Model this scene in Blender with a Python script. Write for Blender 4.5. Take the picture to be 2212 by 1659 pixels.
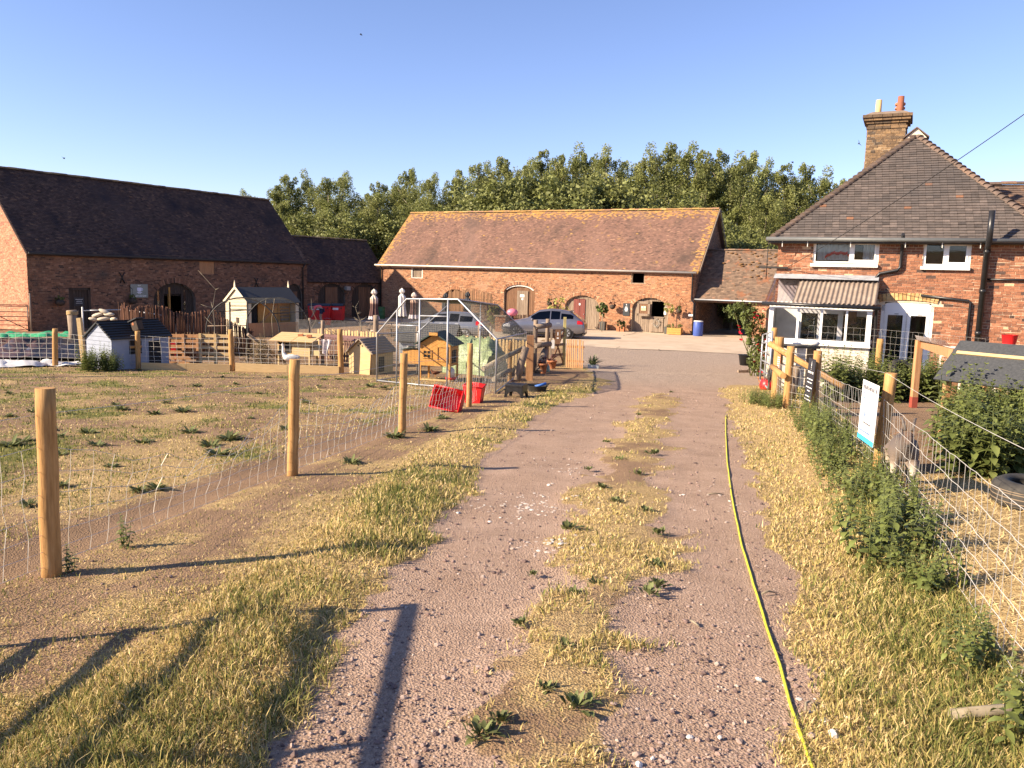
import bpy, math, random
import numpy as np
from mathutils import Vector, Matrix, Quaternion
random.seed(7); RNG=np.random.default_rng(11)
for o in list(bpy.data.objects): bpy.data.objects.remove(o)
scene=bpy.context.scene; C=scene.collection
# ---------------- camera
CAMH=1.70; PITCH=math.radians(7.7); ROLL=math.radians(1.55); FPX=1728.0   # focal length in px of a 2212 px wide picture
_f=Vector((0,math.cos(PITCH),-math.sin(PITCH))); _u=Vector((0,math.sin(PITCH),math.cos(PITCH))); _x=Vector((1,0,0))
CX=_x*math.cos(ROLL)+_u*math.sin(ROLL); CU=-_x*math.sin(ROLL)+_u*math.cos(ROLL)
cam=bpy.data.objects.new('camera',bpy.data.cameras.new('camera')); C.objects.link(cam)
cam.matrix_world=Matrix(((CX.x,CU.x,-_f.x,0),(CX.y,CU.y,-_f.y,0),(CX.z,CU.z,-_f.z,CAMH),(0,0,0,1)))
cam.data.sensor_width=36; cam.data.lens=FPX/2212*36; cam.data.clip_end=2000; cam.data.clip_start=.05
scene.camera=cam
# ---------------- sky and sun
SUN_EL=math.radians(27.5); SUN_H=Vector((-.952,-.307,0)).normalized()
world=bpy.data.worlds.new('World'); scene.world=world; world.use_nodes=True
wn=world.node_tree; bg=wn.nodes['Background']
sky=wn.nodes.new('ShaderNodeTexSky'); sky.sky_type='NISHITA'; sky.sun_disc=False
sky.sun_elevation=SUN_EL; sky.sun_rotation=math.atan2(SUN_H.x,SUN_H.y)
sky.air_density=.9; sky.dust_density=.1; sky.ozone_density=3.0; sky.altitude=50
tn=wn.nodes.new('ShaderNodeMix'); tn.data_type='RGBA'; tn.blend_type='MULTIPLY'; tn.inputs[0].default_value=1; tn.inputs[7].default_value=(1.03,.91,1.03,1)   # white balance
wn.links.new(sky.outputs[0],tn.inputs[6]); wn.links.new(tn.outputs[2],bg.inputs[0]); bg.inputs[1].default_value=.08
sun=bpy.data.objects.new('sun',bpy.data.lights.new('sun','SUN')); C.objects.link(sun)
sun.data.energy=5.0; sun.data.angle=math.radians(.55); sun.data.color=(1,.83,.62)
tosun=SUN_H*math.cos(SUN_EL)+Vector((0,0,math.sin(SUN_EL)))
sun.rotation_euler=(-tosun).to_track_quat('-Z','Y').to_euler(); sun.location=(-30,-10,30)
vs=scene.view_settings; vs.view_transform='Standard'; vs.look='None'; vs.exposure=1.45; vs.gamma=1; vs.use_curve_mapping=False
scene.render.engine='CYCLES'
# ---------------- ground shape and pixel helpers (pixel coordinates of a 2212 x 1659 picture)
def g(x,y): return float(gn(np.float64(x),np.float64(y)))
def gn(x,y):
    t=np.clip(y-22,0,20); z=np.where(y<=22,-.055*y,-1.21-(.055*t-.055*t*t/40))
    b=np.clip((x-(.2*y+1.2))/1.2,0,1); f=1-np.clip((y-19)/5,0,1); return z+.14*b*b*(3-2*b)*f*f*(3-2*f)
def ray(X,Y): return _f+CX*((X-1106)/FPX)+CU*((829.5-Y)/FPX)
def G(X,Y,dz=0):
    d=ray(X,Y); lo,hi=.5,400
    for i in range(60):
        m=(lo+hi)/2; p=d*m
        if CAMH+p.z>g(p.x,p.y)+dz: lo=m
        else: hi=m
    p=d*lo; return Vector((p.x,p.y,CAMH+p.z))
def P(X,Y,dep): d=ray(X,Y); p=d*(dep/d.y); return Vector((p.x,p.y,CAMH+p.z))
def onwall(root,X,Y,yo=0):
    "pixel -> (x,z) in the wall plane y=yo of a building frame"
    M=root.matrix_basis.inverted(); o=M@Vector((0,0,CAMH)); d=M.to_3x3()@ray(X,Y); t=(yo-o.y)/d.y; q=o+d*t; return q.x,q.z
def rect(root,X0,Y0,X1,Y1,yo=0):
    "pixel box -> x0,x1,z0,z1 on a wall (average of its edges)"
    a=onwall(root,X0,Y0,yo); b=onwall(root,X1,Y1,yo); c=onwall(root,X0,Y1,yo); d=onwall(root,X1,Y0,yo)
    return (a[0]+c[0])/2,(b[0]+d[0])/2,(c[1]+b[1])/2,(a[1]+d[1])/2
# ---------------- object helpers
def link(o,parent=None):
    C.objects.link(o)
    if parent is not None: o.parent=parent
    return o
def tag(o,label,cat,group=None,kind=None):
    o['label']=label; o['category']=cat
    if group: o['group']=group
    if kind: o['kind']=kind
    return o
def thing(name,label,cat,loc=(0,0,0),rz=0,group=None,s=1):
    o=bpy.data.objects.new(name,None); o.empty_display_size=.1; link(o)
    o.location=loc; o.rotation_euler=(0,0,rz); o.scale=(s,s,s); o.matrix_basis=Matrix.LocRotScale(Vector(loc),o.rotation_euler,o.scale)
    return tag(o,label,cat,group)
def copy_tree(o,parent=None):
    c=o.copy(); C.objects.link(c)
    if parent is not None: c.parent=parent
    for ch in [k for k in bpy.data.objects if k.parent==o]: copy_tree(ch,c)
    return c
def basis(d):
    d=d.normalized(); a=Vector((0,0,1)) if abs(d.z)<.95 else Vector((1,0,0))
    u=d.cross(a).normalized(); return u,d.cross(u).normalized()*-1
class MB:
    def __init__(s): s.v=[]; s.f=[]; s.t=[]; s.sm=[]; s.any=False
    def add(s,vs,fs,t=.5,sm=False):
        n=len(s.v); s.v+=[tuple(v) for v in vs]; s.f+=[tuple(i+n for i in f) for f in fs]; s.t+=[t]*len(fs); s.sm+=[sm]*len(fs)
        if t!=.5: s.any=True
        return s
    def box(s,c,sz,rz=0,R=None,t=.5,tp=1):
        c=Vector(c); hx,hy,hz=sz[0]/2,sz[1]/2,sz[2]/2
        M=R if R is not None else Matrix.Rotation(rz,3,'Z')
        vs=[c+M@Vector((i*hx*(tp if k>0 else 1),j*hy*(tp if k>0 else 1),k*hz)) for k in(-1,1) for j in(-1,1) for i in(-1,1)]
        return s.add(vs,[(0,2,3,1),(4,5,7,6),(0,1,5,4),(2,6,7,3),(0,4,6,2),(1,3,7,5)],t)
    def b2(s,x0,x1,y0,y1,z0,z1,t=.5): return s.box(((x0+x1)/2,(y0+y1)/2,(z0+z1)/2),(x1-x0,y1-y0,z1-z0),t=t)
    def beam(s,a,b,w,h,t=.5,up=None):
        a=Vector(a);b=Vector(b);d=(b-a)
        if up is None: u,v=basis(d)
        else: v=Vector(up); u=d.normalized().cross(v).normalized(); v=u.cross(d.normalized()).normalized()
        R=Matrix((u,d.normalized(),v)).transposed()
        return s.box((a+b)/2,(w,d.length,h),R=R,t=t)
    def tube(s,pts,r,n=8,t=.5,cap=True,sm=True):
        pts=[Vector(p) for p in pts]; k=len(pts); rr=r if hasattr(r,'__len__') else [r]*k
        base=len(s.v); u=None; vs=[];fs=[]
        for i,p in enumerate(pts):
            d=(pts[min(i+1,k-1)]-pts[max(i-1,0)])
            if d.length<1e-9: d=Vector((0,0,1))
            d.normalize()
            if u is None: u,_=basis(d)
            else:
                u=(u-d*u.dot(d)); u=u.normalized() if u.length>1e-6 else basis(d)[0]
            w=d.cross(u)
            for j in range(n):
                a=2*math.pi*j/n; vs.append(p+(u*math.cos(a)+w*math.sin(a))*rr[i])
        for i in range(k-1):
            for j in range(n): fs.append((i*n+j,i*n+(j+1)%n,(i+1)*n+(j+1)%n,(i+1)*n+j))
        s.add(vs,fs,t,sm)
        if cap and n>2: s.add([],[],t); s.f+=[tuple(base+j for j in range(n))[::-1],tuple(base+(k-1)*n+j for j in range(n))]; s.t+=[t,t]; s.sm+=[False,False]
        return s
    def lathe(s,prof,n=16,c=(0,0,0),t=.5,sm=True,cap=True):
        c=Vector(c); vs=[];fs=[];k=len(prof)
        for r,z in prof:
            for j in range(n): a=2*math.pi*j/n; vs.append(c+Vector((r*math.cos(a),r*math.sin(a),z)))
        for i in range(k-1):
            for j in range(n): fs.append((i*n+j,i*n+(j+1)%n,(i+1)*n+(j+1)%n,(i+1)*n+j))
        base=len(s.v); s.add(vs,fs,t,sm)
        if cap: s.f+=[tuple(base+j for j in range(n))[::-1],tuple(base+(k-1)*n+j for j in range(n))]; s.t+=[t,t]; s.sm+=[False,False]
        return s
    def prism(s,poly,y0,y1,t=.5,M=None):
        "polygon of (x,z) extruded along y"
        n=len(poly); vs=[Vector((x,y0,z)) for x,z in poly]+[Vector((x,y1,z)) for x,z in poly]
        if M is not None: vs=[M@v for v in vs]
        fs=[tuple(range(n)),tuple(range(2*n-1,n-1,-1))]+[(i,i+n,(i+1)%n+n,(i+1)%n) for i in range(n)]
        return s.add(vs,fs,t)
    def quad(s,a,b,c,d,t=.5): return s.add([a,b,c,d],[(0,1,2,3)],t)
    def ball(s,c,r,n=8,m=6,t=.5,sc=(1,1,1)):
        c=Vector(c); vs=[];fs=[]
        for i in range(m+1):
            th=math.pi*i/m
            for j in range(n): a=2*math.pi*j/n; vs.append(c+Vector((r*sc[0]*math.sin(th)*math.cos(a),r*sc[1]*math.sin(th)*math.sin(a),r*sc[2]*math.cos(th))))
        for i in range(m):
            for j in range(n): fs.append((i*n+j,(i+1)*n+j,(i+1)*n+(j+1)%n,i*n+(j+1)%n))
        return s.add(vs,fs,t,True)
    def mesh(s,name,mat=None):
        me=bpy.data.meshes.new(name); me.from_pydata(s.v,[],s.f); me.update()
        if mat: me.materials.append(mat)
        if s.any: a=me.attributes.new('tint','FLOAT','FACE'); a.data.foreach_set('value',s.t)
        me.polygons.foreach_set('use_smooth',s.sm)
        return me
    def build(s,name,mat,parent=None,bev=0):
        o=bpy.data.objects.new(name,s.mesh(name,mat)); link(o,parent)
        o.color=(0,0,0,1) if s.any else (.5,.5,.5,1)
        if bev: b=o.modifiers.new('bevel','BEVEL'); b.width=bev; b.segments=2; b.limit_method='ANGLE'
        return o
def inst(name,me,parent,loc=(0,0,0),rot=(0,0,0),sc=(1,1,1),tint=.5):
    o=bpy.data.objects.new(name,me); link(o,parent); o.location=loc; o.rotation_euler=rot; o.scale=sc; o.color=(tint,tint,tint,1); return o
def npmesh(name,V,F,mat,tint=None,smooth=False):
    me=bpy.data.meshes.new(name); nv=len(V); nf,k=F.shape
    me.vertices.add(nv); me.vertices.foreach_set('co',np.ascontiguousarray(V,dtype=np.float32).ravel())
    me.loops.add(nf*k); me.loops.foreach_set('vertex_index',F.astype(np.int32).ravel())
    me.polygons.add(nf); me.polygons.foreach_set('loop_start',np.arange(0,nf*k,k,dtype=np.int32)); me.polygons.foreach_set('loop_total',np.full(nf,k,dtype=np.int32))
    me.polygons.foreach_set('use_smooth',np.full(nf,smooth,dtype=bool))
    if tint is not None: a=me.attributes.new('tint','FLOAT','FACE'); a.data.foreach_set('value',np.asarray(tint,dtype=np.float32))
    me.update(calc_edges=True); me.materials.append(mat); return me
def noise2(x,y,sc=1.,seed=0,oct=4):
    "smooth value noise on arrays, about -1..1"
    out=0; amp=1; tot=0
    for o in range(oct):
        X=x*sc+seed*17.3; Y=y*sc-seed*9.1; xi=np.floor(X); yi=np.floor(Y); fx=X-xi; fy=Y-yi; fx=fx*fx*(3-2*fx); fy=fy*fy*(3-2*fy)
        h=lambda a,b: (np.sin(a*127.1+b*311.7+seed*3.7)*43758.5453)%1
        v=(h(xi,yi)*(1-fx)+h(xi+1,yi)*fx)*(1-fy)+(h(xi,yi+1)*(1-fx)+h(xi+1,yi+1)*fx)*fy
        out=out+amp*(v*2-1); tot+=amp; amp*=.5; sc*=2
    return out/tot*1.4
# ---------------- materials
def lin(c): return tuple(((v/255)/12.92 if v/255<=.04045 else ((v/255+.055)/1.055)**2.4) for v in c)
def pm(name,cols,scale=6,rough=.8,bump=.15,stretch=(1,1,1),tint=.25,metal=0,detail=5,spec=.3,bscale=None,trans=0,bdist=.02,extra=None,nrough=.6):
    m=bpy.data.materials.new(name); m.use_nodes=True; nt=m.node_tree; N=nt.nodes; L=nt.links; b=N['Principled BSDF']
    tc=N.new('ShaderNodeTexCoord'); mp=N.new('ShaderNodeMapping'); mp.inputs['Scale'].default_value=[v*scale for v in stretch]
    L.new(tc.outputs['Object'],mp.inputs[0])
    oi=N.new('ShaderNodeObjectInfo'); va=N.new('ShaderNodeVectorMath'); va.operation='ADD'; mul=N.new('ShaderNodeMath'); mul.operation='MULTIPLY'; mul.inputs[1].default_value=37.
    L.new(oi.outputs['Random'],mul.inputs[0]); L.new(mp.outputs[0],va.inputs[0]); L.new(mul.outputs[0],va.inputs[1])
    nz=N.new('ShaderNodeTexNoise'); nz.inputs['Detail'].default_value=detail; nz.inputs['Scale'].default_value=1; nz.inputs['Roughness'].default_value=nrough; L.new(va.outputs[0],nz.inputs['Vector'])
    at=N.new('ShaderNodeAttribute'); at.attribute_name='tint'; sp=N.new('ShaderNodeSeparateColor'); L.new(oi.outputs['Color'],sp.inputs[0])
    ad=N.new('ShaderNodeMath'); L.new(at.outputs['Fac'],ad.inputs[0]); L.new(sp.outputs[0],ad.inputs[1])
    cr=N.new('ShaderNodeValToRGB'); k=len(cols); el=cr.color_ramp.elements
    el[0].position=.28; el[1].position=.72; el[0].color=(*cols[0],1); el[1].color=(*cols[-1],1)
    for i in range(1,k-1): e=el.new(.28+.44*i/(k-1)); e.color=(*cols[i],1)
    L.new(nz.outputs[0],cr.inputs[0])
    mr=N.new('ShaderNodeMapRange'); mr.inputs['To Min'].default_value=1-tint; mr.inputs['To Max'].default_value=1+tint; L.new(ad.outputs[0],mr.inputs['Value'])
    hs=N.new('ShaderNodeHueSaturation'); L.new(cr.outputs[0],hs.inputs['Color']); L.new(mr.outputs[0],hs.inputs['Value'])
    L.new(hs.outputs[0],b.inputs['Base Color']); b.inputs['Roughness'].default_value=rough; b.inputs['Metallic'].default_value=metal; b.inputs['Specular IOR Level'].default_value=spec
    if bump:
        bn=N.new('ShaderNodeBump'); bn.inputs['Strength'].default_value=bump; bn.inputs['Distance'].default_value=bdist
        src=nz
        if bscale:
            src=N.new('ShaderNodeTexNoise'); src.inputs['Scale'].default_value=bscale; src.inputs['Detail'].default_value=4; L.new(tc.outputs['Object'],src.inputs['Vector'])
        L.new(src.outputs[0],bn.inputs['Height']); L.new(bn.outputs[0],b.inputs['Normal'])
    if trans:
        o=N['Material Output']; tl=N.new('ShaderNodeBsdfTranslucent'); L.new(hs.outputs[0],tl.inputs[0]); ms=N.new('ShaderNodeMixShader'); ms.inputs[0].default_value=trans
        L.new(b.outputs[0],ms.inputs[1]); L.new(tl.outputs[0],ms.inputs[2]); L.new(ms.outputs[0],o.inputs[0])
    return m
def tintmat(name,stops,rough=.85,mottle=.35,mscale=9,bump=.3,bscale=25,patch=None,spec=.2):
    "colour from the per-piece tint, mottled by noise; patch=(color,scale,lo,hi[,zstretch]) blends large stains"
    m=bpy.data.materials.new(name); m.use_nodes=True; nt=m.node_tree; N=nt.nodes; L=nt.links; b=N['Principled BSDF']
    tc=N.new('ShaderNodeTexCoord'); geo=N.new('ShaderNodeNewGeometry'); oi=N.new('ShaderNodeObjectInfo'); at=N.new('ShaderNodeAttribute'); at.attribute_name='tint'
    sp=N.new('ShaderNodeSeparateColor'); L.new(oi.outputs['Color'],sp.inputs[0]); ad=N.new('ShaderNodeMath'); L.new(at.outputs['Fac'],ad.inputs[0]); L.new(sp.outputs[0],ad.inputs[1])
    cr=N.new('ShaderNodeValToRGB'); el=cr.color_ramp.elements; el[0].position=stops[0][0]; el[0].color=(*stops[0][1],1); el[1].position=stops[-1][0]; el[1].color=(*stops[-1][1],1)
    for p,c in stops[1:-1]: e=el.new(p); e.color=(*c,1)
    L.new(ad.outputs[0],cr.inputs[0])
    n1=N.new('ShaderNodeTexNoise'); n1.inputs['Scale'].default_value=mscale; n1.inputs['Detail'].default_value=6; n1.inputs['Roughness'].default_value=.7; L.new(geo.outputs['Position'],n1.inputs['Vector'])
    mr=N.new('ShaderNodeMapRange'); mr.inputs['From Min'].default_value=.25; mr.inputs['From Max'].default_value=.75; mr.inputs['To Min'].default_value=1-mottle; mr.inputs['To Max'].default_value=1+mottle; L.new(n1.outputs[0],mr.inputs[0])
    hs=N.new('ShaderNodeHueSaturation'); L.new(cr.outputs[0],hs.inputs['Color']); L.new(mr.outputs[0],hs.inputs['Value'])
    out=hs.outputs[0]
    for pt in (patch or []):
        mp=N.new('ShaderNodeMapping'); mp.inputs['Scale'].default_value=(1,1,pt[4] if len(pt)>4 else 1); L.new(geo.outputs['Position'],mp.inputs[0])
        n2=N.new('ShaderNodeTexNoise'); n2.inputs['Scale'].default_value=pt[1]; n2.inputs['Detail'].default_value=7; n2.inputs['Roughness'].default_value=.65; L.new(mp.outputs[0],n2.inputs['Vector'])
        fac=N.new('ShaderNodeMapRange'); fac.inputs['From Min'].default_value=pt[2]; fac.inputs['From Max'].default_value=pt[3]; L.new(n2.outputs[0],fac.inputs[0])
        mx=N.new('ShaderNodeMix'); mx.data_type='RGBA'; L.new(fac.outputs[0],mx.inputs[0]); L.new(out,mx.inputs[6]); mx.inputs[7].default_value=(*pt[0],1); out=mx.outputs[2]
    L.new(out,b.inputs['Base Color']); b.inputs['Roughness'].default_value=rough; b.inputs['Specular IOR Level'].default_value=spec
    n3=N.new('ShaderNodeTexNoise'); n3.inputs['Scale'].default_value=bscale; n3.inputs['Detail'].default_value=5; L.new(geo.outputs['Position'],n3.inputs['Vector'])
    bn=N.new('ShaderNodeBump'); bn.inputs['Strength'].default_value=bump; bn.inputs['Distance'].default_value=.02; L.new(n3.outputs[0],bn.inputs['Height']); L.new(bn.outputs[0],b.inputs['Normal'])
    return m
def flat(name,c,rough=.6,metal=0,spec=.4,var=.12,scale=5,bump=.04): return pm(name,[tuple(v*(1-var) for v in c),tuple(min(1,v*(1+var)) for v in c)],scale=scale,rough=rough,metal=metal,spec=spec,bump=bump)
def glassmat(name,col=(.95,.97,.96),clear=.97,rough=.02):
    m=bpy.data.materials.new(name); m.use_nodes=True; nt=m.node_tree; N=nt.nodes; L=nt.links; N.remove(N['Principled BSDF'])
    tr=N.new('ShaderNodeBsdfTransparent'); tr.inputs[0].default_value=(*[c*clear for c in col],1); gl=N.new('ShaderNodeBsdfGlossy'); gl.inputs['Roughness'].default_value=rough
    fr=N.new('ShaderNodeFresnel'); fr.inputs[0].default_value=1.5; nz=N.new('ShaderNodeTexNoise'); nz.inputs['Scale'].default_value=2.5; bn=N.new('ShaderNodeBump'); bn.inputs['Strength'].default_value=.03; L.new(nz.outputs[0],bn.inputs['Height']); L.new(bn.outputs[0],gl.inputs['Normal'])
    ms=N.new('ShaderNodeMixShader'); L.new(fr.outputs[0],ms.inputs[0]); L.new(tr.outputs[0],ms.inputs[1]); L.new(gl.outputs[0],ms.inputs[2]); L.new(ms.outputs[0],N['Material Output'].inputs[0]); return m
M={}
M['brick_barn']=tintmat('brick_barn',[(0,(.12,.065,.045)),(.2,(.22,.105,.06)),(.5,(.315,.145,.075)),(.8,(.375,.19,.10)),(1,(.43,.27,.155))],patch=[((.30,.16,.10),.9,.52,.72),((.42,.27,.17),.35,.55,.8)])
M['brick_shaded']=tintmat('brick_shaded',[(0,(.062,.04,.03)),(.3,(.15,.078,.048)),(.6,(.225,.11,.064)),(1,(.32,.18,.11))],patch=[((.065,.05,.042),.6,.5,.75)])  # shaded copy of the barn brick, darkened for walls turned from the sun
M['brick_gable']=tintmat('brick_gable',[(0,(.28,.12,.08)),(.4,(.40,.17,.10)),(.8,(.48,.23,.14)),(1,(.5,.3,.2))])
M['brick_house']=tintmat('brick_house',[(0,(.085,.055,.045)),(.15,(.17,.08,.05)),(.45,(.265,.115,.065)),(.8,(.33,.15,.085)),(.95,(.44,.22,.14)),(1,(.5,.36,.22))],mottle=.4,mscale=14)
M['brick_chimney']=tintmat('brick_chimney',[(0,(.08,.06,.045)),(.4,(.155,.10,.058)),(.8,(.235,.15,.08)),(1,(.30,.21,.12))],mottle=.5,mscale=18)
M['mortar']=pm('mortar',[(.48,.36,.23),(.58,.46,.31)],scale=7,rough=.95,bump=.3)
M['mortar_dark']=pm('mortar_dark',[(.10,.08,.065),(.24,.19,.155)],scale=2,rough=.95,bump=.3)  # goes with the shaded brick; wall shade is put into its colour
M['mortar_house']=pm('mortar_house',[(.56,.44,.29),(.70,.58,.42)],scale=6,rough=.95,bump=.3)
M['stone_house']=tintmat('stone_house',[(0,(.22,.13,.09)),(.4,(.36,.24,.16)),(.7,(.45,.34,.24)),(1,(.5,.42,.32))],mottle=.5,mscale=10)
M['tile_barn']=tintmat('tile_barn',[(0,(.11,.07,.055)),(.3,(.185,.11,.085)),(.7,(.225,.13,.098)),(1,(.31,.19,.13))],mottle=.3,mscale=5,patch=[((.085,.06,.05),.45,.50,.72,.45),((.27,.155,.11),.3,.55,.8,.4),((.40,.24,.08),1.6,.62,.74)])
M['tile_lichen']=tintmat('tile_lichen',[(0,(.26,.15,.06)),(.5,(.40,.23,.075)),(1,(.46,.29,.11))],mottle=.5,mscale=8,patch=[((.27,.15,.10),2.5,.5,.62)])
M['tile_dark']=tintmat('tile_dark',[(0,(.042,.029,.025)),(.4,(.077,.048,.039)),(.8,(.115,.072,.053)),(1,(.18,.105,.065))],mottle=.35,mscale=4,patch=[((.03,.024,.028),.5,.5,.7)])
M['tile_shed']=tintmat('tile_shed',[(0,(.09,.065,.05)),(.4,(.16,.11,.08)),(.8,(.21,.145,.10)),(1,(.30,.16,.10))],mottle=.35,mscale=5,patch=[((.24,.11,.06),1.3,.56,.66)])
M['tile_house']=tintmat('tile_house',[(0,(.062,.053,.05)),(.35,(.095,.08,.073)),(.7,(.122,.10,.09)),(.985,(.16,.13,.115)),(1,(.22,.11,.065))],mottle=.25,mscale=8,patch=[((.085,.075,.072),.7,.5,.7)])
M['tile_bonnet']=tintmat('tile_bonnet',[(0,(.10,.075,.062)),(.5,(.14,.10,.08)),(1,(.24,.14,.085))],mottle=.35)
M['white']=flat('white_plastic',(.80,.79,.77),rough=.35,var=.03)
M['white_old']=flat('white_paint_weathered',(.62,.60,.56),rough=.7,var=.15)
M['black_plastic']=flat('black_plastic',(.018,.018,.02),rough=.35,var=.3)
M['iron']=flat('black_iron',(.02,.018,.017),rough=.6,var=.3)
M['galv']=flat('galvanised_steel',(.36,.37,.39),rough=.5,metal=.6,var=.12)
M['wire']=flat('galvanised_wire',(.62,.58,.5),rough=.5,metal=.3,var=.08)
M['glass']=glassmat('window_glass'); M['glass_dark']=glassmat('car_glass',(.3,.33,.33),.45)
M['dark']=flat('dark_interior',(.02,.018,.016),rough=.9)  # near-black for openings: the shade inside them is put into the colour
M['wood_post']=pm('wood_post',[(.13,.075,.035),(.33,.175,.06),(.44,.25,.095),(.47,.30,.14)],scale=6,stretch=(6,6,.45),rough=.85,bump=.6,bdist=.008,detail=8,nrough=.72)
M['wood_new']=pm('wood_new',[(.46,.31,.14),(.56,.40,.20)],scale=5,stretch=(1,1,6),rough=.75,bump=.15)
M['wood_orange']=pm('wood_orange',[(.40,.19,.045),(.54,.28,.075)],scale=4,stretch=(4,4,.8),rough=.65,bump=.2)
M['wood_red']=pm('wood_redbrown',[(.33,.16,.07),(.46,.25,.12)],scale=4,stretch=(5,5,.7),rough=.75,bump=.2)
M['wood_grey']=pm('wood_weathered',[(.13,.095,.07),(.24,.18,.13),(.30,.23,.17)],scale=4,stretch=(6,6,.5),rough=.9,bump=.4)
M['wood_dark']=pm('wood_dark',[(.035,.026,.02),(.085,.06,.045)],scale=4,stretch=(6,6,.5),rough=.9,bump=.4)
M['wood_brown']=pm('wood_brown',[(.12,.06,.035),(.22,.12,.065)],scale=4,stretch=(6,6,.5),rough=.85,bump=.3)
M['cream']=pm('cream_boards',[(.52,.44,.30),(.62,.54,.39)],scale=4,stretch=(1,1,5),rough=.75,bump=.15)
M['ply']=pm('plywood_pale',[(.46,.34,.17),(.55,.42,.23)],scale=3,stretch=(1,1,3),rough=.7,bump=.1)
M['felt']=pm('roof_felt',[(.035,.038,.042),(.062,.064,.068)],scale=30,rough=.9,bump=.2)
M['felt_green']=pm('green_felt',[(.035,.055,.05),(.07,.095,.085)],scale=40,rough=.95,bump=.25)
M['terracotta']=pm('terracotta',[(.33,.12,.055),(.45,.19,.09)],scale=9,rough=.8)
M['red_plastic']=flat('red_plastic',(.60,.018,.02),rough=.4,var=.1)
M['rubber']=pm('tyre_rubber',[(.022,.021,.02),(.06,.055,.048)],scale=8,rough=.8,bump=.2)
M['leaf_nettle']=pm('nettle_leaf',[(.105,.135,.034),(.185,.205,.062)],scale=3,rough=.5,bump=.1,tint=.5,trans=.3,spec=.35)
M['leaf_tree']=pm('tree_leaf',[(.15,.175,.05),(.27,.275,.095)],scale=.25,rough=.5,bump=0,tint=.55,trans=.4)
M['leaf_bush']=pm('bush_leaf',[(.13,.15,.042),(.21,.215,.07)],scale=.5,rough=.6,bump=0,tint=.55,trans=.25)
M['bark']=pm('pale_bark',[(.16,.13,.09),(.32,.27,.19)],scale=3,stretch=(3,3,.6),rough=.9,bump=.3)
M['stem']=pm('green_stem',[(.09,.10,.03),(.16,.14,.05)],scale=8,rough=.7,bump=0)
# =============== GROUND
def line(px): 
    p=[G(*q) for q in px]; p.sort(key=lambda v:v.y); return np.array([v.y for v in p]),np.array([v.x for v in p])
LT=line([(490,1659),(580,1530),(685,1405),(830,1275),(915,1180),(995,1075),(1080,960),(1180,890),(1270,850),(1345,815)])
ML=line([(985,1659),(1060,1480),(1120,1330),(1180,1190),(1240,1080),(1300,970),(1345,890),(1400,830)])
MR=line([(1370,1659),(1385,1480),(1400,1330),(1440,1190),(1430,1080),(1440,970),(1450,890),(1475,822)])
RT=line([(1800,1659),(1760,1500),(1720,1330),(1680,1180),(1630,1050),(1590,940),(1570,870),(1565,830)])
LF=(np.array([1.,4.9,8.22,11.6,15.2,21.9,23]),np.array([-3.6,-2.91,-2.29,-1.6,-.82,-.08,.1]))
RF=(np.array([2.5,4.8,9.4,18,21]),np.array([1.9,2.64,4.36,6.85,7.6]))
def sst(a,b,x): t=np.clip((x-a)/(b-a),0,1); return t*t*(3-2*t)
def I(L,y): return np.interp(y,L[0],L[1])
def zones(x,y):
    n=noise2(x,y,1.6,1)*.22+noise2(x,y,5.5,51)*.12; n2=noise2(x,y,.5,2)
    lt,ml,mr,rt,lf,rf=[I(L,y) for L in(LT,ML,MR,RT,LF,RF)]
    far=sst(21.5,24.5,y+n*2)
    trk=sst(-.12,.12,x-lt+n)*sst(-.12,.12,rt-x+n)
    mid=sst(-.15,.15,x-ml-.12+n*1.5)*sst(-.15,.15,mr-.08-x+n*1.5)*(1-sst(18,20.5,y+n*3))
    vl=(x<lt)*(x>lf-.3); vr=(x>rt)
    field=sst(-.1,.1,lf-.15-x); pen=sst(-.1,.1,x-rf-.2)*(y<20.5)
    right=(1-field)
    yard=far*sst(-.3,.5,x-2.6+n+.0*y)
    gravel=np.maximum(trk*(1-mid)*(1-field),yard)
    gd=noise2(x,y,.8,5); gd2=noise2(x,y,2.7,6)
    green=np.clip(.30+.55*gd+.35*gd2,0,1)*.8
    verge_l=(x>lf-.2)*(x<lt+.3)
    strip=sst(-1.4,-.5,x-lt)          # greener near the track
    wear=sst(-.25,.1,x-lf)*(1-sst(.2,.7,x-lf))
    green=np.where(verge_l>0,np.clip(green*(.35+.75*strip)+.12*strip,0,1),green)
    green=np.where(mid>.3,green*.55,green)
    green=np.where(vr,np.clip(.1+.5*gd2*.6+.75*sst(-.9,-.1,x-rf),0,1)*.8,green)
    bare=sst(-.9,-.55,x-lf)*(1-sst(-.35,0,x-lf))*sst(-.5,.2,noise2(x,y,.35,8)+.55)      # trodden path inside the fence
    fgreen=np.clip(.26+.5*gd+.4*gd2,0,.7)
    green=np.where(field>.5,fgreen*(1-bare),green)
    straw=np.clip(.85+.3*gd2,0,1); straw=np.where(mid>.3,np.clip(.72+.8*noise2(x,y,1.3,61),0,1),straw)
    straw=np.where(field>.5,np.clip(.42+.4*noise2(x,y,1.1,9),0,1)*(1-bare*.95),straw)
    straw=np.where(verge_l*(strip<.4),np.clip(.38+.5*gd2,0,1),straw)
    penstraw=sst(0,1,1.2-(y-7.5)*.35+noise2(x,y,.9,12)*.8)
    straw=np.where(pen>.5,np.clip(penstraw,0,1),straw); green=np.where(pen>.5,0,green)
    back=(y>22.6)*(x<1.5); straw=np.where(back,np.clip(.25+.4*gd2,0,1),straw); green=np.where(back,green*.3,green)
    farland=(y>66); green=np.where(farland,.7,green)
    gravel=np.where(farland,0,gravel)*(1-pen)
    return gravel,green,straw,mid,field,pen,trk,bare
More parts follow.
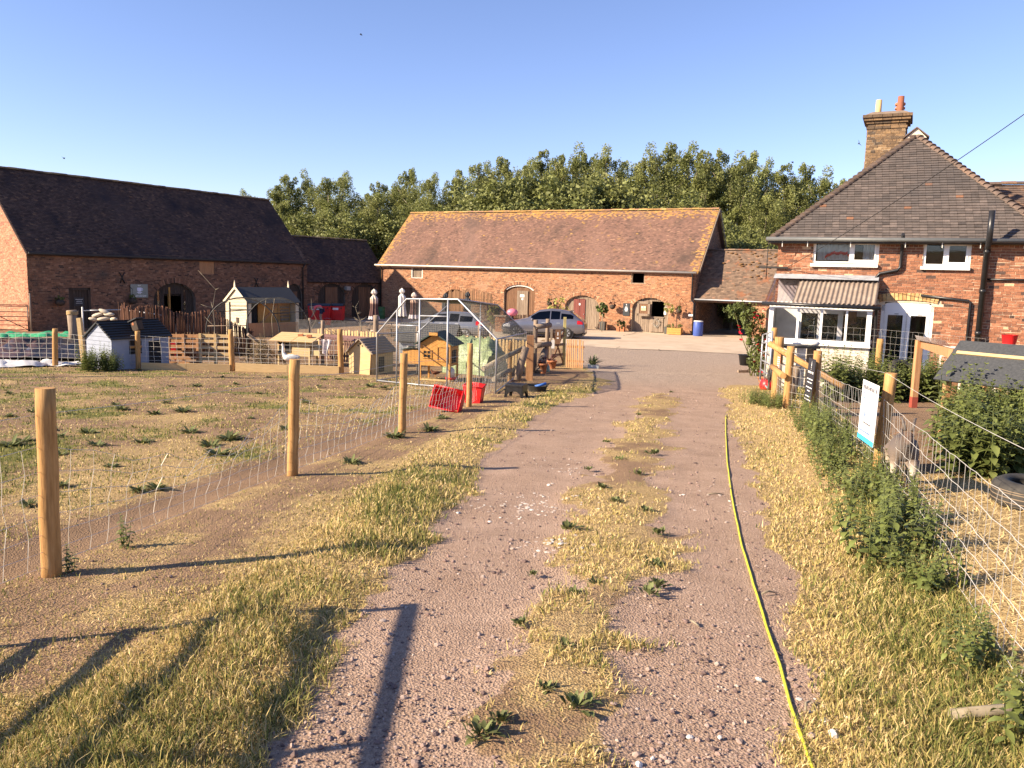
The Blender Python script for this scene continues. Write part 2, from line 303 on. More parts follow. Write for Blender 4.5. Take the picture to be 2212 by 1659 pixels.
def height(x,y,z):
    gravel,green,straw,mid,field,pen,trk,bare=z
    h=gn(x,y)+.035*mid+noise2(x,y,.35,21)*.03*(1-gravel*.6)+noise2(x,y,2.2,22)*.012-.03*bare
    lt=I(LT,y); h=h+.05*np.exp(-((x-lt+.45)/.35)**2)*(1-sst(17,20.5,y))      # raised edge of the verge
    return h
def gmat():
    m=bpy.data.materials.new('ground'); m.use_nodes=True; nt=m.node_tree; N=nt.nodes; L=nt.links; b=N['Principled BSDF']; b.inputs['Roughness'].default_value=.95; b.inputs['Specular IOR Level'].default_value=.12
    geo=N.new('ShaderNodeNewGeometry'); at=N.new('ShaderNodeVertexColor'); at.layer_name='zone'; sp=N.new('ShaderNodeSeparateColor'); L.new(at.outputs[0],sp.inputs[0])
    def nz(s,d=6,r=.65):
        n=N.new('ShaderNodeTexNoise'); n.inputs['Scale'].default_value=s; n.inputs['Detail'].default_value=d; n.inputs['Roughness'].default_value=r; L.new(geo.outputs['Position'],n.inputs['Vector']); return n.outputs[0]
    def ramp(src,cs,lo=.3,hi=.7):
        r=N.new('ShaderNodeValToRGB'); e=r.color_ramp.elements; e[0].position=lo; e[1].position=hi; e[0].color=(*cs[0],1); e[1].color=(*cs[-1],1)
        for i in range(1,len(cs)-1): q=e.new(lo+(hi-lo)*i/(len(cs)-1)); q.color=(*cs[i],1)
        L.new(src,r.inputs[0]); return r.outputs[0]
    def mix(f,a,b_):
        x=N.new('ShaderNodeMix'); x.data_type='RGBA'
        if f is not None: L.new(f,x.inputs[0])
        L.new(a,x.inputs[6]); L.new(b_,x.inputs[7]); return x
    def mask(z,n,w=.5,k=.22):
        a=N.new('ShaderNodeMath'); a.operation='MULTIPLY_ADD'; L.new(n,a.inputs[0]); a.inputs[1].default_value=w*2; a.inputs[2].default_value=-w; s=N.new('ShaderNodeMath'); L.new(z,s.inputs[0]); L.new(a.outputs[0],s.inputs[1])
        r=N.new('ShaderNodeMapRange'); r.interpolation_type='SMOOTHSTEP'; r.inputs['From Min'].default_value=.5-k; r.inputs['From Max'].default_value=.5+k; L.new(s.outputs[0],r.inputs[0]); return r.outputs[0]
    fine=nz(60,8,.75); med=nz(9); big=nz(.9)
    soil=mix(None,ramp(fine,[(.11,.07,.04),(.22,.14,.08),(.32,.21,.13)]),ramp(nz(1.7,7,.7),[(.17,.11,.065),(.32,.21,.135)],.35,.65)); soil.inputs[0].default_value=.45
    vo=N.new('ShaderNodeTexVoronoi'); vo.inputs['Scale'].default_value=75; L.new(geo.outputs['Position'],vo.inputs['Vector'])
    vg=ramp(vo.outputs['Color'],[(.19,.125,.09),(.31,.21,.155),(.43,.31,.235)],.15,.85)
    grv=mix(None,vg,ramp(nz(2.1,8,.75),[(.28,.19,.13),(.45,.32,.235)],.35,.65)); grv.inputs[0].default_value=.55
    spx=N.new('ShaderNodeSeparateXYZ'); L.new(geo.outputs['Position'],spx.inputs[0]); yr=N.new('ShaderNodeMapRange'); yr.inputs['From Min'].default_value=20; yr.inputs['From Max'].default_value=25; L.new(spx.outputs[1],yr.inputs[0])
    ygr=ramp(nz(14,8,.8),[(.22,.165,.13),(.32,.25,.195),(.43,.345,.275)],.35,.65); grv2=mix(yr.outputs[0],grv.outputs[2],ygr)
    straw=ramp(nz(45,8,.8),[(.13,.085,.04),(.36,.25,.115),(.56,.42,.21)],.33,.66)
    grn=ramp(nz(38,8,.8),[(.055,.06,.017),(.14,.14,.042),(.28,.24,.085)],.33,.66)
    c=mix(mask(sp.outputs[2],med,.45),soil.outputs[2],straw); c=mix(mask(sp.outputs[1],nz(7,7,.75),.5,.18),c.outputs[2],grn); c=mix(mask(sp.outputs[0],nz(6,8,.8),.42,.10),c.outputs[2],grv2.outputs[2])
    L.new(c.outputs[2],b.inputs['Base Color'])
    bn=N.new('ShaderNodeBump'); bn.inputs['Strength'].default_value=.6; bn.inputs['Distance'].default_value=.02; ad=N.new('ShaderNodeMath'); L.new(fine,ad.inputs[0]); L.new(vo.outputs['Distance'],ad.inputs[1]); L.new(ad.outputs[0],bn.inputs['Height']); L.new(bn.outputs[0],b.inputs['Normal']); return m
M['ground']=gmat()
FX0,FX1,FY0,FY1=-22.,14.,1.,27.
def gridobj(xs,ys,lower=False):
    X,Y=np.meshgrid(xs,ys); z=zones(X,Y); H=height(X,Y,z)
    if lower:
        ins=(X>FX0+.5)*(X<FX1-.5)*(Y>FY0+.5)*(Y<FY1-.5); H=H-.3*ins
    col=np.stack([z[0],z[1],z[2],np.ones_like(X)],-1).reshape(-1,4)
    ny,nx=X.shape; i=np.arange(ny-1)[:,None]*nx+np.arange(nx-1)[None,:]; F=np.stack([i,i+1,i+nx+1,i+nx],-1).reshape(-1,4)
    return np.stack([X,Y,H],-1).reshape(-1,3),F,col,z,(X,Y)
def zmesh(name,V,F,col,label=None):
    u,inv=np.unique(F,return_inverse=True); me=npmesh(name,V[u],inv.reshape(F.shape),M['ground'],smooth=True)
    a=me.color_attributes.new('zone','FLOAT_COLOR','POINT'); a.data.foreach_set('color',col[u].astype(np.float32).ravel())
    o=link(bpy.data.objects.new(name,me)); o['kind']='structure'; return o
V,F,col,z,(GX,GY)=gridobj(np.linspace(FX0,FX1,301),np.linspace(FY0,FY1,218))
cen=F[:,0]; fx=GX.ravel()[cen]; fy=GY.ravel()[cen]; gr=z[0].ravel()[cen]; fi=z[4].ravel()[cen]; pe=z[5].ravel()[cen]; tr=z[6].ravel()[cen]
idz=np.where(pe>.5,3,np.where((fi>.5)&(fy<22.8),1,np.where((fy>22.8)&(fx<I(LT,fy*0+22)),4,np.where((tr>.5)|((fy>22)&(fx>2)),0,2))))
for k,nm in enumerate(['track','field','verge','pen_ground','farmyard_soil']): zmesh(nm,V,F[idz==k],col)
xs=np.concatenate([np.linspace(-900,-60,15),np.linspace(-50,FX0,15)[:-1],np.linspace(FX0,FX1,37),np.linspace(FX1,50,19)[1:],np.linspace(60,900,15)])
ys=np.concatenate([np.linspace(-300,-20,8),np.linspace(-12,FY0,6)[:-1],np.linspace(FY0,FY1,27),np.linspace(FY1,70,44)[1:],np.linspace(75,130,12),np.linspace(160,1500,14)])
V2,F2,col2,_,_=gridobj(xs,ys,True); zmesh('ground',V2,F2,col2)
# concrete apron in front of the barn
M['concrete']=pm('concrete',[(.36,.27,.19),(.46,.36,.26),(.52,.42,.31)],scale=.9,rough=.9,bump=.15,bscale=30,detail=9,nrough=.7)
ap=[G(1240,745),G(1330,753),G(1450,757),G(1580,764),G(1680,770),Vector((16,36.5,0)),Vector((18,50,0)),Vector((13,53,0)),Vector((2,58.5,0)),Vector((-9,63.5,0)),Vector((-12,58,0)),Vector((-2,44.5,0))]
mb=MB(); mb.v=[(p.x,p.y,g(p.x,p.y)+.012) for p in ap]; mb.f=[tuple(range(len(ap)))]; mb.t=[.5]; mb.sm=[False]
o=mb.build('yard_concrete',M['concrete']); o['kind']='structure'
crk=flat('crack',(.14,.11,.08),rough=.95)
mb=MB()
for a,b in [((1262,742),(1400,716)),((1330,752),(1390,738)),((1345,727),(1415,707)),((1420,757),(1475,735)),((1475,735),(1560,746))]:
    p,q=G(*a),G(*b); pts=[p.lerp(q,t/10)+Vector((random.gauss(0,.05),random.gauss(0,.08),0)) for t in range(11)]
    for i in range(10):
        n=(pts[i+1]-pts[i]).cross(Vector((0,0,1))).normalized()*.025
        z0=.017; mb.quad(*[Vector((v.x,v.y,g(v.x,v.y)+z0)) for v in (pts[i]-n,pts[i+1]-n,pts[i+1]+n,pts[i]+n)])
o=mb.build('slab_joint',crk,bpy.data.objects['yard_concrete']); o['kind']='stuff'
# =============== GRASS AND STONES
def grassmat(name,stops,trans=.3):
    m=tintmat(name,stops,rough=.7,mottle=.15,mscale=3,bump=0); nt=m.node_tree; N=nt.nodes; L=nt.links; b=N['Principled BSDF']; src=b.inputs['Base Color'].links[0].from_socket
    tl=N.new('ShaderNodeBsdfTranslucent'); L.new(src,tl.inputs[0]); ms=N.new('ShaderNodeMixShader'); ms.inputs[0].default_value=trans; L.new(b.outputs[0],ms.inputs[1]); L.new(tl.outputs[0],ms.inputs[2]); L.new(ms.outputs[0],N['Material Output'].inputs[0]); return m
M['grass']=grassmat('grass',[(0,(.76,.60,.33)),(.25,(.60,.45,.21)),(.45,(.45,.36,.13)),(.6,(.28,.26,.075)),(.8,(.145,.165,.042)),(1,(.07,.09,.022))])
def blades(x,y,hh,ww,tilt,tint):
    n=len(x); zz=zones(x,y); z=height(x,y,zz); a=RNG.uniform(0,6.283,n); ca,sa=np.cos(a),np.sin(a); b=RNG.uniform(0,6.283,n); tx=np.cos(b)*np.sin(tilt)*hh; ty=np.sin(b)*np.sin(tilt)*hh; tz=np.cos(tilt)*hh
    w=ww/2; B0=np.stack([x-ca*w,y-sa*w,z-.003],-1); B1=np.stack([x+ca*w,y+sa*w,z-.003],-1)
    mx,my,mz=x+tx*.38,y+ty*.38,z+tz*.62; M0=np.stack([mx-ca*w*.8,my-sa*w*.8,mz],-1); M1=np.stack([mx+ca*w*.8,my+sa*w*.8,mz],-1); T=np.stack([x+tx,y+ty,z+tz],-1)
    V=np.stack([B0,B1,M1,M0,T],1).reshape(-1,3); k=np.arange(n)[:,None]*5
    F=np.concatenate([k+np.array([[0,1,2]]),k+np.array([[0,2,3]]),k+np.array([[3,2,4]])],1).reshape(-1,3); return V,F,np.repeat(tint,3)
def sample(n,x0,x1,y0,y1,p=1.6):
    "points denser towards the camera and inside the view wedge"
    u=RNG.uniform(0,1,n); e=1-p; y=(y0**e+u*(y1**e-y0**e))**(1/e) if p!=1 else y0*(y1/y0)**u
    x=RNG.uniform(-1,1,n)*(.68*y+.3); k=(x>x0)&(x<x1); return x[k],y[k]
def grassobj(name,label,parts):
    Vs,Fs,Ts=[],[],[]; off=0
    for V,F,T in parts: Vs.append(V); Fs.append(F+off); Ts.append(T); off+=len(V)
    me=npmesh(name,np.concatenate(Vs),np.concatenate(Fs),M['grass'],np.concatenate(Ts)); o=link(bpy.data.objects.new(name,me)); o.color=(0,0,0,1); tag(o,label,'grass',kind='stuff'); return o
def mkgrass(n,sel,hfun,greenk,p=1.5,y1=22,tilt=(.2,1.1),dens=None):
    x,y=sample(n,-99,99,2.2,y1,p); z=zones(x,y); s=sel(x,y,z); 
    k=RNG.uniform(0,1,len(x))<s; x,y=x[k],y[k]; z=[q[k] for q in z]
    gg=np.clip(z[1]*greenk+RNG.normal(0,.16,len(x)),0,1); t=np.where(RNG.uniform(0,1,len(x))<gg,RNG.uniform(.48,1,len(x)),RNG.uniform(0,.46,len(x))**.85)
    h=hfun(len(x),z,x,y)*np.where(t>.5,1.15,.9); w=np.clip(.0024+.0010*y,.003,.03)*RNG.uniform(.7,1.3,len(x)); tl=np.where(t<.3,RNG.uniform(.5,1.5,len(x)),RNG.uniform(*tilt,len(x)))
    return blades(x,y,h,w,tl,t)
def h1(n,z,x,y): return RNG.uniform(.02,.085,n)*np.where(RNG.uniform(0,1,n)<.04,1.8,1)*np.where(x<I(LT,y)-.9,.55,1)*(.55+.8*np.clip(z[1]+.25*noise2(x,y,1.8,31),0,1))
notpath=lambda z: np.clip(1-z[0]*1.25,0,1)
def vsel(x,y,z):
    d=np.clip(.35+.75*np.clip(z[2],0,1)*.6+z[1]*.6+.35*noise2(x,y,3.,33),.05,1); out=x-I(LF,y); lv=x<I(LT,y)+.1
    d=np.where(z[3]>.3,np.clip(.30+1.1*noise2(x,y,1.3,61)+.5*noise2(x,y,4.,62),.03,.85),d); d=np.where(lv,d*np.clip(.28+.75*sst(.5,1.3,out),0,1),d)
    return notpath(z)*(z[4]<.4)*(z[5]<.5)*(y<22.5)*d
grassobj('verge_grass','straw-coloured and green rough grass edging the gravel track',[mkgrass(430000,vsel,h1,.72,1.55)])
def fsel(x,y,z): return (z[4]>.5)*np.clip(.5+.5*z[1]-.5*z[7]+.45*noise2(x,y,2.,35),.0,1)*(1-.9*z[7])
grassobj('field_grass','short parched grass in the wire-fenced paddock',[mkgrass(230000,fsel,lambda n,z,x,y: RNG.uniform(.015,.05,n)*(.7+.6*z[1]),1.6,1.2,23)])
def psel(x,y,z): return (z[5]>.5)*np.clip(z[2]*1.3-.35+.3*noise2(x,y,2.,37),0,1)
x,y=sample(60000,1.5,13,2.5,14,1.5); z=zones(x,y); k=RNG.uniform(0,1,len(x))<psel(x,y,z); x,y=x[k],y[k]; n=len(x)
grassobj('straw_litter','golden straw scattered over the goat pen floor',[blades(x,y,RNG.uniform(.06,.2,n),np.clip(.004+.0008*y,.004,.02),RNG.uniform(1.2,1.52,n),RNG.uniform(0,.3,n))])
# gravel stones
ico=np.array([[0,0,1],[.89,0,.45],[.28,.85,.45],[-.72,.53,.45],[-.72,-.53,.45],[.28,-.85,.45],[.72,.53,-.45],[-.28,.85,-.45],[-.89,0,-.45],[-.28,-.85,-.45],[.72,-.53,-.45],[0,0,-1]])
icf=np.array([[0,1,2],[0,2,3],[0,3,4],[0,4,5],[0,5,1],[1,6,2],[2,7,3],[3,8,4],[4,9,5],[5,10,1],[6,7,2],[7,8,3],[8,9,4],[9,10,5],[10,6,1],[11,7,6],[11,8,7],[11,9,8],[11,10,9],[11,6,10]])
x,y=sample(60000,-3,7,2.4,20,1.6); z=zones(x,y); k=RNG.uniform(0,1,len(x))<np.clip(z[0]*.9+.06*(z[5]<.5)*(z[4]<.5),0,1)*np.clip(.6+.6*noise2(x,y,.9,41),.1,1); x,y=x[k],y[k]; n=len(x)
zz=height(x,y,zones(x,y)); s=np.clip(RNG.lognormal(-5.5,.6,n),.002,.018)*np.clip(.8+.05*y,1,1.8)
V=ico[None]*(s[:,None,None]*RNG.uniform(.6,1.3,(n,1,3)))*RNG.uniform(.75,1.2,(n,12,1)); V[:,:,2]*=.7; V+=np.stack([x,y,zz+s*.25],-1)[:,None,:]
F=(icf[None]+(np.arange(n)*12)[:,None,None]).reshape(-1,3)
M['pebble']=tintmat('pebble',[(0,(.10,.07,.065)),(.4,(.23,.155,.13)),(.75,(.33,.25,.21)),(.95,(.45,.38,.32)),(1,(.66,.62,.56))],mottle=.2,mscale=40)
me=npmesh('track_stones',V.reshape(-1,3),F,M['pebble'],np.repeat(np.where(RNG.uniform(0,1,n)<.25,RNG.uniform(0,.2,n),RNG.uniform(.2,.88,n)),20)); o=link(bpy.data.objects.new('track_stones',me)); o.color=(0,0,0,1); tag(o,'loose reddish gravel stones scattered over the track','gravel',kind='stuff')
# pale flat chips trodden into the track
x=RNG.normal(0,1,260); y=RNG.normal(0,1,260); cc=[G(1150,1095),G(1190,1185),G(1790,1530),G(1560,1080),G(1200,1010)]; ci=RNG.choice(5,260,p=[.55,.22,.04,.07,.12])
cx=np.array([cc[i].x for i in ci])+x*np.array([.28,.14,.12,.2,.25])[ci]; cy=np.array([cc[i].y for i in ci])+y*np.array([.25,.12,.15,.3,.4])[ci]; n=260
zz=height(cx,cy,zones(cx,cy)); s=RNG.uniform(.007,.022,n); V=ico[None]*(s[:,None,None]*RNG.uniform(.6,1.3,(n,1,3))); V[:,:,2]*=.25; V+=np.stack([cx,cy,zz+s*.1],-1)[:,None,:]; F=(icf[None]+(np.arange(n)*12)[:,None,None]).reshape(-1,3)
me=npmesh('pale_chips',V.reshape(-1,3),F,M['pebble'],np.repeat(RNG.uniform(.85,1,n),20)); o=link(bpy.data.objects.new('pale_chips',me)); o.color=(0,0,0,1); tag(o,'pale limestone chips trodden into the worn track','gravel',kind='stuff')
# =============== BUILDING TOOLS
def proj(p):
    d=Vector(p)-Vector((0,0,CAMH)); w=d.dot(_f); return 1106+FPX*d.dot(CX)/w, 829.5-FPX*d.dot(CU)/w
def Mw(o,ang): return Matrix.Translation(Vector(o))@Matrix.Rotation(ang,4,'Z')
BRICK=None
def unitbox(name,mat):
    m=MB(); m.box((0,0,0),(1,1,1)); return m.mesh(name,mat)
def ohalf(op,z,grow=0):
    "half width of an opening at height z, or None"
    xa,xb,za,zs,rise=op[:5]; hw=(xb-xa)/2+(grow if rise else 0); r=rise+(grow if rise else 0)
    if z<za or z>zs+r: return None
    if z<=zs or not rise: return (xb-xa)/2 if z<=zs else None
    t=(z-zs)/r; return hw*math.sqrt(max(0,1-t*t))
def solid(x0,x1,z,ops,grow=0):
    iv=[(x0,x1)]
    for op in ops:
        h=ohalf(op,z,grow)
        if h is None or h<=0: continue
        c=(op[0]+op[1])/2; new=[]
        for a,b in iv:
            if c+h<=a or c-h>=b: new.append((a,b)); continue
            if c-h>a: new.append((a,c-h))
            if c+h<b: new.append((c+h,b))
        iv=new
    return [(a,b) for a,b in iv if b-a>.02]
def wall(root,x0,x1,z0,z1,ops,bm,mm,M4=None,top=None,T=.3,course=.075,bl=.225,parts=0,vis=None,name='wall',prot=.008,tbias=0,seed=1,jag=.003,fine=True):
    rnd=random.Random(seed); M4=M4 or Matrix.Identity(4); mo=MB(); bl_list=[]
    n=int(math.ceil((z1-z0)/course))
    for k in range(n):
        za=z0+k*course; zb=min(za+course,z1); zm=(za+zb)/2; a,b=(x0,x1) if not top else top(zm)
        if b-a<.05: continue
        for p,q in solid(a,b,zm,ops): mo.b2(p,q,0,T,za,zb)
        if not fine: continue
        head=(k%4==3)
        for p,q in solid(a,b,zm,ops,.23):
            L=bl/2 if head else bl; x=p-(L*.5 if k%2 else 0)-rnd.uniform(0,.02)
            while x<q:
                u,v=max(x,p),min(x+L,q)-.010
                if v-u>.03: bl_list.append((u,v,za+.004,zb-.006,min(1,max(0,rnd.gauss(.5,.19)+tbias+(-.4 if rnd.random()<.06 else 0)))))
                x+=L
    mo.v=[tuple(M4@Vector(v)) for v in mo.v]; w=mo.build(name,mm,root)
    R=root.matrix_basis
    if parts:
        key=lambda e:(R@(M4@Vector(((e[0]+e[1])/2,0,(e[2]+e[3])/2)))-Vector((0,0,CAMH))).length
        c=[e for e in bl_list if (vis is None or vis((e[0]+e[1])/2,(e[2]+e[3])/2))]
        c.sort(key=key); pick=set(id(e) for e in c[:parts])
        me=unitbox('brick',bm); rz=math.atan2(M4[1][0],M4[0][0])
        for e in c[:parts]:
            p=M4@Vector(((e[0]+e[1])/2,.01-prot*rnd.uniform(.5,1.6),(e[2]+e[3])/2)); inst('brick',me,w,p,(rnd.uniform(-.01,.01),rnd.uniform(-.008,.008),rz+rnd.uniform(-.01,.01)),(e[1]-e[0],.024,e[3]-e[2]),e[4])
        bl_list=[e for e in bl_list if id(e) not in pick]
    if bl_list:
        mb=MB()
        for u,v,za,zb,t in bl_list:
            y=-prot*rnd.uniform(.3,1.7); j=lambda:rnd.uniform(-jag,jag)
            vs=[(u+j(),y,za+j()),(v+j(),y,za+j()),(v+j(),y,zb+j()),(u+j(),y,zb+j()),(u,.004,za),(v,.004,za),(v,.004,zb),(u,.004,zb)]
            mb.add([M4@Vector(q) for q in vs],[(0,1,2,3),(3,2,6,7),(1,5,6,2),(0,3,7,4),(4,5,1,0)],t if t!=.5 else .501)
        o=mb.build('brickwork',bm,w); o['kind']='stuff'
    return w
def ring(op,mat,parent,M4=None,depth=.22,y=-.012,seed=3):
    "arch of brick voussoirs, each its own piece"
    rnd=random.Random(seed); xa,xb,za,zs,rise=op[:5]; hw=(xb-xa)/2; cx=(xa+xb)/2; me=unitbox('voussoir',mat); M4=M4 or Matrix.Identity(4)
    pts=[(cx+(hw+depth/2)*math.cos(a),zs+(rise+depth/2)*math.sin(a)) for a in [math.pi*i/200 for i in range(201)]]
    ln=[0]
    for i in range(200): ln.append(ln[-1]+math.dist(pts[i],pts[i+1]))
    n=max(5,int(ln[-1]/.085)); 
    for k in range(n):
        s=(k+.5)/n*ln[-1]; i=max(0,min(199,int(np.searchsorted(ln,s))-1)); x,z=pts[i]; dx,dz=pts[i+1][0]-pts[i][0],pts[i+1][1]-pts[i][1]; a=math.atan2(dz,dx)
        R=M4.to_3x3()@Matrix.Rotation(-a,3,'Y'); inst('voussoir',me,parent,M4@Vector((x,.05+y,z)),R.to_euler(),(ln[-1]/n-.012,.12,depth*rnd.uniform(.95,1.03)),min(1,max(0,rnd.gauss(.5,.25))))
def boards(op,mat,parent,y=.14,w=.13,skip=None,bt=.025,gap=.012,seed=5,x0=None,x1=None,z1=None,zb=None,name='board'):
    "vertical boards filling an (arched) opening, each its own piece"
    rnd=random.Random(seed); xa,xb,za,zs,rise=op[:5]; cx=(xa+xb)/2; hw=(xb-xa)/2; xs=xa if x0 is None else x0; xe=xb if x1 is None else x1; za=za if zb is None else zb
    n=max(1,round((xe-xs)/w)); w=(xe-xs)/n
    def top(x): 
        t=(x-cx)/hw; h=zs+rise*math.sqrt(max(0,1-t*t)) if rise else zs
        return min(h,z1) if z1 else h
    for k in range(n):
        u,v=xs+k*w+gap/2,xs+(k+1)*w-gap/2; yy=y+rnd.uniform(-.008,.008); lo=za
        if skip:
            for (sa,sb,slo,shi) in skip:
                if u>sa-.03 and v<sb+.03: lo=max(lo,shi)
        if min(top(u),top(v))-lo<.03: continue
        mb=MB(); mb.prism([(u,lo),(v,lo),(v,top(v)-.004),(u,top(u)-.004)],yy,yy+bt)
        o=mb.build(name,mat,parent); o.color=[rnd.uniform(.2,.8)]*3+[1]
def tiles(root,O,U,V,ulo,uhi,vlen,mat,gauge=.1,tw=.165,parts=0,vis=None,name='roof',deck=True,seed=2,th=.016,lich=None,lmat=None,wob=.0,skip=None):
    rnd=random.Random(seed); O,U,V=Vector(O),Vector(U).normalized(),Vector(V).normalized(); Nn=U.cross(V).normalized()
    n=int(vlen/gauge); L=[]
    if deck:
        d=MB(); a,b=ulo(0),uhi(0); a2,b2=ulo(vlen),uhi(vlen); q=[O+U*a,O+U*b,O+U*b2+V*vlen,O+U*a2+V*vlen]
        d.add([p-Nn*.012 for p in q]+[p-Nn*.09 for p in q],[(0,1,2,3),(7,6,5,4),(0,4,5,1),(1,5,6,2),(2,6,7,3),(3,7,4,0)]); w=d.build(name,mat,root); w.color=(.3,.3,.3,1)
    else: w=root
    for k in range(n):
        v=k*gauge; a,b=ulo(v+gauge/2),uhi(v+gauge/2); x=a-(tw/2 if k%2 else 0); 
        while x<b-.02:
            u0,u1=max(x,a),min(x+tw,b)
            if u1-u0>.02 and not(skip and skip((u0+u1)/2,v)): L.append((u0+.002,u1-.002,v,rnd.uniform(-.004,.006),min(1,max(0,rnd.gauss(.5,.2)))if rnd.random()>.006 else 1.))
            x+=tw
    sag=lambda u,v: wob*(math.sin(u*.55+1)+.6*math.sin(u*1.3+v*.7)) if wob else 0
    def quads(e):
        u0,u1,v,j,t=e; s0,s1=sag(u0,v),sag(u1,v); p=lambda u,vv,nn: O+U*u+V*vv+Nn*nn
        A=p(u0,v+j,th*1.5+s0+abs(j));B=p(u1,v+j,th*1.5+s1+abs(j)*.5);D=p(u1,v+gauge*1.05,.004+s1);E=p(u0,v+gauge*1.05,.004+s0);a=p(u0,v+j,s0-.005);b=p(u1,v+j,s1-.005)
        return [A,B,D,E,a,b],[(0,1,2,3),(4,5,1,0),(4,0,3),(5,2,1)]
    pick=set()
    if parts:
        c=[e for e in L if vis is None or vis(e[0],e[2])]; R=root.matrix_basis
        c.sort(key=lambda e:(R@(O+U*e[0]+V*e[2])-Vector((0,0,CAMH))).length); c=c[:parts]; pick=set(id(e) for e in c)
        mb=MB(); mb.add([(0,0,th*1.5),(1,0,th*1.5),(1,gauge*1.05,.004),(0,gauge*1.05,.004),(0,0,-.005),(1,0,-.005)],[(0,1,2,3),(4,5,1,0),(4,0,3),(5,2,1)]); me=mb.mesh('tile',mat); R3=Matrix((U,V,Nn)).transposed().to_euler()
        for e in c: o=inst('tile',me,w,O+U*e[0]+V*(e[2]+e[3])+Nn*(abs(e[3])+sag(e[0],e[2])),R3,(e[1]-e[0],1,1),e[4])
    a,b=MB(),MB()
    for e in L:
        if id(e) in pick: continue
        vs,fs=quads(e); (b if (lich and lich(e[0],e[2],rnd)) else a).add(vs,fs,e[4] if e[4]!=.5 else .501)
    for m_,mt in((a,mat),(b,lmat)):
        if m_.f: o=m_.build('tiling',mt,w); o['kind']='stuff'
    return w
def ridge(parent,a,b,mat,r=.11,seg=.45,seed=4,name='ridge_tile'):
    rnd=random.Random(seed); a,b=Vector(a),Vector(b); d=b-a; n=max(1,round(d.length/seg)); m=MB(); L=d.length/n
    prof=[(r*math.cos(t),r*math.sin(t)*.8) for t in [math.pi*i/6 for i in range(7)]]
    vs=[(0,y,z) for y,z in prof]+[(L*1.03,y*1.06,z*1.06) for y,z in prof]; m.add(vs,[(i,i+1,i+8,i+7) for i in range(6)]+[(0,7,13,6),tuple(range(6,-1,-1)),tuple(range(7,14))]); me=m.mesh(name,mat)
    u=d.normalized(); w=Vector((0,0,1)).cross(u).normalized(); R=Matrix((u,w,u.cross(w))).transposed().to_euler()
    for k in range(n): inst(name,me,parent,a+u*(L*k)+Vector((0,0,rnd.uniform(-.012,.012))),R,(1,1,1),rnd.uniform(0,1))
def pipe(root,pts,r,mat,name='downpipe',n=8): return MB().tube(pts,r,n).build(name,mat,root)
def slab(root,x0,x1,y0,y1,z0,z1,mat,name,bev=0): return MB().b2(x0,x1,y0,y1,z0,z1).build(name,mat,root,bev)
def textobj(s,size,mat,parent,loc,rot,name='lettering',align='CENTER',sx=1):
    cu=bpy.data.curves.new(name,'FONT'); cu.body=s; cu.size=size; cu.align_x=align; cu.align_y='CENTER'; cu.extrude=.0008; cu.materials.append(mat)
    o=bpy.data.objects.new(name,cu); link(o,parent); o.location=loc; o.rotation_euler=rot; o.scale=(sx,1,1)
    dg=bpy.context.evaluated_depsgraph_get(); me=bpy.data.meshes.new_from_object(o.evaluated_get(dg)); loc_,rot_,sc_=o.location.copy(),o.rotation_euler.copy(),o.scale.copy(); bpy.data.objects.remove(o)
    if not me.materials: me.materials.append(mat)
    q=bpy.data.objects.new(name,me); link(q,parent); q.location=loc_; q.rotation_euler=rot_; q.scale=sc_; return q
def window(root,r4,parent,y=.06,mull=(.5,),fr=.06,name='window',bars=None,mat='white',back=None):
    x0,x1,z0,z1=r4; m=MB(); 
    for a,b,c,d in((x0,x1,z0,z0+fr),(x0,x1,z1-fr,z1),(x0,x0+fr,z0+fr,z1-fr),(x1-fr,x1,z0+fr,z1-fr)): m.b2(a,b,y-.03,y+.04,c,d)
    w=m.build(name,M[mat],parent); xs=[x0+fr]+[x0+(x1-x0)*k for k in mull]+[x1-fr]
    for k in mull: xm=x0+(x1-x0)*k; slab(w,xm-fr*.6,xm+fr*.6,y-.034,y+.044,z0+fr,z1-fr,M[mat],'mullion')
    for i in range(len(xs)-1):
        u,v=xs[i]+(fr*.6 if i else 0),xs[i+1]-(fr*.6 if i<len(xs)-2 else 0)
        if bars and bars[i]:
            f=.055; mm=MB()
            for a,b,c,d in((u,v,z0+fr,z0+fr+f),(u,v,z1-fr-f,z1-fr),(u,u+f,z0+fr+f,z1-fr-f),(v-f,v,z0+fr+f,z1-fr-f)): mm.b2(a,b,y-.05,y+.03,c,d)
            mm.build('casement',M[mat],w); slab(w,u+f,v-f,y-.005,y,z0+fr+f,z1-fr-f,M['glass'],'pane')
            slab(w,u+(v-u)*.15,u+(v-u)*.85,y-.062,y-.051,z1-fr-f*.75,z1-fr-f*.4,M[mat],'trickle_vent')
        else: slab(w,u,v,y,y+.005,z0+fr,z1-fr,M['glass'],'pane')
    return w
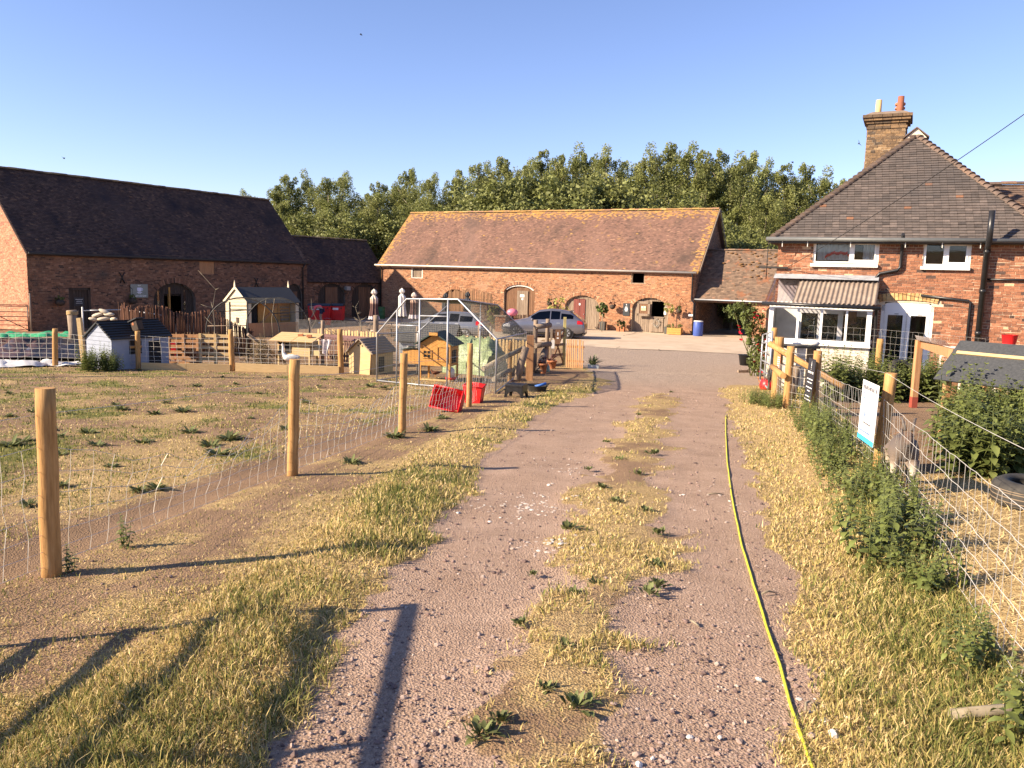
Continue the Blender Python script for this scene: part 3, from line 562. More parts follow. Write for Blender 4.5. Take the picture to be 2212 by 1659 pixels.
# =============== CENTRE BARN
A=math.radians(27); dA=Vector((math.cos(A),-math.sin(A),0)); pA=Vector((math.sin(A),math.cos(A),0))
rc=G(1494,724); s=[t/100 for t in range(1500,4000) if proj(rc-dA*(t/100))[0]<822][0]; WB=s; lc=rc-dA*WB
zb=rc.z-.06
barn=thing('brick_barn','long red brick barn with sunlit orange-brown tiled roof and arched doors','barn',(lc.x,lc.y,zb),-A)
BD=8.8; ze=onwall(barn,1498,583)[1]; 
zr=None
for t in range(300,900):
    q=barn.matrix_basis@Vector((WB,BD/2,t/100))
    if proj(q)[1]<452: zr=t/100; break
print('barn',lc,rc,WB,'eave',ze,'ridge',zr)
def arch(root,X0,Ytop,X1,Yspr,zbase=0):
    a=rect(root,X0,Ytop,X1,Yspr); return (a[0],a[1],zbase,a[2],a[3]-a[2])
aA=arch(barn,1089,615,1156,632,.1); aB=arch(barn,1221,638,1296,664,.05); aC=arch(barn,1366,643,1444,668,.05)
wL=rect(barn,889,572,913,602); wR=rect(barn,1364,582,1393,613); dL=rect(barn,863,621,891,700)
aM=arch(barn,955,625,1012,650,.1)
OP=[aA,aB,aC,(wL[0],wL[1],wL[2],wL[3],0),(wR[0],wR[1],wR[2],wR[3],0),(dL[0],dL[1],.05,dL[3],0),aM]
bw=wall(barn,0,WB,0,ze,OP,M['brick_barn'],M['mortar'],parts=300,seed=10,T=.35,vis=lambda x,z:z>.2)
for k,op in enumerate((aA,aB,aC,aM)): ring(op,M['brick_barn'],bw,seed=k)
def gtop(w,ze,zr): return lambda z:(0,w) if z<ze else ((z-ze)/(zr-ze)*w/2,w-(z-ze)/(zr-ze)*w/2)
wall(barn,0,BD,0,zr-.08,[],M['brick_shaded'],M['mortar_dark'],Mw((WB,0,0),math.pi/2),top=gtop(BD,ze-.02,zr-.05),seed=12,T=.3,name='gable_wall')
wall(barn,0,BD,0,zr-.08,[],M['brick_shaded'],M['mortar_dark'],Mw((0,BD,0),-math.pi/2),top=gtop(BD,ze-.02,zr-.05),seed=13,T=.3,name='gable_wall',fine=False)
slab(barn,.3,WB-.3,BD-.3,BD,0,ze,M['mortar_dark'],'back_wall')
rise=zr-ze; sl=math.hypot(rise,BD/2+.3); Vf=Vector((0,BD/2+.0,rise)).normalized(); ov=.35
O=Vector((0,0,ze))-Vf*ov; vl=math.hypot(BD/2,rise)+ov-.04
def lich(u,v,r): 
    e=min((vl-v)/1.1,(WB+.25-u)/.9,(u+.25)/.7); return r.random()<max(0,.95-e*.9) if e<1.05 else r.random()<.004
rf=tiles(barn,O,(1,0,0),Vf,lambda v:-.25,lambda v:WB+.25,vl,M['tile_barn'],gauge=.1,tw=.168,parts=0,seed=21,lich=lich,lmat=M['tile_lichen'],wob=.02)
Vb=Vector((0,-BD/2,rise)).normalized(); tiles(barn,Vector((WB,BD,ze))-Vb*ov,(-1,0,0),Vb,lambda v:-.25,lambda v:WB+.25,vl,M['tile_barn'],gauge=.3,tw=.5,seed=22,name='back_roof')
ridge(rf,(-.25,BD/2,zr+.0),(WB+.25,BD/2,zr+.0),M['tile_lichen'],r=.13)
# gutter, downpipes, rafters at the gable
gu=MB().tube([(-.35,-.28,ze-.12),(WB/2,-.28,ze-.15),(WB+.15,-.28,ze-.18)],.06,8).build('gutter',flat('gutter_grey',(.55,.5,.42),rough=.5),barn)
slab(barn,-.2,WB+.2,-.2,-.12,ze-.26,ze-.1,M['wood_dark'],'fascia')
pipe(barn,[(WB-.15,-.26,ze-.2),(WB-.12,-.1,ze-.45),(WB-.12,-.08,ze-1.9),(WB+.06,-.08,ze-2.1),(WB+.06,-.08,.1)],.05,M['black_plastic'])
pipe(barn,[(.15,-.26,ze-.2),(.1,-.1,ze-.4),(.08,-.08,.1)],.05,M['iron'])
for y0,y1 in((-.1,BD/2),(BD+.1,BD/2)): MB().beam((WB+.32,y0,ze+(-.1)*rise/(BD/2)),(WB+.32,y1,zr-.02),.05,.16).build('verge_board',M['wood_grey'],barn)
# doors
door=MB().box((0,0,0),(.01,.01,.01)); 
def archdoor(op,mat,name,skip=None,w=.13,y=.16,seed=1,label=None):
    d=MB().b2(op[0]+.02,op[1]-.02,y+.035,y+.06,op[2],op[3]+op[4]*.5).build(name,M['wood_dark'],barn); boards(op,mat,d,y=y,w=w,skip=skip,seed=seed)
    if label: d['label']=label
    return d
def dark_back(op,y=.4): pass
rA=rect(barn,1115,628,1139,690); dA_=archdoor(aA,M['wood_brown'],'cart_door',seed=2)
boards((rA[0],rA[1],.12,rA[3],0),M['wood_grey'],dA_,y=.09,w=.16,seed=7); slab(dA_,rA[0]+.25,rA[1]-.3,.078,.09,rA[3]-.45,rA[3]-.27,M['white'],'notice'); slab(dA_,rA[0]+.5,rA[1]-.5,.08,.09,rA[3]-.65,rA[3]-.52,M['white'],'notice')
cr=MB(); n=14
for k in range(n):
    a0,a1=math.pi*(.12+.76*k/n),math.pi*(.12+.76*(k+1)/n); c0=(aA[0]+aA[1])/2; hw=(aA[1]-aA[0])/2-.01; f=lambda a,r:(c0+(hw-r)*math.cos(a),aA[3]+(aA[4]-.01-r*.8)*math.sin(a))
    cr.prism([f(a0,0),f(a1,0),f(a1,.12),f(a0,.12)],.05,.11)
cr.build('arch_trim',M['white_old'],dA_)
rB=rect(barn,1237,646,1262,704); dB=archdoor(aB,M['wood_grey'],'barn_door',seed=3,skip=[(rB[0],rB[1],0,rB[3]+.02)])
M['red_door']=pm('red_brown_paint',[(.14,.035,.028),(.19,.055,.04)],scale=4,stretch=(4,4,.5),rough=.55,bump=.1)
boards((rB[0],rB[1],.08,rB[3],0),M['red_door'],dB,y=.12,w=.14,gap=.006,seed=9); slab(dB,rB[0]+.4,rB[1]-.35,.105,.118,rB[3]-.42,rB[3]-.28,M['white'],'notice'); MB().ball((rB[1]-.08,.1,1.05),.03).build('handle',M['galv'],dB)
rC=rect(barn,1405,652,1433,684); lo=rect(barn,1404,687,1432,718); op=aC
dC=thing('x','x','x'); bpy.data.objects.remove(dC)
dC=MB().b2(op[0]+.02,rC[0]-.02,.195,.22,op[2],op[3]).build('stable_doorway',M['wood_dark'],barn)
boards(op,M['wood_grey'],dC,y=.16,w=.14,seed=11,skip=[(rC[0],rC[1],0,rC[3]+.02)])
boards((rC[0],rC[1],.12,rC[2]-.08,0),M['wood_grey'],dC,y=.13,w=.16,seed=12,name='lower_door_board'); slab(dC,rC[0]-.02,rC[1]+.02,.1,.19,rC[2]-.08,rC[2]-.01,M['wood_grey'],'door_ledge')
hl=rect(barn,1367,653,1404,684); lf=MB()   # open upper leaf
Lw=rC[1]-rC[0]; x1=rC[0]; 
leaf=MB().b2(x1-Lw,x1,-.10,-.07,rC[2],rC[3]).build('open_door_leaf',M['wood_brown'],dC)
for a,b,c,d in((x1-Lw,x1,rC[3]-.16,rC[3]),(x1-Lw,x1,rC[2],rC[2]+.16),(x1-Lw,x1-Lw+.14,rC[2],rC[3]),(x1-.14,x1,rC[2],rC[3])): slab(leaf,a,b,-.13,-.102,c,d,M['wood_grey'],'door_rail')
slab(leaf,x1-Lw*.68,x1-Lw*.3,-.135,-.12,rC[2]+.35,rC[3]-.3,flat('old_notice',(.42,.36,.22),rough=.8),'notice')
for q in(.6,.4): slab(leaf,x1-Lw*(q+.04),x1-Lw*(q-.04),-.142,-.136,rC[3]-.42,rC[3]-.34,M['white'],'notice_picture')
wr=MB(); rr=random.Random(3); c=Vector(((rC[0]+rC[1])/2,.06,rC[2]-.42))
for k in range(90):
    a=rr.uniform(0,6.28); p=c+Vector((math.cos(a)*.2,rr.uniform(-.02,.03),math.sin(a)*.22)); q=p+Vector((rr.gauss(0,.07),rr.uniform(-.06,0),rr.gauss(0,.09))); wr.tube([p,q],[.012,.002],3)
wr.build('dried_wreath',flat('dry_wreath',(.40,.38,.33),rough=.9),dC)
# upper openings
wf=MB(); 
for a,b,c_,d in((wL[0],wL[1],wL[2],wL[2]+.08),(wL[0],wL[0]+.07,wL[2],wL[3]),(wL[1]-.07,wL[1],wL[2],wL[3])): wf.b2(a,b,.0,.1,c_,d)
wf=wf.build('shuttered_window',M['white_old'],barn); boards((wL[0]+.07,wL[1]-.07,wL[2]+.08,wL[3],0),M['wood_grey'],wf,y=.06,w=.13,seed=15)
wf=MB()
for a,b,c_,d in((wR[0],wR[1],wR[2],wR[2]+.06),(wR[0],wR[0]+.06,wR[2],wR[3]),(wR[1]-.06,wR[1],wR[2],wR[3])): wf.b2(a,b,.02,.12,c_,d)
wf.build('hayloft_opening',M['wood_grey'],barn)
d_=MB().b2(dL[0]-.06,dL[1]+.06,.02,.1,dL[3]-.0,dL[3]+.12).build('door',M['red_door'],barn); boards((dL[0],dL[1],.06,dL[3],0),M['wood_brown'],d_,y=.1,w=.18,seed=16)
dM=MB().b2(aM[0],aM[1],.2,.25,.1,aM[3]).build('barn_door',M['wood_dark'],barn); boards(aM,M['wood_brown'],dM,y=.14,w=.16,seed=17)
# =============== LEFT BARN
B_=math.radians(31); ln=G(66,716); dB_=Vector((math.sin(B_),math.cos(B_),0)); nB=Vector((-math.cos(B_),math.sin(B_),0))
LL=[t/100 for t in range(1000,4000) if proj(ln+dB_*(t/100))[0]>664][0]
lb=thing('cafe_barn','dark-roofed brick barn in shade with cafe sign and sunlit gable end','barn',(ln.x,ln.y,ln.z-.05),math.pi/2-B_)
le=onwall(lb,64,547)[1]; le2=onwall(lb,662,558)[1]; LD=7.6
q=[t/100 for t in range(400,1200) if proj(lb.matrix_basis@Vector((LL,LD/2,t/100)))[1]<433][0]; lr=q
print('left barn',ln,LL,le,le2,lr, proj(lb.matrix_basis@Vector((LL,LD/2,lr))))
le=(le+le2)/2
lD=rect(lb,150,622,197,706); lA=arch(lb,331,611,422,648,.05); lA2=arch(lb,617,613,653,636,.05); lH=rect(lb,431,557,463,592)
OPL=[(lD[0],lD[1],.05,lD[3],0),lA,lA2,(lH[0],lH[1],lH[2],lH[3],0)]
lw=wall(lb,0,LL,0,le,OPL,M['brick_shaded'],M['mortar_dark'],parts=300,seed=30,T=.35,course=.078,bl=.235)
ring(lA,M['brick_shaded'],lw,seed=31,depth=.3); ring(lA2,M['brick_shaded'],lw,seed=32,depth=.3)
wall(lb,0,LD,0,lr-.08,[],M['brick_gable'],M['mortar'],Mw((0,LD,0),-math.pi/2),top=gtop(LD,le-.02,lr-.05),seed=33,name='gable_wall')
wall(lb,0,LD,0,lr-.08,[],M['brick_shaded'],M['mortar_dark'],Mw((LL,0,0),math.pi/2),top=gtop(LD,le-.02,lr-.05),seed=34,name='gable_wall',fine=False)
slab(lb,.3,LL-.3,LD-.3,LD,0,le,M['mortar_dark'],'back_wall')
rl=lr-le; Vl=Vector((0,LD/2,rl)).normalized(); vll=math.hypot(LD/2,rl)+.3
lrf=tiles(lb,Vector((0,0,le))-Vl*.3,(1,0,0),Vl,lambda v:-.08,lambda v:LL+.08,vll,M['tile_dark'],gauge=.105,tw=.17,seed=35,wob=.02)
Vk=Vector((0,-LD/2,rl)).normalized(); tiles(lb,Vector((LL,LD,le))-Vk*.3,(-1,0,0),Vk,lambda v:-.08,lambda v:LL+.08,vll,M['tile_dark'],gauge=.3,tw=.5,seed=36,name='back_roof')
M['ridge_moss']=tintmat('ridge_moss',[(0,(.09,.06,.045)),(.5,(.15,.10,.065)),(1,(.24,.18,.10))])
ridge(lrf,(-.05,LD/2,lr),(LL+.05,LD/2,lr),M['ridge_moss'],r=.13)
MB().beam((-.02,-.24,le-.16),(LL,-.24,le-.16),.08,.09).build('gutter',M['iron'],lb)
fd=MB(); 
for a,b,c_,d in((lD[0],lD[0]+.12,.05,lD[3]),(lD[1]-.12,lD[1],.05,lD[3]),(lD[0],lD[1],lD[3]-.12,lD[3])): fd.b2(a,b,.02,.14,c_,d)
fd=fd.build('plank_door',M['wood_dark'],lb); boards((lD[0]+.12,lD[1]-.12,.08,lD[3]-.12,0),M['wood_dark'],fd,y=.1,w=.17,seed=37); cx=(lD[0]+lD[1])/2; zt=lD[3]
slab(fd,cx-.28,cx+.28,.085,.1,zt-.95,zt-.5,flat('dark_notice',(.03,.03,.032)),'notice')
for i,wd in enumerate((.4,.3,.36)): slab(fd,cx-wd/2,cx+wd/2,.078,.085,zt-.62-.1*i,zt-.6-.1*i,M['white_old'],'notice_line')
# cafe arch: frame with glazed door standing open, warm interior beyond
ad=MB().b2(lA[0],lA[1],.3,.34,lA[3]+.25,lA[3]+.3).build('cafe_doorway',M['wood_dark'],lb); wA=lA[1]-lA[0]
boards(lA,M['wood_dark'],ad,y=.22,w=.15,seed=38,x1=lA[0]+wA*.28); boards(lA,M['wood_dark'],ad,y=.22,w=.15,seed=39,x0=lA[0]+wA*.70); boards(lA,M['wood_dark'],ad,y=.22,w=.15,seed=40,x0=lA[0]+wA*.28,x1=lA[0]+wA*.70,zb=lA[3]+.35)
for k in(.14,.40,.76): slab(ad,lA[0]+wA*k,lA[0]+wA*k+.12,.2,.216,.9,2.1,M['glass'],'pane')
slab(ad,lA[0]+wA*.40,lA[0]+wA*.44,.2,.3,.05,2.3,M['wood_orange'],'door_post'); slab(ad,lA[0]+wA*.27,lA[0]+wA*.29,.2,.3,.05,2.3,M['wood_dark'],'door_post')
d2=MB().b2(lA2[0],lA2[1],.2,.25,.05,lA2[3]).build('stable_door',M['wood_dark'],lb); boards(lA2,M['wood_dark'],d2,y=.14,w=.15,seed=41); w2=lA2[1]-lA2[0]; boards((lA2[0]+w2*.3,lA2[0]+w2*.75,.05,lA2[3]+.2,0),M['wood_brown'],d2,y=.1,w=.2,seed=42)
hh=MB().b2(lH[0],lH[1],.1,.14,lH[2],lH[3]).build('loft_hatch',M['wood_dark'],lb); boards((lH[0],lH[1],lH[2],lH[3],0),M['wood_red'],hh,y=.03,w=.2,seed=43)
for X,Y in((263,600),(553,610)):   # iron wall ties
    x,zc=onwall(lb,X,Y); t=MB(); t.tube([(x-.15,-.04,zc+.3),(x-.04,-.04,zc+.1),(x,-.04,zc),(x+.05,-.04,zc-.12),(x+.16,-.04,zc-.3)],.035,5); t.tube([(x+.15,-.04,zc+.3),(x,-.04,zc+.02),(x-.12,-.04,zc-.3)],.03,5); t.build('wall_tie',M['iron'],lb)
pipe(lb,[(LL-.4,-.24,le-.2),(LL-.5,-.1,le-.5),(LL-.5,-.1,.1)],.05,M['iron'])
# =============== LINK RANGE between the two barns
k0=lb.matrix_basis@Vector((LL+.05,.5,0)); k1=barn.matrix_basis@Vector((-.1,1.2,0)); dk=(k1-k0); dk.z=0; KL=dk.length
kb=thing('low_range','low brick range with arched stable doors joining the two barns','barn',(k0.x,k0.y,g(0,58)-.05),math.atan2(dk.y,dk.x))
ke=onwall(kb,740,602)[1]; KD=5.4; q=[t/100 for t in range(250,900) if proj(kb.matrix_basis@Vector((KL*.6,KD/2,t/100)))[1]<516][0]; kr=q; print('link',KL,ke,kr)
kA=arch(kb,687,612,745,640,.05); kB=arch(kb,760,612,815,640,.05)
kw=wall(kb,0,KL,0,ke,[kA,kB],M['brick_shaded'],M['mortar_dark'],seed=50,tbias=.1)
for i,op in enumerate((kA,kB)):
    ring(op,M['brick_shaded'],kw,seed=51+i,depth=.28); d=MB().b2(op[0],op[1],.2,.25,.05,op[3]).build('stable_door',M['wood_dark'],kb); boards(op,M['wood_dark'],d,y=.14,w=.16,seed=53+i); w=op[1]-op[0]; boards((op[0]+w*.3,op[0]+w*.75,.05,op[3]+op[4]*.7,0),M['wood_brown'],d,y=.1,w=.2,seed=55+i)
slab(kb,0,KL,KD-.3,KD,0,ke,M['mortar_dark'],'back_wall'); rk=kr-ke; Vk=Vector((0,KD/2,rk)).normalized(); vk=math.hypot(KD/2,rk)+.35
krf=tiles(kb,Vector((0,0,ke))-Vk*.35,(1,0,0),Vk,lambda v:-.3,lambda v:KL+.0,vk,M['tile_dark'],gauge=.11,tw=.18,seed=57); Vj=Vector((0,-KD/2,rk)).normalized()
tiles(kb,Vector((KL,KD,ke))-Vj*.35,(-1,0,0),Vj,lambda v:0,lambda v:KL+.3,vk,M['tile_dark'],gauge=.3,tw=.5,seed=58,name='back_roof'); ridge(krf,(-.2,KD/2,kr),(KL,KD/2,kr),M['ridge_moss'])
lamp=MB().b2(KL*.45,KL*.45+.1,-.3,0,ke-.75,ke-.65); lamp.box((KL*.45+.1,-.35,ke-.7),(.35,.25,.28)); lamp.build('floodlight',flat('lamp_grey',(.3,.28,.25)),kb)
# =============== CARTSHED right of the barn
cs=thing('cart_shed','low open-fronted cart shed with moss-spotted tiled roof','shed',tuple(barn.matrix_basis@Vector((WB+.02,.35,0))),-A)
ce=onwall(cs,1580,645)[1]; CD=5.0; CW=8.5; q=[t/100 for t in range(250,900) if proj(cs.matrix_basis@Vector((2.,CD/2,t/100)))[1]<541][0]; cr_=q; print('cartshed',ce,cr_)
r_=cr_-ce; Vc=Vector((0,CD/2,r_)).normalized(); vc=math.hypot(CD/2,r_)+.3
crf=tiles(cs,Vector((0,0,ce))-Vc*.3,(1,0,0),Vc,lambda v:0,lambda v:CW,vc,M['tile_shed'],gauge=.11,tw=.18,seed=61,wob=.015); Vd=Vector((0,-CD/2,r_)).normalized()
tiles(cs,Vector((CW,CD,ce))-Vd*.3,(-1,0,0),Vd,lambda v:0,lambda v:CW,vc,M['tile_shed'],gauge=.3,tw=.5,seed=62,name='back_roof'); ridge(crf,(0,CD/2,cr_),(CW,CD/2,cr_),M['tile_shed'])
ms=MB(); rr=random.Random(5)
for k in range(70):
    u,v=abs(rr.gauss(4.2,1.5)),vc-abs(rr.gauss(0,.9))-.15; p=Vector((0,0,ce))-Vc*.3+Vector((u,0,0))+Vc*v; ms.ball(p+Vector((0,-.03,.03)),rr.uniform(.05,.12),6,4,sc=(1.3,1,.5))
ms.build('moss_cushion',pm('moss',[(.13,.07,.03),(.20,.11,.045)],scale=14,rough=1),crf)['kind']='stuff'
x1=onwall(cs,1622,690)[0]
op=(x1+.9,x1+3.2,.05,1.75,.55)
wall(cs,x1,CW,0,ce-.05,[op],M['brick_barn'],M['mortar'],seed=63,name='front_wall'); ring(op,M['brick_barn'],cs,seed=64,depth=.2)
dd=MB().b2(op[0],op[1],.2,.25,.05,op[3]).build('plank_door',M['wood_dark'],cs); boards(op,M['wood_grey'],dd,y=.14,w=.15,seed=65)
wall(cs,0,CD,0,ce,[],M['brick_shaded'],M['mortar_dark'],Mw((.06,0,0),math.pi/2),seed=66,name='side_wall',T=.05)
slab(cs,x1,x1+.3,.3,CD,0,ce,M['mortar_dark'],'partition'); slab(cs,.1,x1,-.05,.12,ce-.28,ce-.06,M['wood_dark'],'lintel'); MB().tube([(-.1,-.3,ce-.12),(CW,-.3,ce-.14)],.05,6).build('gutter',M['galv'],cs)
slab(cs,x1+.3,CW,CD-.3,CD,0,ce,M['mortar_dark'],'back_wall'); slab(cs,.1,x1,CD-.2,CD,ce-.5,ce,M['wood_dark'],'back_lintel')
# =============== FARMHOUSE
HA=math.radians(26); hc=P(1670,700,24.2); hz=-1.45
hs=thing('farmhouse','brick farmhouse with hipped tiled roof, tall chimney and white windows','house',(hc.x,hc.y,hz),-HA)
HW=6.8; HD=9.5; he=onwall(hs,1760,503)[1]
R=lambda *a,yo=0: rect(hs,*a,yo=yo)
w1=R(1757,519,1899,570); w2=R(1995,521,2098,576); pd=R(1901,656,2014,757)
print('house eave',he,'w1',w1,'w2',w2,'pd',pd)
pdo=(pd[0],pd[1],.15,pd[3]-.06,.10)
PX0=onwall(hs,1663,660,-1.3)[0]; PX1=onwall(hs,1886,660,-1.3)[0]
inner=(PX0+.75,PX0+1.75,.2,2.2,0)     # door behind the porch
vis=lambda x,z: 900<proj(hs.matrix_basis@Vector((x,0,z)))[0]<2205 and z>1.1
hw=wall(hs,0,HW,0,he-.12,[(w1[0],w1[1],w1[2],w1[3],0),(w2[0],w2[1],w2[2],w2[3],0),pdo,inner],M['brick_house'],M['mortar_house'],parts=300,vis=vis,seed=70,course=.077,bl=.235,prot=.010,jag=.006)
# dentil course under the eaves
me=unitbox('dentil_brick',M['brick_house'])
for k in range(int(HW/.24)): inst('dentil_brick',me,hw,(.12+k*.24,-.045,he-.27),(0,0,0),(.11,.09,.075),random.uniform(.1,.6))
slab(hs,0,HW,-.07,-.012,he-.23,he-.12,M['brick_house'],'eaves_course').color=(.3,.3,.3,1)
wall(hs,0,HD,0,he-.12,[],M['brick_house'],M['mortar_house'],Mw((0,HD,0),-math.pi/2),seed=71,name='side_wall')
wall(hs,0,HD,0,he-.12,[],M['brick_house'],M['mortar_house'],Mw((HW,0,0),math.pi/2),seed=72,name='side_wall',fine=False)
slab(hs,0,HW,HD-.3,HD,0,he-.1,M['mortar_house'],'back_wall')
slab(hs,.3,HW-.3,.3,HD-.3,2.55,2.62,M['dark'],'upper_floor')
# lower rubble stone and pale mortar right of the garden door
st=MB(); rr=random.Random(8); xr=pd[1]+.5; zt=1.55
smes=[]
for q in range(6):
    m_=MB(); n_=8; rq=random.Random(q); ang=[(i+rq.uniform(-.25,.25))/n_*6.283 for i in range(n_)]
    ro=[(max(-.5,min(.5,.62*math.cos(t)*rq.uniform(.85,1.1))),max(-.5,min(.5,.62*math.sin(t)*rq.uniform(.85,1.1)))) for t in ang]
    m_.v=[(x,0,z) for x,z in ro]+[(x*.88,-.7,z*.84) for x,z in ro]+[(0,-.9,0)]; m_.f=[(i,(i+1)%n_,(i+1)%n_+n_,i+n_) for i in range(n_)]+[(i+n_,(i+1)%n_+n_,2*n_) for i in range(n_)]; m_.t=[.5]*len(m_.f); m_.sm=[False]*len(m_.f); smes.append(m_.mesh('stone',M['stone_house']))
bme_=unitbox('brick',M['brick_house']); pz=.1
slab(hs,pd[1]+.25,HW,-.02,-.013,0,zt,flat('pale_mortar',(.66,.60,.50),rough=.95,var=.15),'rubble_bed')
while pz<zt-.1:
    h=rr.choice((.15,.19,.23)); x=pd[1]+.28
    while x<HW-.1:
        w=rr.uniform(.16,.48)
        if rr.random()<.25 or x<pd[1]+.6:
            w=.24
            for j in range(int(h/.075)): inst('brick',bme_,hw,(x+w/2,-.022,pz+.04+j*.077),(0,0,0),(w*.88,.016,.058),rr.random())
        else: inst('stone',rr.choice(smes),hw,(x+w/2,-.018,pz+h/2+rr.uniform(-.01,.01)),(0,rr.uniform(-.1,.1),0),(w*.95,.03,h*.92),rr.random())
        x+=w+.012
    pz+=h+.012
# hipped roof
S=HW/2; q=[t/100 for t in range(400,1400) if proj(hs.matrix_basis@Vector((S,S,t/100)))[1]<293][0]; hr=q; print('house ridge',hr,proj(hs.matrix_basis@Vector((S,S,hr))),proj(hs.matrix_basis@Vector((0,0,he))))
ri=hr-he; Vh=Vector((0,S,ri)).normalized(); sl=math.hypot(S,ri); ov=.42; k=S/sl
Oh=Vector((0,0,he))-Vh*ov*.9; tot=sl+ov*.9-.1
vis2=lambda u,v: proj(hs.matrix_basis@(Oh+Vector((u,0,0))+Vh*v))[0]<2200
hrf=tiles(hs,Oh,(1,0,0),Vh,lambda v:(v-ov*.9)*k,lambda v:HW-(v-ov*.9)*k,tot,M['tile_house'],gauge=.118,tw=.19,parts=300,vis=vis2,seed=75,th=.02,wob=.012)
Vs=Vector((S,0,ri)).normalized(); Ol=Vector((0,HD,he))-Vs*ov*.9
tiles(hs,Ol,(0,-1,0),Vs,lambda v:0,lambda v:HD-(v-ov*.9)*k,tot,M['tile_house'],gauge=.118,tw=.19,seed=76,name='side_roof')
Vt=Vector((-S,0,ri)).normalized(); tiles(hs,Vector((HW,0,he))-Vt*ov*.9,(0,1,0),Vt,lambda v:(v-ov*.9)*k,lambda v:HD,tot,M['tile_house'],gauge=.118,tw=.19,seed=77,name='side_roof')
# bonnet hip tiles
bm=MB(); prof=[(.13*math.cos(t),.10*math.sin(t)) for t in [math.pi*i/6 for i in range(7)]]
bm.add([(0,y,z) for y,z in prof]+[(.30,y*.75,z*.7-.05) for y,z in prof],[(i,i+1,i+8,i+7) for i in range(6)]+[tuple(range(6,-1,-1))]); bme=bm.mesh('bonnet_tile',M['tile_bonnet'])
for c in((0,0),(HW,0)):
    a=Vector((c[0],c[1],he))-Vector((S if c[0]==0 else -S,S,ri)).normalized()*.45; b=Vector((S,S,hr)); d=b-a; n=int(d.length/.2); u=d.normalized(); w=Vector((0,0,1)).cross(u).normalized(); Rr=Matrix((u,w,u.cross(w))).transposed().to_euler()
    for i in range(n): inst('bonnet_tile',bme,hrf,a+u*(i*.2)+Vector((0,0,.015)),Rr,(1,1,1),random.uniform(0,.5 if c[0]==0 else .62))
ridge(hrf,(S,S,hr),(S,HD+1,hr),M['tile_bonnet'],r=.13)
g_=MB(); g_.prism([(S-.3,hr-.1),(S+.3,hr-.1),(S,hr+.2)],S-.12,S+.4); g_.build('gablet',flat('cement',(.62,.52,.42),rough=.9),hrf)
for sgn in(-1,1): MB().beam((S,S+.1,hr+.22),(S+sgn*.36,S+.1,hr-.08),.55,.03).build('gablet_tile',M['tile_bonnet'],hrf)
# gutter and fascia, brackets
MB().tube([(-.3,-.42,he-.2),(HW+.3,-.42,he-.23)],.06,8).build('gutter',flat('gutter_dark',(.10,.105,.105),rough=.45),hs)
slab(hs,-.25,HW+.2,-.36,-.33,he-.30,he-.17,M['black_plastic'],'fascia'); slab(hs,-.2,HW+.2,-.33,-.075,he-.26,he-.24,M['wood_dark'],'soffit')
for x in(.15,.85,2.0,3.4,4.3,5.2,6.2): MB().beam((x,-.36,he-.22),(x,-.34,he-.42),.015,.02).build('gutter_bracket',M['white_old'],hs)
# windows
for i,(w,X0,Y0,X1,Y1) in enumerate(((w1,1743,509,1918,517),(w2,1974,512,2115,519))):
    b=R(X0,Y0,X1,Y1); slab(hs,b[0],b[1],-.055,-.012,b[2],b[3],M['white_old'],'lintel_board')
    ww=window(hs,w,hs,mull=(.58,) if i==0 else (.46,),bars=(0,1),fr=.065); slab(ww,w[0]-.05,w[1]-.0,-.12,.05,w[2]-.09,w[2]-.003,M['white'],'sill')
    bx=MB(); x0,x1,z0,z1=w[0]-.2,w[1]+.2,w[2]-.3,w[3]+.15
    bx.b2(x0,x1,1.6,1.65,z0,z1); bx.build('dark_backing',flat('room_dark%d'%i,(.10,.09,.08),rough=.9),hs)  # dark backing sheet: the unlit room's shade is put into its colour
cu=MB(); M['curtain']=pm('curtain_white',[(.62,.60,.60),(.76,.74,.74)],scale=3,rough=.9,bump=0,trans=.3)
for i in range(24): 
    x=w1[0]+.1+i*.042; y=.13+.02*math.sin(i*1.9); y2=.13+.02*math.sin((i+1)*1.9); cu.quad((x,y,w1[2]+.1),(x+.042,y2,w1[2]+.1),(x+.042,y2,w1[3]),(x,y,w1[3]))
cu.build('net_curtain',M['curtain'],hs)
cu=MB()
for i in range(8):
    x=w1[1]-.42+i*.035; y=.13+.02*math.sin(i*2.3); y2=.13+.02*math.sin((i+1)*2.3); cu.quad((x,y,w1[2]+.1),(x+.035,y2,w1[2]+.1),(x+.035,y2,w1[3]),(x,y,w1[3]))
cu.build('net_curtain',M['curtain'],hs)
slab(hs,w1[0],w1[1],.08,.3,w1[2]-.02,w1[2]+.03,M['white'],'inner_sill'); slab(hs,w2[0],w2[1],.08,.3,w2[2]-.02,w2[2]+.03,M['white'],'inner_sill')
t=MB(); pr=[(w1[0]+.32+.06*i,w1[2]+.10+.13*math.sin(min(1,i/4.)*1.6)+.02*math.sin(i*2.)) for i in range(14)]
for i in range(13): 
    a,b=pr[i],pr[i+1]; t.prism([(a[0],a[1]+.04-.06*(i>9)),(b[0],b[1]+.04-.06*(i>9)),(b[0],b[1]+.12-.08*(i>9)),(a[0],a[1]+.12-.08*(i>9))],.10,.20)
tag(t.build('red_towel',pm('red_cloth',[(.55,.03,.04),(.7,.05,.06)],scale=20,rough=.95)),'crumpled bright red towel lying inside the upstairs window','towel'); o=bpy.data.objects['red_towel']; o.matrix_basis=hs.matrix_basis.copy()
t=MB(); t.ball((0,0,.09),.12,10,6,sc=(1.1,.7,.8)); t=t.build('soft_toy',flat('toy_white',(.75,.74,.72),rough=.9)); t.location=hs.matrix_basis@Vector((w1[1]-.3,.17,w1[2]+.03)); tag(t,'round white soft toy on the sill of the upstairs casement','toy')
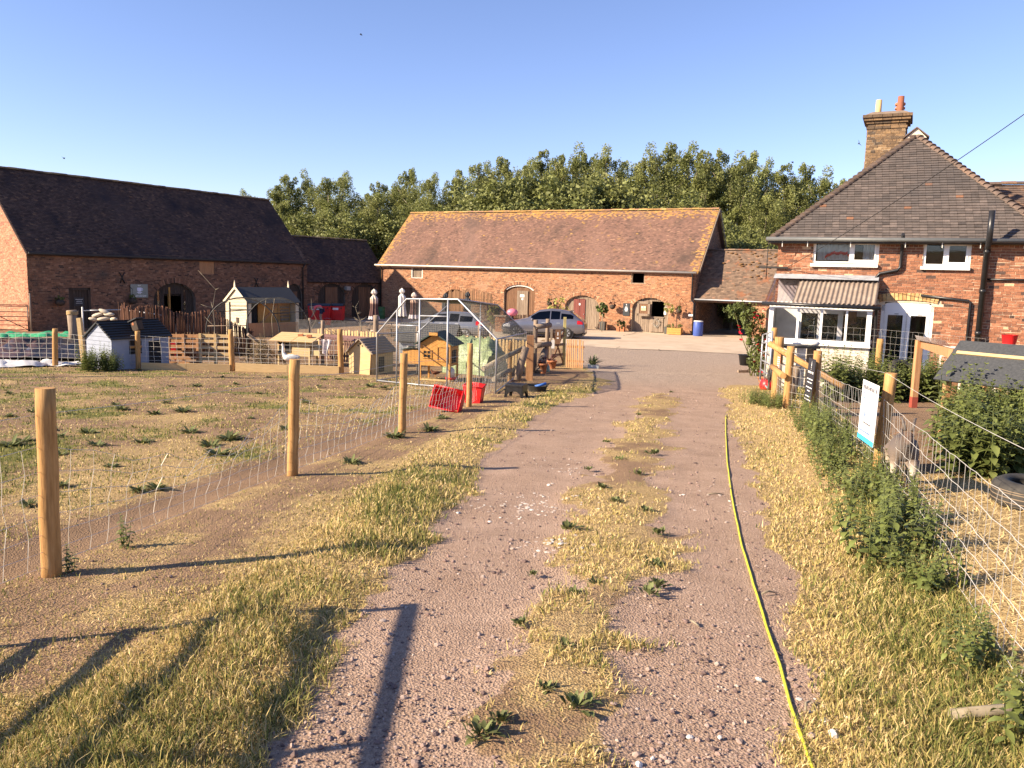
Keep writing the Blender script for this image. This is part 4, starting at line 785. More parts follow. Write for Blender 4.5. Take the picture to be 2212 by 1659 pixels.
# garden doors
M['upvc']=M['white']; dw=MB(); x0,x1,z0,z1=pd[0],pd[1],.15,pd[3]
for a,b,c,d in((x0,x0+.09,z0,z1-.05),(x1-.09,x1,z0,z1-.05),(x0,x1,z0,z0+.12)): dw.b2(a,b,.02,.1,c,d)
n=10
for i in range(n):
    a,b=x0+(x1-x0)*i/n,x0+(x1-x0)*(i+1)/n; f=lambda x: z1-.06+.10*math.sqrt(max(0,1-((x-(x0+x1)/2)/((x1-x0)/2))**2)); dw.prism([(a,z1-.22),(b,z1-.22),(b,f(b)),(a,f(a))],.02,.1)
gd=dw.build('garden_doors',M['white'],hs); xm=(x0+x1)/2
for a,b in((x0+.09,xm-.015),(xm+.015,x1-.09)):
    lf=MB(); f=.085
    for u,v,c,d in((a,b,z0+.12,z0+.30),(a,b,z1-.33,z1-.22),(a,a+f,z0+.30,z1-.33),(b-f,b,z0+.30,z1-.33)): lf.b2(u,v,0,.09,c,d)
    l=lf.build('door_leaf',M['white'],gd); slab(l,a+f,b-f,.04,.05,z0+.30,z1-.33,M['glass'],'pane'); slab(l,a+.25,b-.2,-.012,-.002,z1-.31,z1-.28,M['galv'],'trickle_vent')
slab(gd,xm-.014,xm+.014,-.02,.1,z0+.12,z1-.22,M['white_old'],'meeting_rail')
op=(pd[0]-.02,pd[1]+.02,.15,pd[3]-.05,.12); ring(op,flat('yellow_brick',(.44,.28,.10),rough=.9,var=.3),hw,seed=80,depth=.2) if False else None
me=unitbox('arch_brick',tintmat('yellow_brick',[(0,(.34,.17,.07)),(.5,(.47,.30,.12)),(1,(.55,.38,.18))]))
n=15
for i in range(n):
    t=(i+.5)/n*2-1; inst('arch_brick',me,hw,((pd[0]+pd[1])/2+t*((pd[1]-pd[0])/2+.1),-.01,pd[3]+.13+.10*math.sqrt(1-min(1,t*t))-.03),(0,t*.28,0),((pd[1]-pd[0]+.2)/n-.015,.06,.2),random.random())
slab(hs,pd[0]-.3,pd[1]+.3,1.2,1.25,.1,2.4,flat('room_dark_g',(.05,.045,.04)),'dark_backing')  # dark sheet standing in for the unlit room behind the garden doors
# =============== PORCH (lean-to with corrugated roof)
M['corr']=pm('corrugated_sheet',[(.19,.145,.115),(.30,.24,.19)],scale=3,stretch=(1,1,1),rough=.75,bump=.2,bscale=18,detail=8)
M['corr_clear']=glassmat('clear_sheet',(.72,.68,.74),.8,.2)
pz0=R(1663,660,1886,742,yo=-1.3); zE=onwall(hs,1770,657,-1.45)[1]; zT=onwall(hs,1770,602,0)[1]; print('porch',PX0,PX1,pz0,zE,zT)
def corr(u0,u1,mat,name):
    m=MB(); n=int((u1-u0)/.02); 
    for i in range(n+1):
        x=u0+(u1-u0)*i/n; dz=.022*math.sin(x*2*math.pi/.125); m.v+=[(x,-.01,zT+dz),(x,-.75,(zT+zE)/2+.02+dz),(x,-1.5,zE+.03+dz)]
    for i in range(n): 
        for j in(0,1): a=i*3+j; m.f.append((a,a+1,a+4,a+3)); m.t.append(.5); m.sm.append(True)
    return m.build(name,mat,hs)
xs_=PX0+.62; corr(PX0-.12,xs_,M['corr_clear'],'clear_roof_sheet'); corr(xs_+.005,PX1+.08,M['corr'],'porch_roof')
fl=MB().b2(PX0-.1,PX1+.05,-.06,-.011,zT+.01,zT+.12); fl.quad((PX0-.1,-.061,zT+.10),(PX0-.1,-.30,zT-.015),(PX1+.05,-.30,zT-.015),(PX1+.05,-.061,zT+.10)); fl.build('lead_flashing',flat('lead',(.30,.31,.33),rough=.5,var=.25),hs)
MB().tube([(PX0-.18,-1.54,zE-.03),(PX1+.2,-1.54,zE-.05)],.05,8).build('porch_gutter',M['black_plastic'],hs)
zS=pz0[2]; po=MB(); y=-1.3; zh=zE-.08
for a,b,c,d in((PX0,PX1,zS,zS+.1),(PX0,PX1,zh-.08,zh),(PX0,PX0+.12,zS+.1,zh-.08),(PX1-.13,PX1,zS+.1,zh-.08)): po.b2(a,b,y-.04,y+.05,c,d)
pf=po.build('porch_frame',M['white'],hs); xs=[PX0+.12]; 
for X in(1723,1774,1828): xs.append(onwall(hs,X,700,-1.3)[0])
xs.append(PX1-.13)
for x in xs[1:-1]: slab(pf,x-.03,x+.03,y-.045,y+.05,zS+.1,zh-.08,M['white'],'mullion')
for i in range(4): slab(pf,xs[i]+(.03 if i else 0),xs[i+1]-(.03 if i<3 else 0),y,y+.006,zS+.1,zh-.08,M['glass'],'pane')
slab(pf,PX0-.05,PX1+.02,y-.12,y+.06,zS-.05,zS-.002,M['white'],'sill')
for xx in(PX0,PX1-.06): slab(pf,xx,xx+.06,y+.055,-.012,zS,zS+.1,M['white'],'side_rail'); slab(pf,xx,xx+.06,y+.055,-.012,zh-.08,zh,M['white'],'side_rail'); slab(pf,xx+.02,xx+.03,y+.055,-.012,zS+.1,zh-.08,M['glass'],'pane')
slab(pf,PX0,PX0+.06,-.7,-.62,zS+.1,zh-.08,M['white'],'side_post')
M['white_brick']=tintmat('painted_brick',[(0,(.50,.42,.33)),(.6,(.62,.54,.44)),(1,(.7,.63,.54))],mottle=.2)
wall(hs,PX0,PX1,0,zS-.06,[],M['white_brick'],M['white_old'],Mw((0,y,0),0),T=.12,seed=82,name='porch_plinth',tbias=.1)
# inside the porch: whitewashed wall, inner door frame, dark glazing
slab(hs,PX0+.02,PX1-.08,-.03,-.013,.3,zT-.05,M['white_old'],'whitewashed_wall'); ii=MB()
for a,b,c,d in((inner[0]-.12,inner[0],.3,2.3),(inner[1],inner[1]+.14,.3,2.3),(inner[0]-.12,inner[1]+.14,2.3,2.42)): ii.b2(a,b,-.1,-.031,c,d)
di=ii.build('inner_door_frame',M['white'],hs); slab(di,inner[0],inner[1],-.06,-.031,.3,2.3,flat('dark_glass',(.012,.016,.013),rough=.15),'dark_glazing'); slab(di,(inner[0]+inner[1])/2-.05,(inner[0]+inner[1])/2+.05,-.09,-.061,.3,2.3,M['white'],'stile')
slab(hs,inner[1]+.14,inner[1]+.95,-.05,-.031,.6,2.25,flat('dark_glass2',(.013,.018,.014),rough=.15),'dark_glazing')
slab(hs,PX1-.75,PX1-.45,-.16,-.031,zS+.55,zS+.9,M['wood_brown'],'meter_box'); slab(hs,PX1-.95,PX1-.7,-.14,-.031,zS+1.05,zS+1.35,M['white_old'],'fuse_box')
slab(hs,inner[1]+1.0,PX1-.1,-.05,-.031,zS+.98,zS+1.03,M['white_old'],'shelf_rail')
# pipes
def wp(X,Y,yo): x,z=onwall(hs,X,Y,yo); return (x,yo,z)
pipe(hs,[wp(1951,506,-.40),wp(1950,524,-.09),wp(1945,577,-.09),wp(1938,584,-.09),wp(1900,591,-.09),wp(1892,600,-.09),wp(1891,655,-.09)],.045,M['black_plastic'])
pipe(hs,[wp(1893,662,-1.45),wp(1893,675,-1.3),wp(1889,745,-1.3),(wp(1889,745,-1.3)[0],-1.3,0)],.045,M['black_plastic'])
sp=[wp(2152,466,-.55),wp(2138,521,-.55),wp(2138,524,-.14),wp(2112,700,-.14)]; x=wp(2130,560,-.16)[0]
pipe(hs,[(x,-.55,he+.55),(x,-.55,he-.25),(x,-.17,he-.45),(x,-.16,0)],.075,M['black_plastic'],'soil_pipe',12)
for z_ in(he-.55,he-1.6,1.9): MB().tube([(x,-.16,z_),(x,-.16,z_+.1)],.09,12).build('pipe_collar',M['black_plastic'],hs)
a,b,c=wp(1989,638,-.07),wp(2097,650,-.07),wp(2086,736,-.07); pipe(hs,[(a[0],-.07,a[2]),(b[0]-.05,-.07,b[2]),(b[0],-.07,b[2]-.06),(b[0],-.07,.3)],.035,M['black_plastic'],'waste_pipe'); 
a=wp(2150,604,-.06); pipe(hs,[(x,-.09,a[2]),(HW-.05,-.07,a[2]+.01)],.03,M['black_plastic'],'waste_pipe')
a=wp(1640,577,-.1); b=wp(1702,577,-.05); MB().beam((a[0],-.08,a[2]),(b[0],-.08,b[2]-.02),.05,.05).build('aerial_bracket',M['iron'],hs); c=wp(1658,532,-.1); MB().tube([(a[0]+.22,-.1,a[2]-.35),(a[0]+.22,-.1,c[2])],.014,6).build('aerial_pole',M['iron'],hs)
# chimney
cx,cy=2.52,4.5; cw,cd=1.12,1.25; zc0=he+1.2; pz=lambda Y:[t/100 for t in range(500,1600) if proj(hs.matrix_basis@Vector((cx,cy-.6,t/100)))[1]<Y][0]
ct=pz(240); print('chimney top',ct,proj(hs.matrix_basis@Vector((cx-cw/2,cy-cd/2,ct))),proj(hs.matrix_basis@Vector((cx+cw/2,cy-cd/2,ct))))
cb=ct-.55; cs_=wall(hrf,0,cw,zc0,cb,[],M['brick_chimney'],M['mortar_house'],Mw((cx-cw/2,cy-cd/2,0),0),T=cd,seed=85,name='chimney',course=.083,bl=.24,parts=0,prot=.012)
wall(cs_,0,cd,zc0,cb,[],M['brick_chimney'],M['mortar_house'],Mw((cx-cw/2-.003,cy+cd/2,0),-math.pi/2),T=.01,seed=86,name='chimney_side',course=.083,bl=.24,prot=.012)
me=unitbox('corbel_brick',M['brick_chimney'])
for i,(e,z,h) in enumerate(((.04,cb,.085),(.0,cb+.085,.085),(.05,cb+.17,.085),(.12,cb+.255,.085),(.17,cb+.34,.10))):
    n=5; W=cw+2*e
    for k in range(n): inst('corbel_brick',me,cs_,(cx-W/2+(k+.5)*W/n,cy,z+h/2),(0,0,0),(W/n-.012,cd+2*e,h-.008),random.uniform(0,.7))
fl=MB(); fl.box((cx,cy,cb+.50),(cw+.22,cd+.22,.12),tp=.7); fl.build('flaunching',flat('flaunching',(.20,.15,.11),rough=.95,var=.3),cs_)
for dx,dy,r,h,mt,nm in((-.30,-.35,.095,.46,'buff','buff'),(.34,-.3,.10,.54,'red','red'),(.32,.15,.12,.42,'terracotta','t')):
    mm=M['terracotta'] if mt=='terracotta' else flat('pot_'+mt,(.55,.38,.17) if mt=='buff' else (.26,.09,.05),rough=.8); p=MB(); p.lathe([(r*1.05,0),(r,h*.1),(r*.93,h),(r*.75,h),(r*.75,h-.1)],14,(cx+dx,cy+dy,cb+.5)); 
    if mt=='terracotta': p.lathe([(r*1.25,h-.2),(r*1.3,h-.17),(r*1.25,h-.14),(r,h-.14)],14,(cx+dx,cy+dy,cb+.5)); p.lathe([(r*1.25,h-.08),(r*1.35,h-.04),(r*1.25,h)],14,(cx+dx,cy+dy,cb+.5))
    p.build('chimney_pot',mm,cs_)
# rear wing seen above the right-hand hip
rw=thing('rear_wing','tiled ridge of the farmhouse rear wing beyond the right-hand hip','roof',(0,0,0)); p=P(2140,399,29); qv=P(2330,396,28.5)
d=(qv-p); d.z=0; d.normalize(); nrm=Vector((d.y,-d.x,0)) if d.y*0-d.x<0 else Vector((-d.y,d.x,0)); V_=(-nrm+Vector((0,0,.9))).normalized(); L_=(qv-p).length
rw.location=(0,0,0); tiles(rw,p-V_*4.2,d,V_,lambda v:-1.,lambda v:L_+2,4.2,M['tile_bonnet'],gauge=.12,tw=.19,seed=90,name='roof'); ridge(rw,p-d*1.,qv+d*2,M['tile_bonnet'],r=.12)
a=p-V_*4.2; slabw=MB(); e0=a+Vector((-nrm.x*.3,-nrm.y*.3,-.1)); e1=a+d*(L_+2)+Vector((-nrm.x*.3,-nrm.y*.3,-.1)); slabw.add([e0,e1,Vector((e1.x,e1.y,hz)),Vector((e0.x,e0.y,hz))],[(0,1,2,3)]); slabw.build('wall',M['brick_house'],rw)
# overhead line
a=hs.matrix_basis@Vector((onwall(hs,1702,577,-.05)[0],-.08,onwall(hs,1702,577,-.05)[1])); b=P(2290,192,15); pts=[]
for i in range(21): t=i/20; p=a.lerp(b,t); p.z-=.12*4*t*(1-t); pts.append(p)
tag(MB().tube(pts,.009,5).build('overhead_cable',M['iron']),'thin black cable slung from the farmhouse wall bracket into the sky','cable')
# =============== FENCES AND GATES
def hpx(base,Yt):
    lo,hi=.05,6
    for i in range(40):
        m=(lo+hi)/2
        if proj(base+Vector((0,0,m)))[1]>Yt: lo=m
        else: hi=m
    return lo
def roundpost(root,base,h,r,mat,name='post',lean=(0,0),seed=0):
    rr=random.Random(seed); pts=[];rad=[]; n=9
    for i in range(n): t=i/(n-1); pts.append(base+Vector((lean[0]*t+rr.gauss(0,.0018),lean[1]*t+rr.gauss(0,.0018),-.08+(h+.08)*t))); rad.append(r*(1.04-.06*t)*rr.uniform(.985,1.015))
    return MB().tube(pts,rad,14).build(name,mat,root,bev=0)
def netting(root,P0,P1,hs_,dx,r,sag=0,name='wire_netting',droop=0,seed=0,side=None,mat=None,top=None):
    "stock netting between two points: level wires and verticals"
    rr=random.Random(seed); P0,P1=Vector(P0),Vector(P1); L=(P1-P0).length; n=max(2,int(L/dx)); d=(P1-P0).normalized(); sd=Vector((d.y,-d.x,0)); mb=MB(); hs_=list(hs_)
    off={}
    for k in range(n+1):
        t=k/n; s=math.sin(math.pi*t); gp=P0.lerp(P1,t)
        for j,h in enumerate(hs_):
            u=j/(len(hs_)-1); off[k,j]=gp+Vector((0,0,h-droop*s*u*u*(1+.15*math.sin(k*1.7+seed))))+sd*(sag*s*u*math.sin(3*t+seed)+rr.gauss(0,.006)+droop*.5*s*u*u)
    for j in range(len(hs_)): mb.tube([off[k,j] for k in range(n+1)],r,3,cap=False,sm=False)
    for k in range(n+1): mb.tube([off[k,j]+d*rr.gauss(0,.012) for j in range(len(hs_))],r,3,cap=False,sm=False)
    if top: mb.tube([P0.lerp(P1,i/8)+Vector((0,0,top-.03*math.sin(math.pi*i/8))) for i in range(9)],r,3,cap=False,sm=False)
    return mb.build(name,mat or M['wire'],root)
HS=[.06,.16,.27,.39,.53,.68,.84]
nf=thing('paddock_fence','stock-wire fence on round wooden posts running beside the track','fence',tuple(G(111,1240)))
def loc(o,v): return Vector(v)-Vector(o.location)
PP=[]
for i,(Xb,Yb,Yt,r) in enumerate(((111,1240,838,.058),(631,1028,776,.055),(868,935,763,.055),(1013,880,742,.055),(1100,826,737,.055))):
    b=G(Xb,Yb); h=hpx(b,Yt); top=proj(b+Vector((0,0,h)))[0]; ln=((98,637,873,1016,1103)[i]-top)*b.y/FPX
    roundpost(nf,loc(nf,b),h,r,M['wood_post'],lean=(ln,0),seed=i); PP.append(b)
ex=Vector((-3.75,1.2,g(0,1.2))); q=[ex]+PP
roundpost(nf,loc(nf,ex),1.15,.055,M['wood_post'],seed=9)
for i in range(len(q)-1): netting(nf,loc(nf,q[i]),loc(nf,q[i+1]),HS,.17,.0019 if i<2 else .0026,droop=(.06,.30,.26,.22,.12)[i],seed=i,top=1.04)
# far cross fence
cf=thing('garden_fence','low stock-wire fence with timber sleepers round the bird garden','fence',tuple(G(119,792)))
CPS=[]
for i,(Xb,Yb,Xt,Yt,r) in enumerate(((119,792,119,710,.075),(299,798,297,715,.07),(502,801,498,712,.075),(737,807,734,711,.08))):
    b=G(Xb,Yb); h=hpx(b,Yt); roundpost(cf,loc(cf,b),h,r,M['wood_post'],lean=((Xt-proj(b+Vector((0,0,h)))[0])*b.y/FPX,0),seed=20+i); CPS.append(b)
b=G(182,788); t=b+Vector((0,0,hpx(b,687))); t.x+=(171-proj(t)[0])*b.y/FPX; MB().beam(loc(cf,b),loc(cf,t),.12,.12).build('square_post',M['wood_new'],cf)
e0=G(-120,786); e1=G(868,940); 
for i,(a,b) in enumerate(((e0,CPS[0]),(CPS[0],CPS[1]),(CPS[1],CPS[2]),(CPS[2],CPS[3]))): netting(cf,loc(cf,a),loc(cf,b),HS+[.98],.2,.0045,sag=.08,seed=30+i,droop=.05)
for a,b,h in((CPS[1],CPS[2],.21),(CPS[2],CPS[3],.24)):
    u=(b-a).normalized(); A_=a+u*.12-Vector((0,.07,0)); B_e=a.lerp(b,.86 if h<.18 else .99)-Vector((0,.07,0)); n=2
    for k in range(n): p,q_=A_.lerp(B_e,k/n),A_.lerp(B_e,(k+1)/n-.004); MB().beam(loc(cf,p)+Vector((0,0,h/2)),loc(cf,q_)+Vector((0,0,h/2-.02)),.06,h,up=(0,0,1)).build('sleeper',M['wood_new'],cf)
# right-hand pen fence with signs
pf_=thing('pen_fence','wire netting fence on wooden posts round the goat pen','fence',tuple(G(1676,859)))
pp=[]
for i,(Xb,Yb,Yt,r,mt) in enumerate(((1664,835,708,.085,'wood_post'),(1675,859,728,.10,'wood_post'),(1699,881,748,.075,'wood_post'),(1757,893,758,.075,'wood_post'),(1896,1020,806,.066,'wood_post'))):
    b=G(Xb,Yb); h=hpx(b,Yt); roundpost(pf_,loc(pf_,b),h,r,M[mt],lean=(.05 if i==4 else 0,0),seed=40+i); pp.append(b); print('pen post',b,h)
PEN_END=e=G(2300,1640); roundpost(pf_,loc(pf_,e),1.15,.06,M['wood_post'],seed=47)
for i,(a,b) in enumerate(((pp[1],pp[2]),(pp[2],pp[3]),(pp[3],pp[4]),(pp[4],e))): netting(pf_,loc(pf_,a),loc(pf_,b),[.05,.18,.32,.47,.64,.82],.15,(.003,.003,.0026,.0021)[i],sag=.03,seed=50+i,droop=.03,top=1.1)
def rail(root,X0,Y0,D0,X1,Y1,D1,r,name,mat): return MB().tube([loc(root,P(X0,Y0,D0)),loc(root,P(X1,Y1,D1))],r,10).build(name,mat,root)
d1=pp[1].y; d3=pp[3].y
rail(pf_,1662,742,d1-.1,1822,836,d3+1.6,.065,'brace_rail',M['wood_post']); rail(pf_,1668,792,d1-.1,1692,812,pp[2].y-.1,.06,'short_rail',M['wood_post'])
MB().tube([loc(pf_,pp[1]+Vector((.25,-.25,0))),loc(pf_,pp[1]+Vector((.3,-.3,.75)))],.10,10).build('old_stump_post',M['wood_grey'],pf_)
# back fence of the pen
b=G(1893,800); bf=thing('pen_back_fence','stock netting behind the goat pen nettles on a round post','fence',tuple(P(1896,800,19.5)))
r_=roundpost(bf,Vector((0,0,-.5)),hpx(Vector(bf.location),732)+.5,.08,M['wood_post'],seed=60); a=P(1740,800,20.5); a.z=bf.location.z; b=P(2120,812,17.0); b.z=bf.location.z-.0
netting(bf,loc(bf,a),Vector((0,0,0)),HS+[1.0],.15,.002,seed=61); netting(bf,Vector((0,0,0)),loc(bf,b),HS+[1.0],.15,.002,seed=62)
# metal field gate, ajar beside the rose
ga,gb=G(1659,852),G(1641,829); mg=thing('metal_gate','galvanised tubular field gate standing open beside the rose bush','gate',tuple(ga)); h=1.22; v=loc(mg,gb)
print('gate',ga,gb,hpx(ga,727),hpx(gb,715))
h=(hpx(ga,727)+hpx(gb,715))/2
for nm,a in(('gate_stile',Vector((0,0,0))),('gate_stile',v*.45),('gate_stile',v)): MB().tube([a+Vector((0,0,.12)),a+Vector((0,0,h))],.026,8).build(nm,M['galv'],mg)
for k in range(6): z=.13+(h-.13)*(k/5)**.9; MB().tube([Vector((0,0,z)),v+Vector((0,0,z))],.022,8).build('gate_bar',M['galv'],mg)
# brown mop head of twine on the gate
tw=MB(); rr=random.Random(2)
for k in range(40): a=Vector((rr.gauss(0,.05),rr.gauss(-.05,.03),.62+rr.uniform(-.04,.04))); tw.tube([a,a+Vector((rr.gauss(0,.02),-.03,-.15)),a+Vector((rr.gauss(0,.05),-.02,-.3))],.008,3)
o=tw.build('twine_hank',flat('grey_twine',(.12,.11,.10),rough=.95)); o.location=ga; tag(o,'hank of dark grey twine hanging from the metal gate','twine')
# field gate beside the cafe barn
ga=G(62,716); gb=P(-150,722,ga.y-1.2); gb.z=ga.z; fg=thing('yard_gate','dark seven-bar metal gate across the sunlit barn gable','gate',tuple(ga)); v=loc(fg,gb); h=hpx(ga,659); M['gate_dark']=flat('gate_dark',(.10,.085,.075),rough=.5,metal=.4)
for a in(Vector((0,0,0)),v): MB().tube([a,a+Vector((0,0,h))],.03,8).build('gate_stile',M['gate_dark'],fg)
for z in(.06,.24,.40,.56,.74,.95,1.): MB().tube([Vector((0,0,h*z)),v+Vector((0,0,h*z))],.022,6).build('gate_bar',M['gate_dark'],fg)
MB().tube([Vector((0,0,.08)),v*.55+Vector((0,0,h))],.02,6).build('diagonal_brace',M['gate_dark'],fg)
MB().tube([Vector((.15,0,0)),Vector((.15,0,h*1.45))],.04,8).build('gate_post',M['wood_grey'],fg)
# open field gate out of frame, left of the camera: its shadow crosses the track
og=thing('open_field_gate','tubular field gate folded back along the paddock fence','gate',(-2.86,3.72,g(-2.86,3.72)),0); v=Vector((.12,-3.6,.19)); H=1.22
for z in(1.,.83,.6,.38,.2): MB().tube([Vector((0,.05,H*z)),v+Vector((0,0,H*z))],.03,8).build('gate_bar',M['galv'],og)
for t in(0,.41,1.): MB().tube([v*t+Vector((0,0,.1)),v*t+Vector((0,0,H+.01))],.024,8).build('gate_stile',M['galv'],og)
b=Vector((-21.5,16.3,g(-21.5,16.3))); up=thing('utility_pole','tall tarred wooden pole standing beyond the left of the paddock','pole',tuple(b)); MB().tube([(0,0,0),(0,0,8.2)],[.15,.08],12).build('shaft',M['wood_dark'],up); MB().beam((-.35,0,7.6),(.35,0,7.6),.08,.1).build('crossarm',M['wood_dark'],up)
# =============== SIGNS
def signboard(name,label,o,u,up,w,h,mat,thick=.006):
    o=Vector(o); u=Vector(u).normalized(); up=Vector(up).normalized(); n=u.cross(up).normalized(); R=Matrix((u,-n,up)).transposed()
    s_=thing(name,label,'sign',tuple(o)); s_.rotation_euler=R.to_euler(); s_.matrix_basis=Matrix.LocRotScale(o,s_.rotation_euler,Vector((1,1,1)))
    MB().b2(0,w,0,thick,-h,0).build('board',mat,s_); return s_
def txt(s_,t,x,z,size,mat,sx=1): return textobj(t,size,mat,s_,(x,-.003,z),(math.pi/2,0,0),sx=sx)
ink=flat('ink_dark',(.08,.08,.10)); blue=flat('ink_blue',(.10,.18,.50)); cyan=flat('ink_cyan',(.05,.40,.62)); grey=flat('ink_grey',(.45,.44,.48))
sp_=pp[4]; tl=P(1871,819,sp_.y+.30); tr=P(1912,834.5,sp_.y-.30); tl.x-=.03; tr.x-=.06; u=(tr-tl); u.z=0; w=u.length; hh=.66; up=Vector((.02,0,1)); print('white sign',tl,tr,w)
ws=signboard('white_sign','white banner reading designed and built by, hung on the pen fence','%s'and tl,u,up,w,hh,M['white'],.004)
txt(ws,'DESIGNED AND BUILT BY',w/2,-.075,.062,ink,w/.83); txt(ws,'ABR PLUMBING &',w*.66,-.27,.062,grey,w/.78); txt(ws,'BATHROOMS',w*.66,-.35,.06,grey,w/.78); txt(ws,'Proudly working with',w*.5,-.455,.04,ink,w/.75); txt(ws,'SCAN THE QR CODE TO VISIT OUR WEBSITE',w*.42,-.555,.034,blue,w/.95)
MB().b2(0,w,-.002,-.0005,-hh,-hh+.055).build('blue_band',cyan,ws)
lo=MB(); pts=[(w*.75,-.20),(w*.45,-.155),(w*.2,-.125),(w*.12,-.15),(w*.2,-.19),(w*.5,-.215),(w*.85,-.225)]; lo.tube([(a,-.003,b) for a,b in pts],.006,4); lo.tube([(w*.16,-.003,-.17),(w*.22,-.003,-.28),(w*.36,-.003,-.39)],.007,4); lo.tube([(w*.55,-.003,-.405),(w*.8,-.003,-.42)],.003,4); lo.tube([(w*.42,-.003,-.35),(w*.36,-.003,-.39),(w*.42,-.003,-.41),(w*.37,-.003,-.43)],.004,4); lo.build('logo',blue,ws)
b=pp[3]; tl=P(1749,759,b.y-.0); u=Vector((.25,-.9,0)); 
ds=signboard('black_banner','narrow black banner with white print tied to a pen fence post',P(1748,772,b.y-.05),(-.1,-.995,0),(0.05,0,1),.46,.78,flat('banner_black',(.022,.024,.032),rough=.5),.004)
txt(ds,'OPENING TIMES',.23,-.25,.055,M['white'],.9)
for z,wd in((-.37,.36),(-.43,.28),(-.52,.38),(-.58,.16),(-.68,.32),(-.74,.38)): MB().b2(.23-wd/2,.23+wd/2,-.0025,-.0005,z-.008,z+.008).build('print_line',M['white'],ds)
lo=MB(); lo.prism([(.215,-.13),(.245,-.13),(.23,-.04)],-.0025,-.0005); lo.ball((.23,-.002,-.155),.014,8,4,sc=(1,.1,1)); lo.ball((.23,-.002,-.19),.01,8,4,sc=(1,.1,1)); lo.build('emblem',M['white'],ds)
ps=signboard('wooden_sign','small pointed brown and white sign on the gate post rail',P(1680,764,pp[1].y-.2),(-.05,-.995,0),(0,0,1),.22,.42,M['terracotta'],.01)
for k in range(7): MB().b2(.02,.2,-.002,-.0005,-.08-.045*k,-.06-.045*k).build('print_line',M['white'],ps)
# cafe sign on the barn
x0,x1,z0,z1=rect(lb,282,614,319,643,-.04); cfs=thing('cafe_sign','grey-green cafe sign with white cup emblem on the shaded barn','sign',tuple(lb.matrix_basis@Vector((x0,-.06,z0))),math.pi/2-B_); w,h=x1-x0,z1-z0
MB().b2(0,w,0,.03,0,h).build('board',flat('sign_green',(.24,.25,.21)),cfs)
def t2(t,x,z,s,sx=1): return textobj(t,s,M['white'],cfs,(x,-.004,z),(math.pi/2,0,0),sx=sx)
t2('2017',w/2,h*.90,h*.12); t2('THE',w/2,h*.3,h*.13); t2('FARMYARD CAFE',w*.52,h*.12,h*.14,.95)
lav=flat('cup_white',(.68,.66,.75)); cp=MB(); cp.prism([(w*.5+a*w,h*.5+b*h) for a,b in((-.12,.25),(.12,.25),(.14,.1),(.10,-.02),(.04,-.05),(-.05,-.05),(-.11,0),(-.135,.1))],-.006,-.002); cp.tube([(w*.62,-.004,h*.7),(w*.69,-.004,h*.66),(w*.69,-.004,h*.56),(w*.62,-.004,h*.53)],.02,5); cp.prism([(w*.33,h*.42),(w*.68,h*.42),(w*.62,h*.36),(w*.39,h*.36)],-.006,-.002); cp.build('cup_emblem',lav,cfs)
# board signs on the centre barn
x0,x1,z0,z1=rect(barn,1346,655,1360,682,-.03); bs=thing('black_board','black board with white lettering between the red door and stable door','sign',tuple(barn.matrix_basis@Vector((x0,-.05,z0))),-A); w,h=x1-x0,z1-z0; MB().b2(0,w,0,.03,0,h).build('board',flat('board_black',(.025,.03,.035)),bs)
for k,wd in enumerate((.3,.45,.5,.4)): MB().b2(w*.5-wd*w/2,w*.5+wd*w/2,-.004,-.001,h*(.66-.1*k),h*(.72-.1*k)).build('print_line',M['white'],bs)
MB().prism([(w*.4,h*.84),(w*.6,h*.84),(w*.5,h*.95)],-.004,-.001).build('emblem',M['white'],bs)
x0,x1,z0,z1=rect(barn,1433,664,1438,680,-.03); o=MB().b2(0,x1-x0,0,.02,0,z1-z0).build('white_notice',M['white']); o.location=barn.matrix_basis@Vector((x0,.1,z0)); o.rotation_euler=(0,0,-A); tag(o,'narrow white notice on the boards right of the stable door','notice')
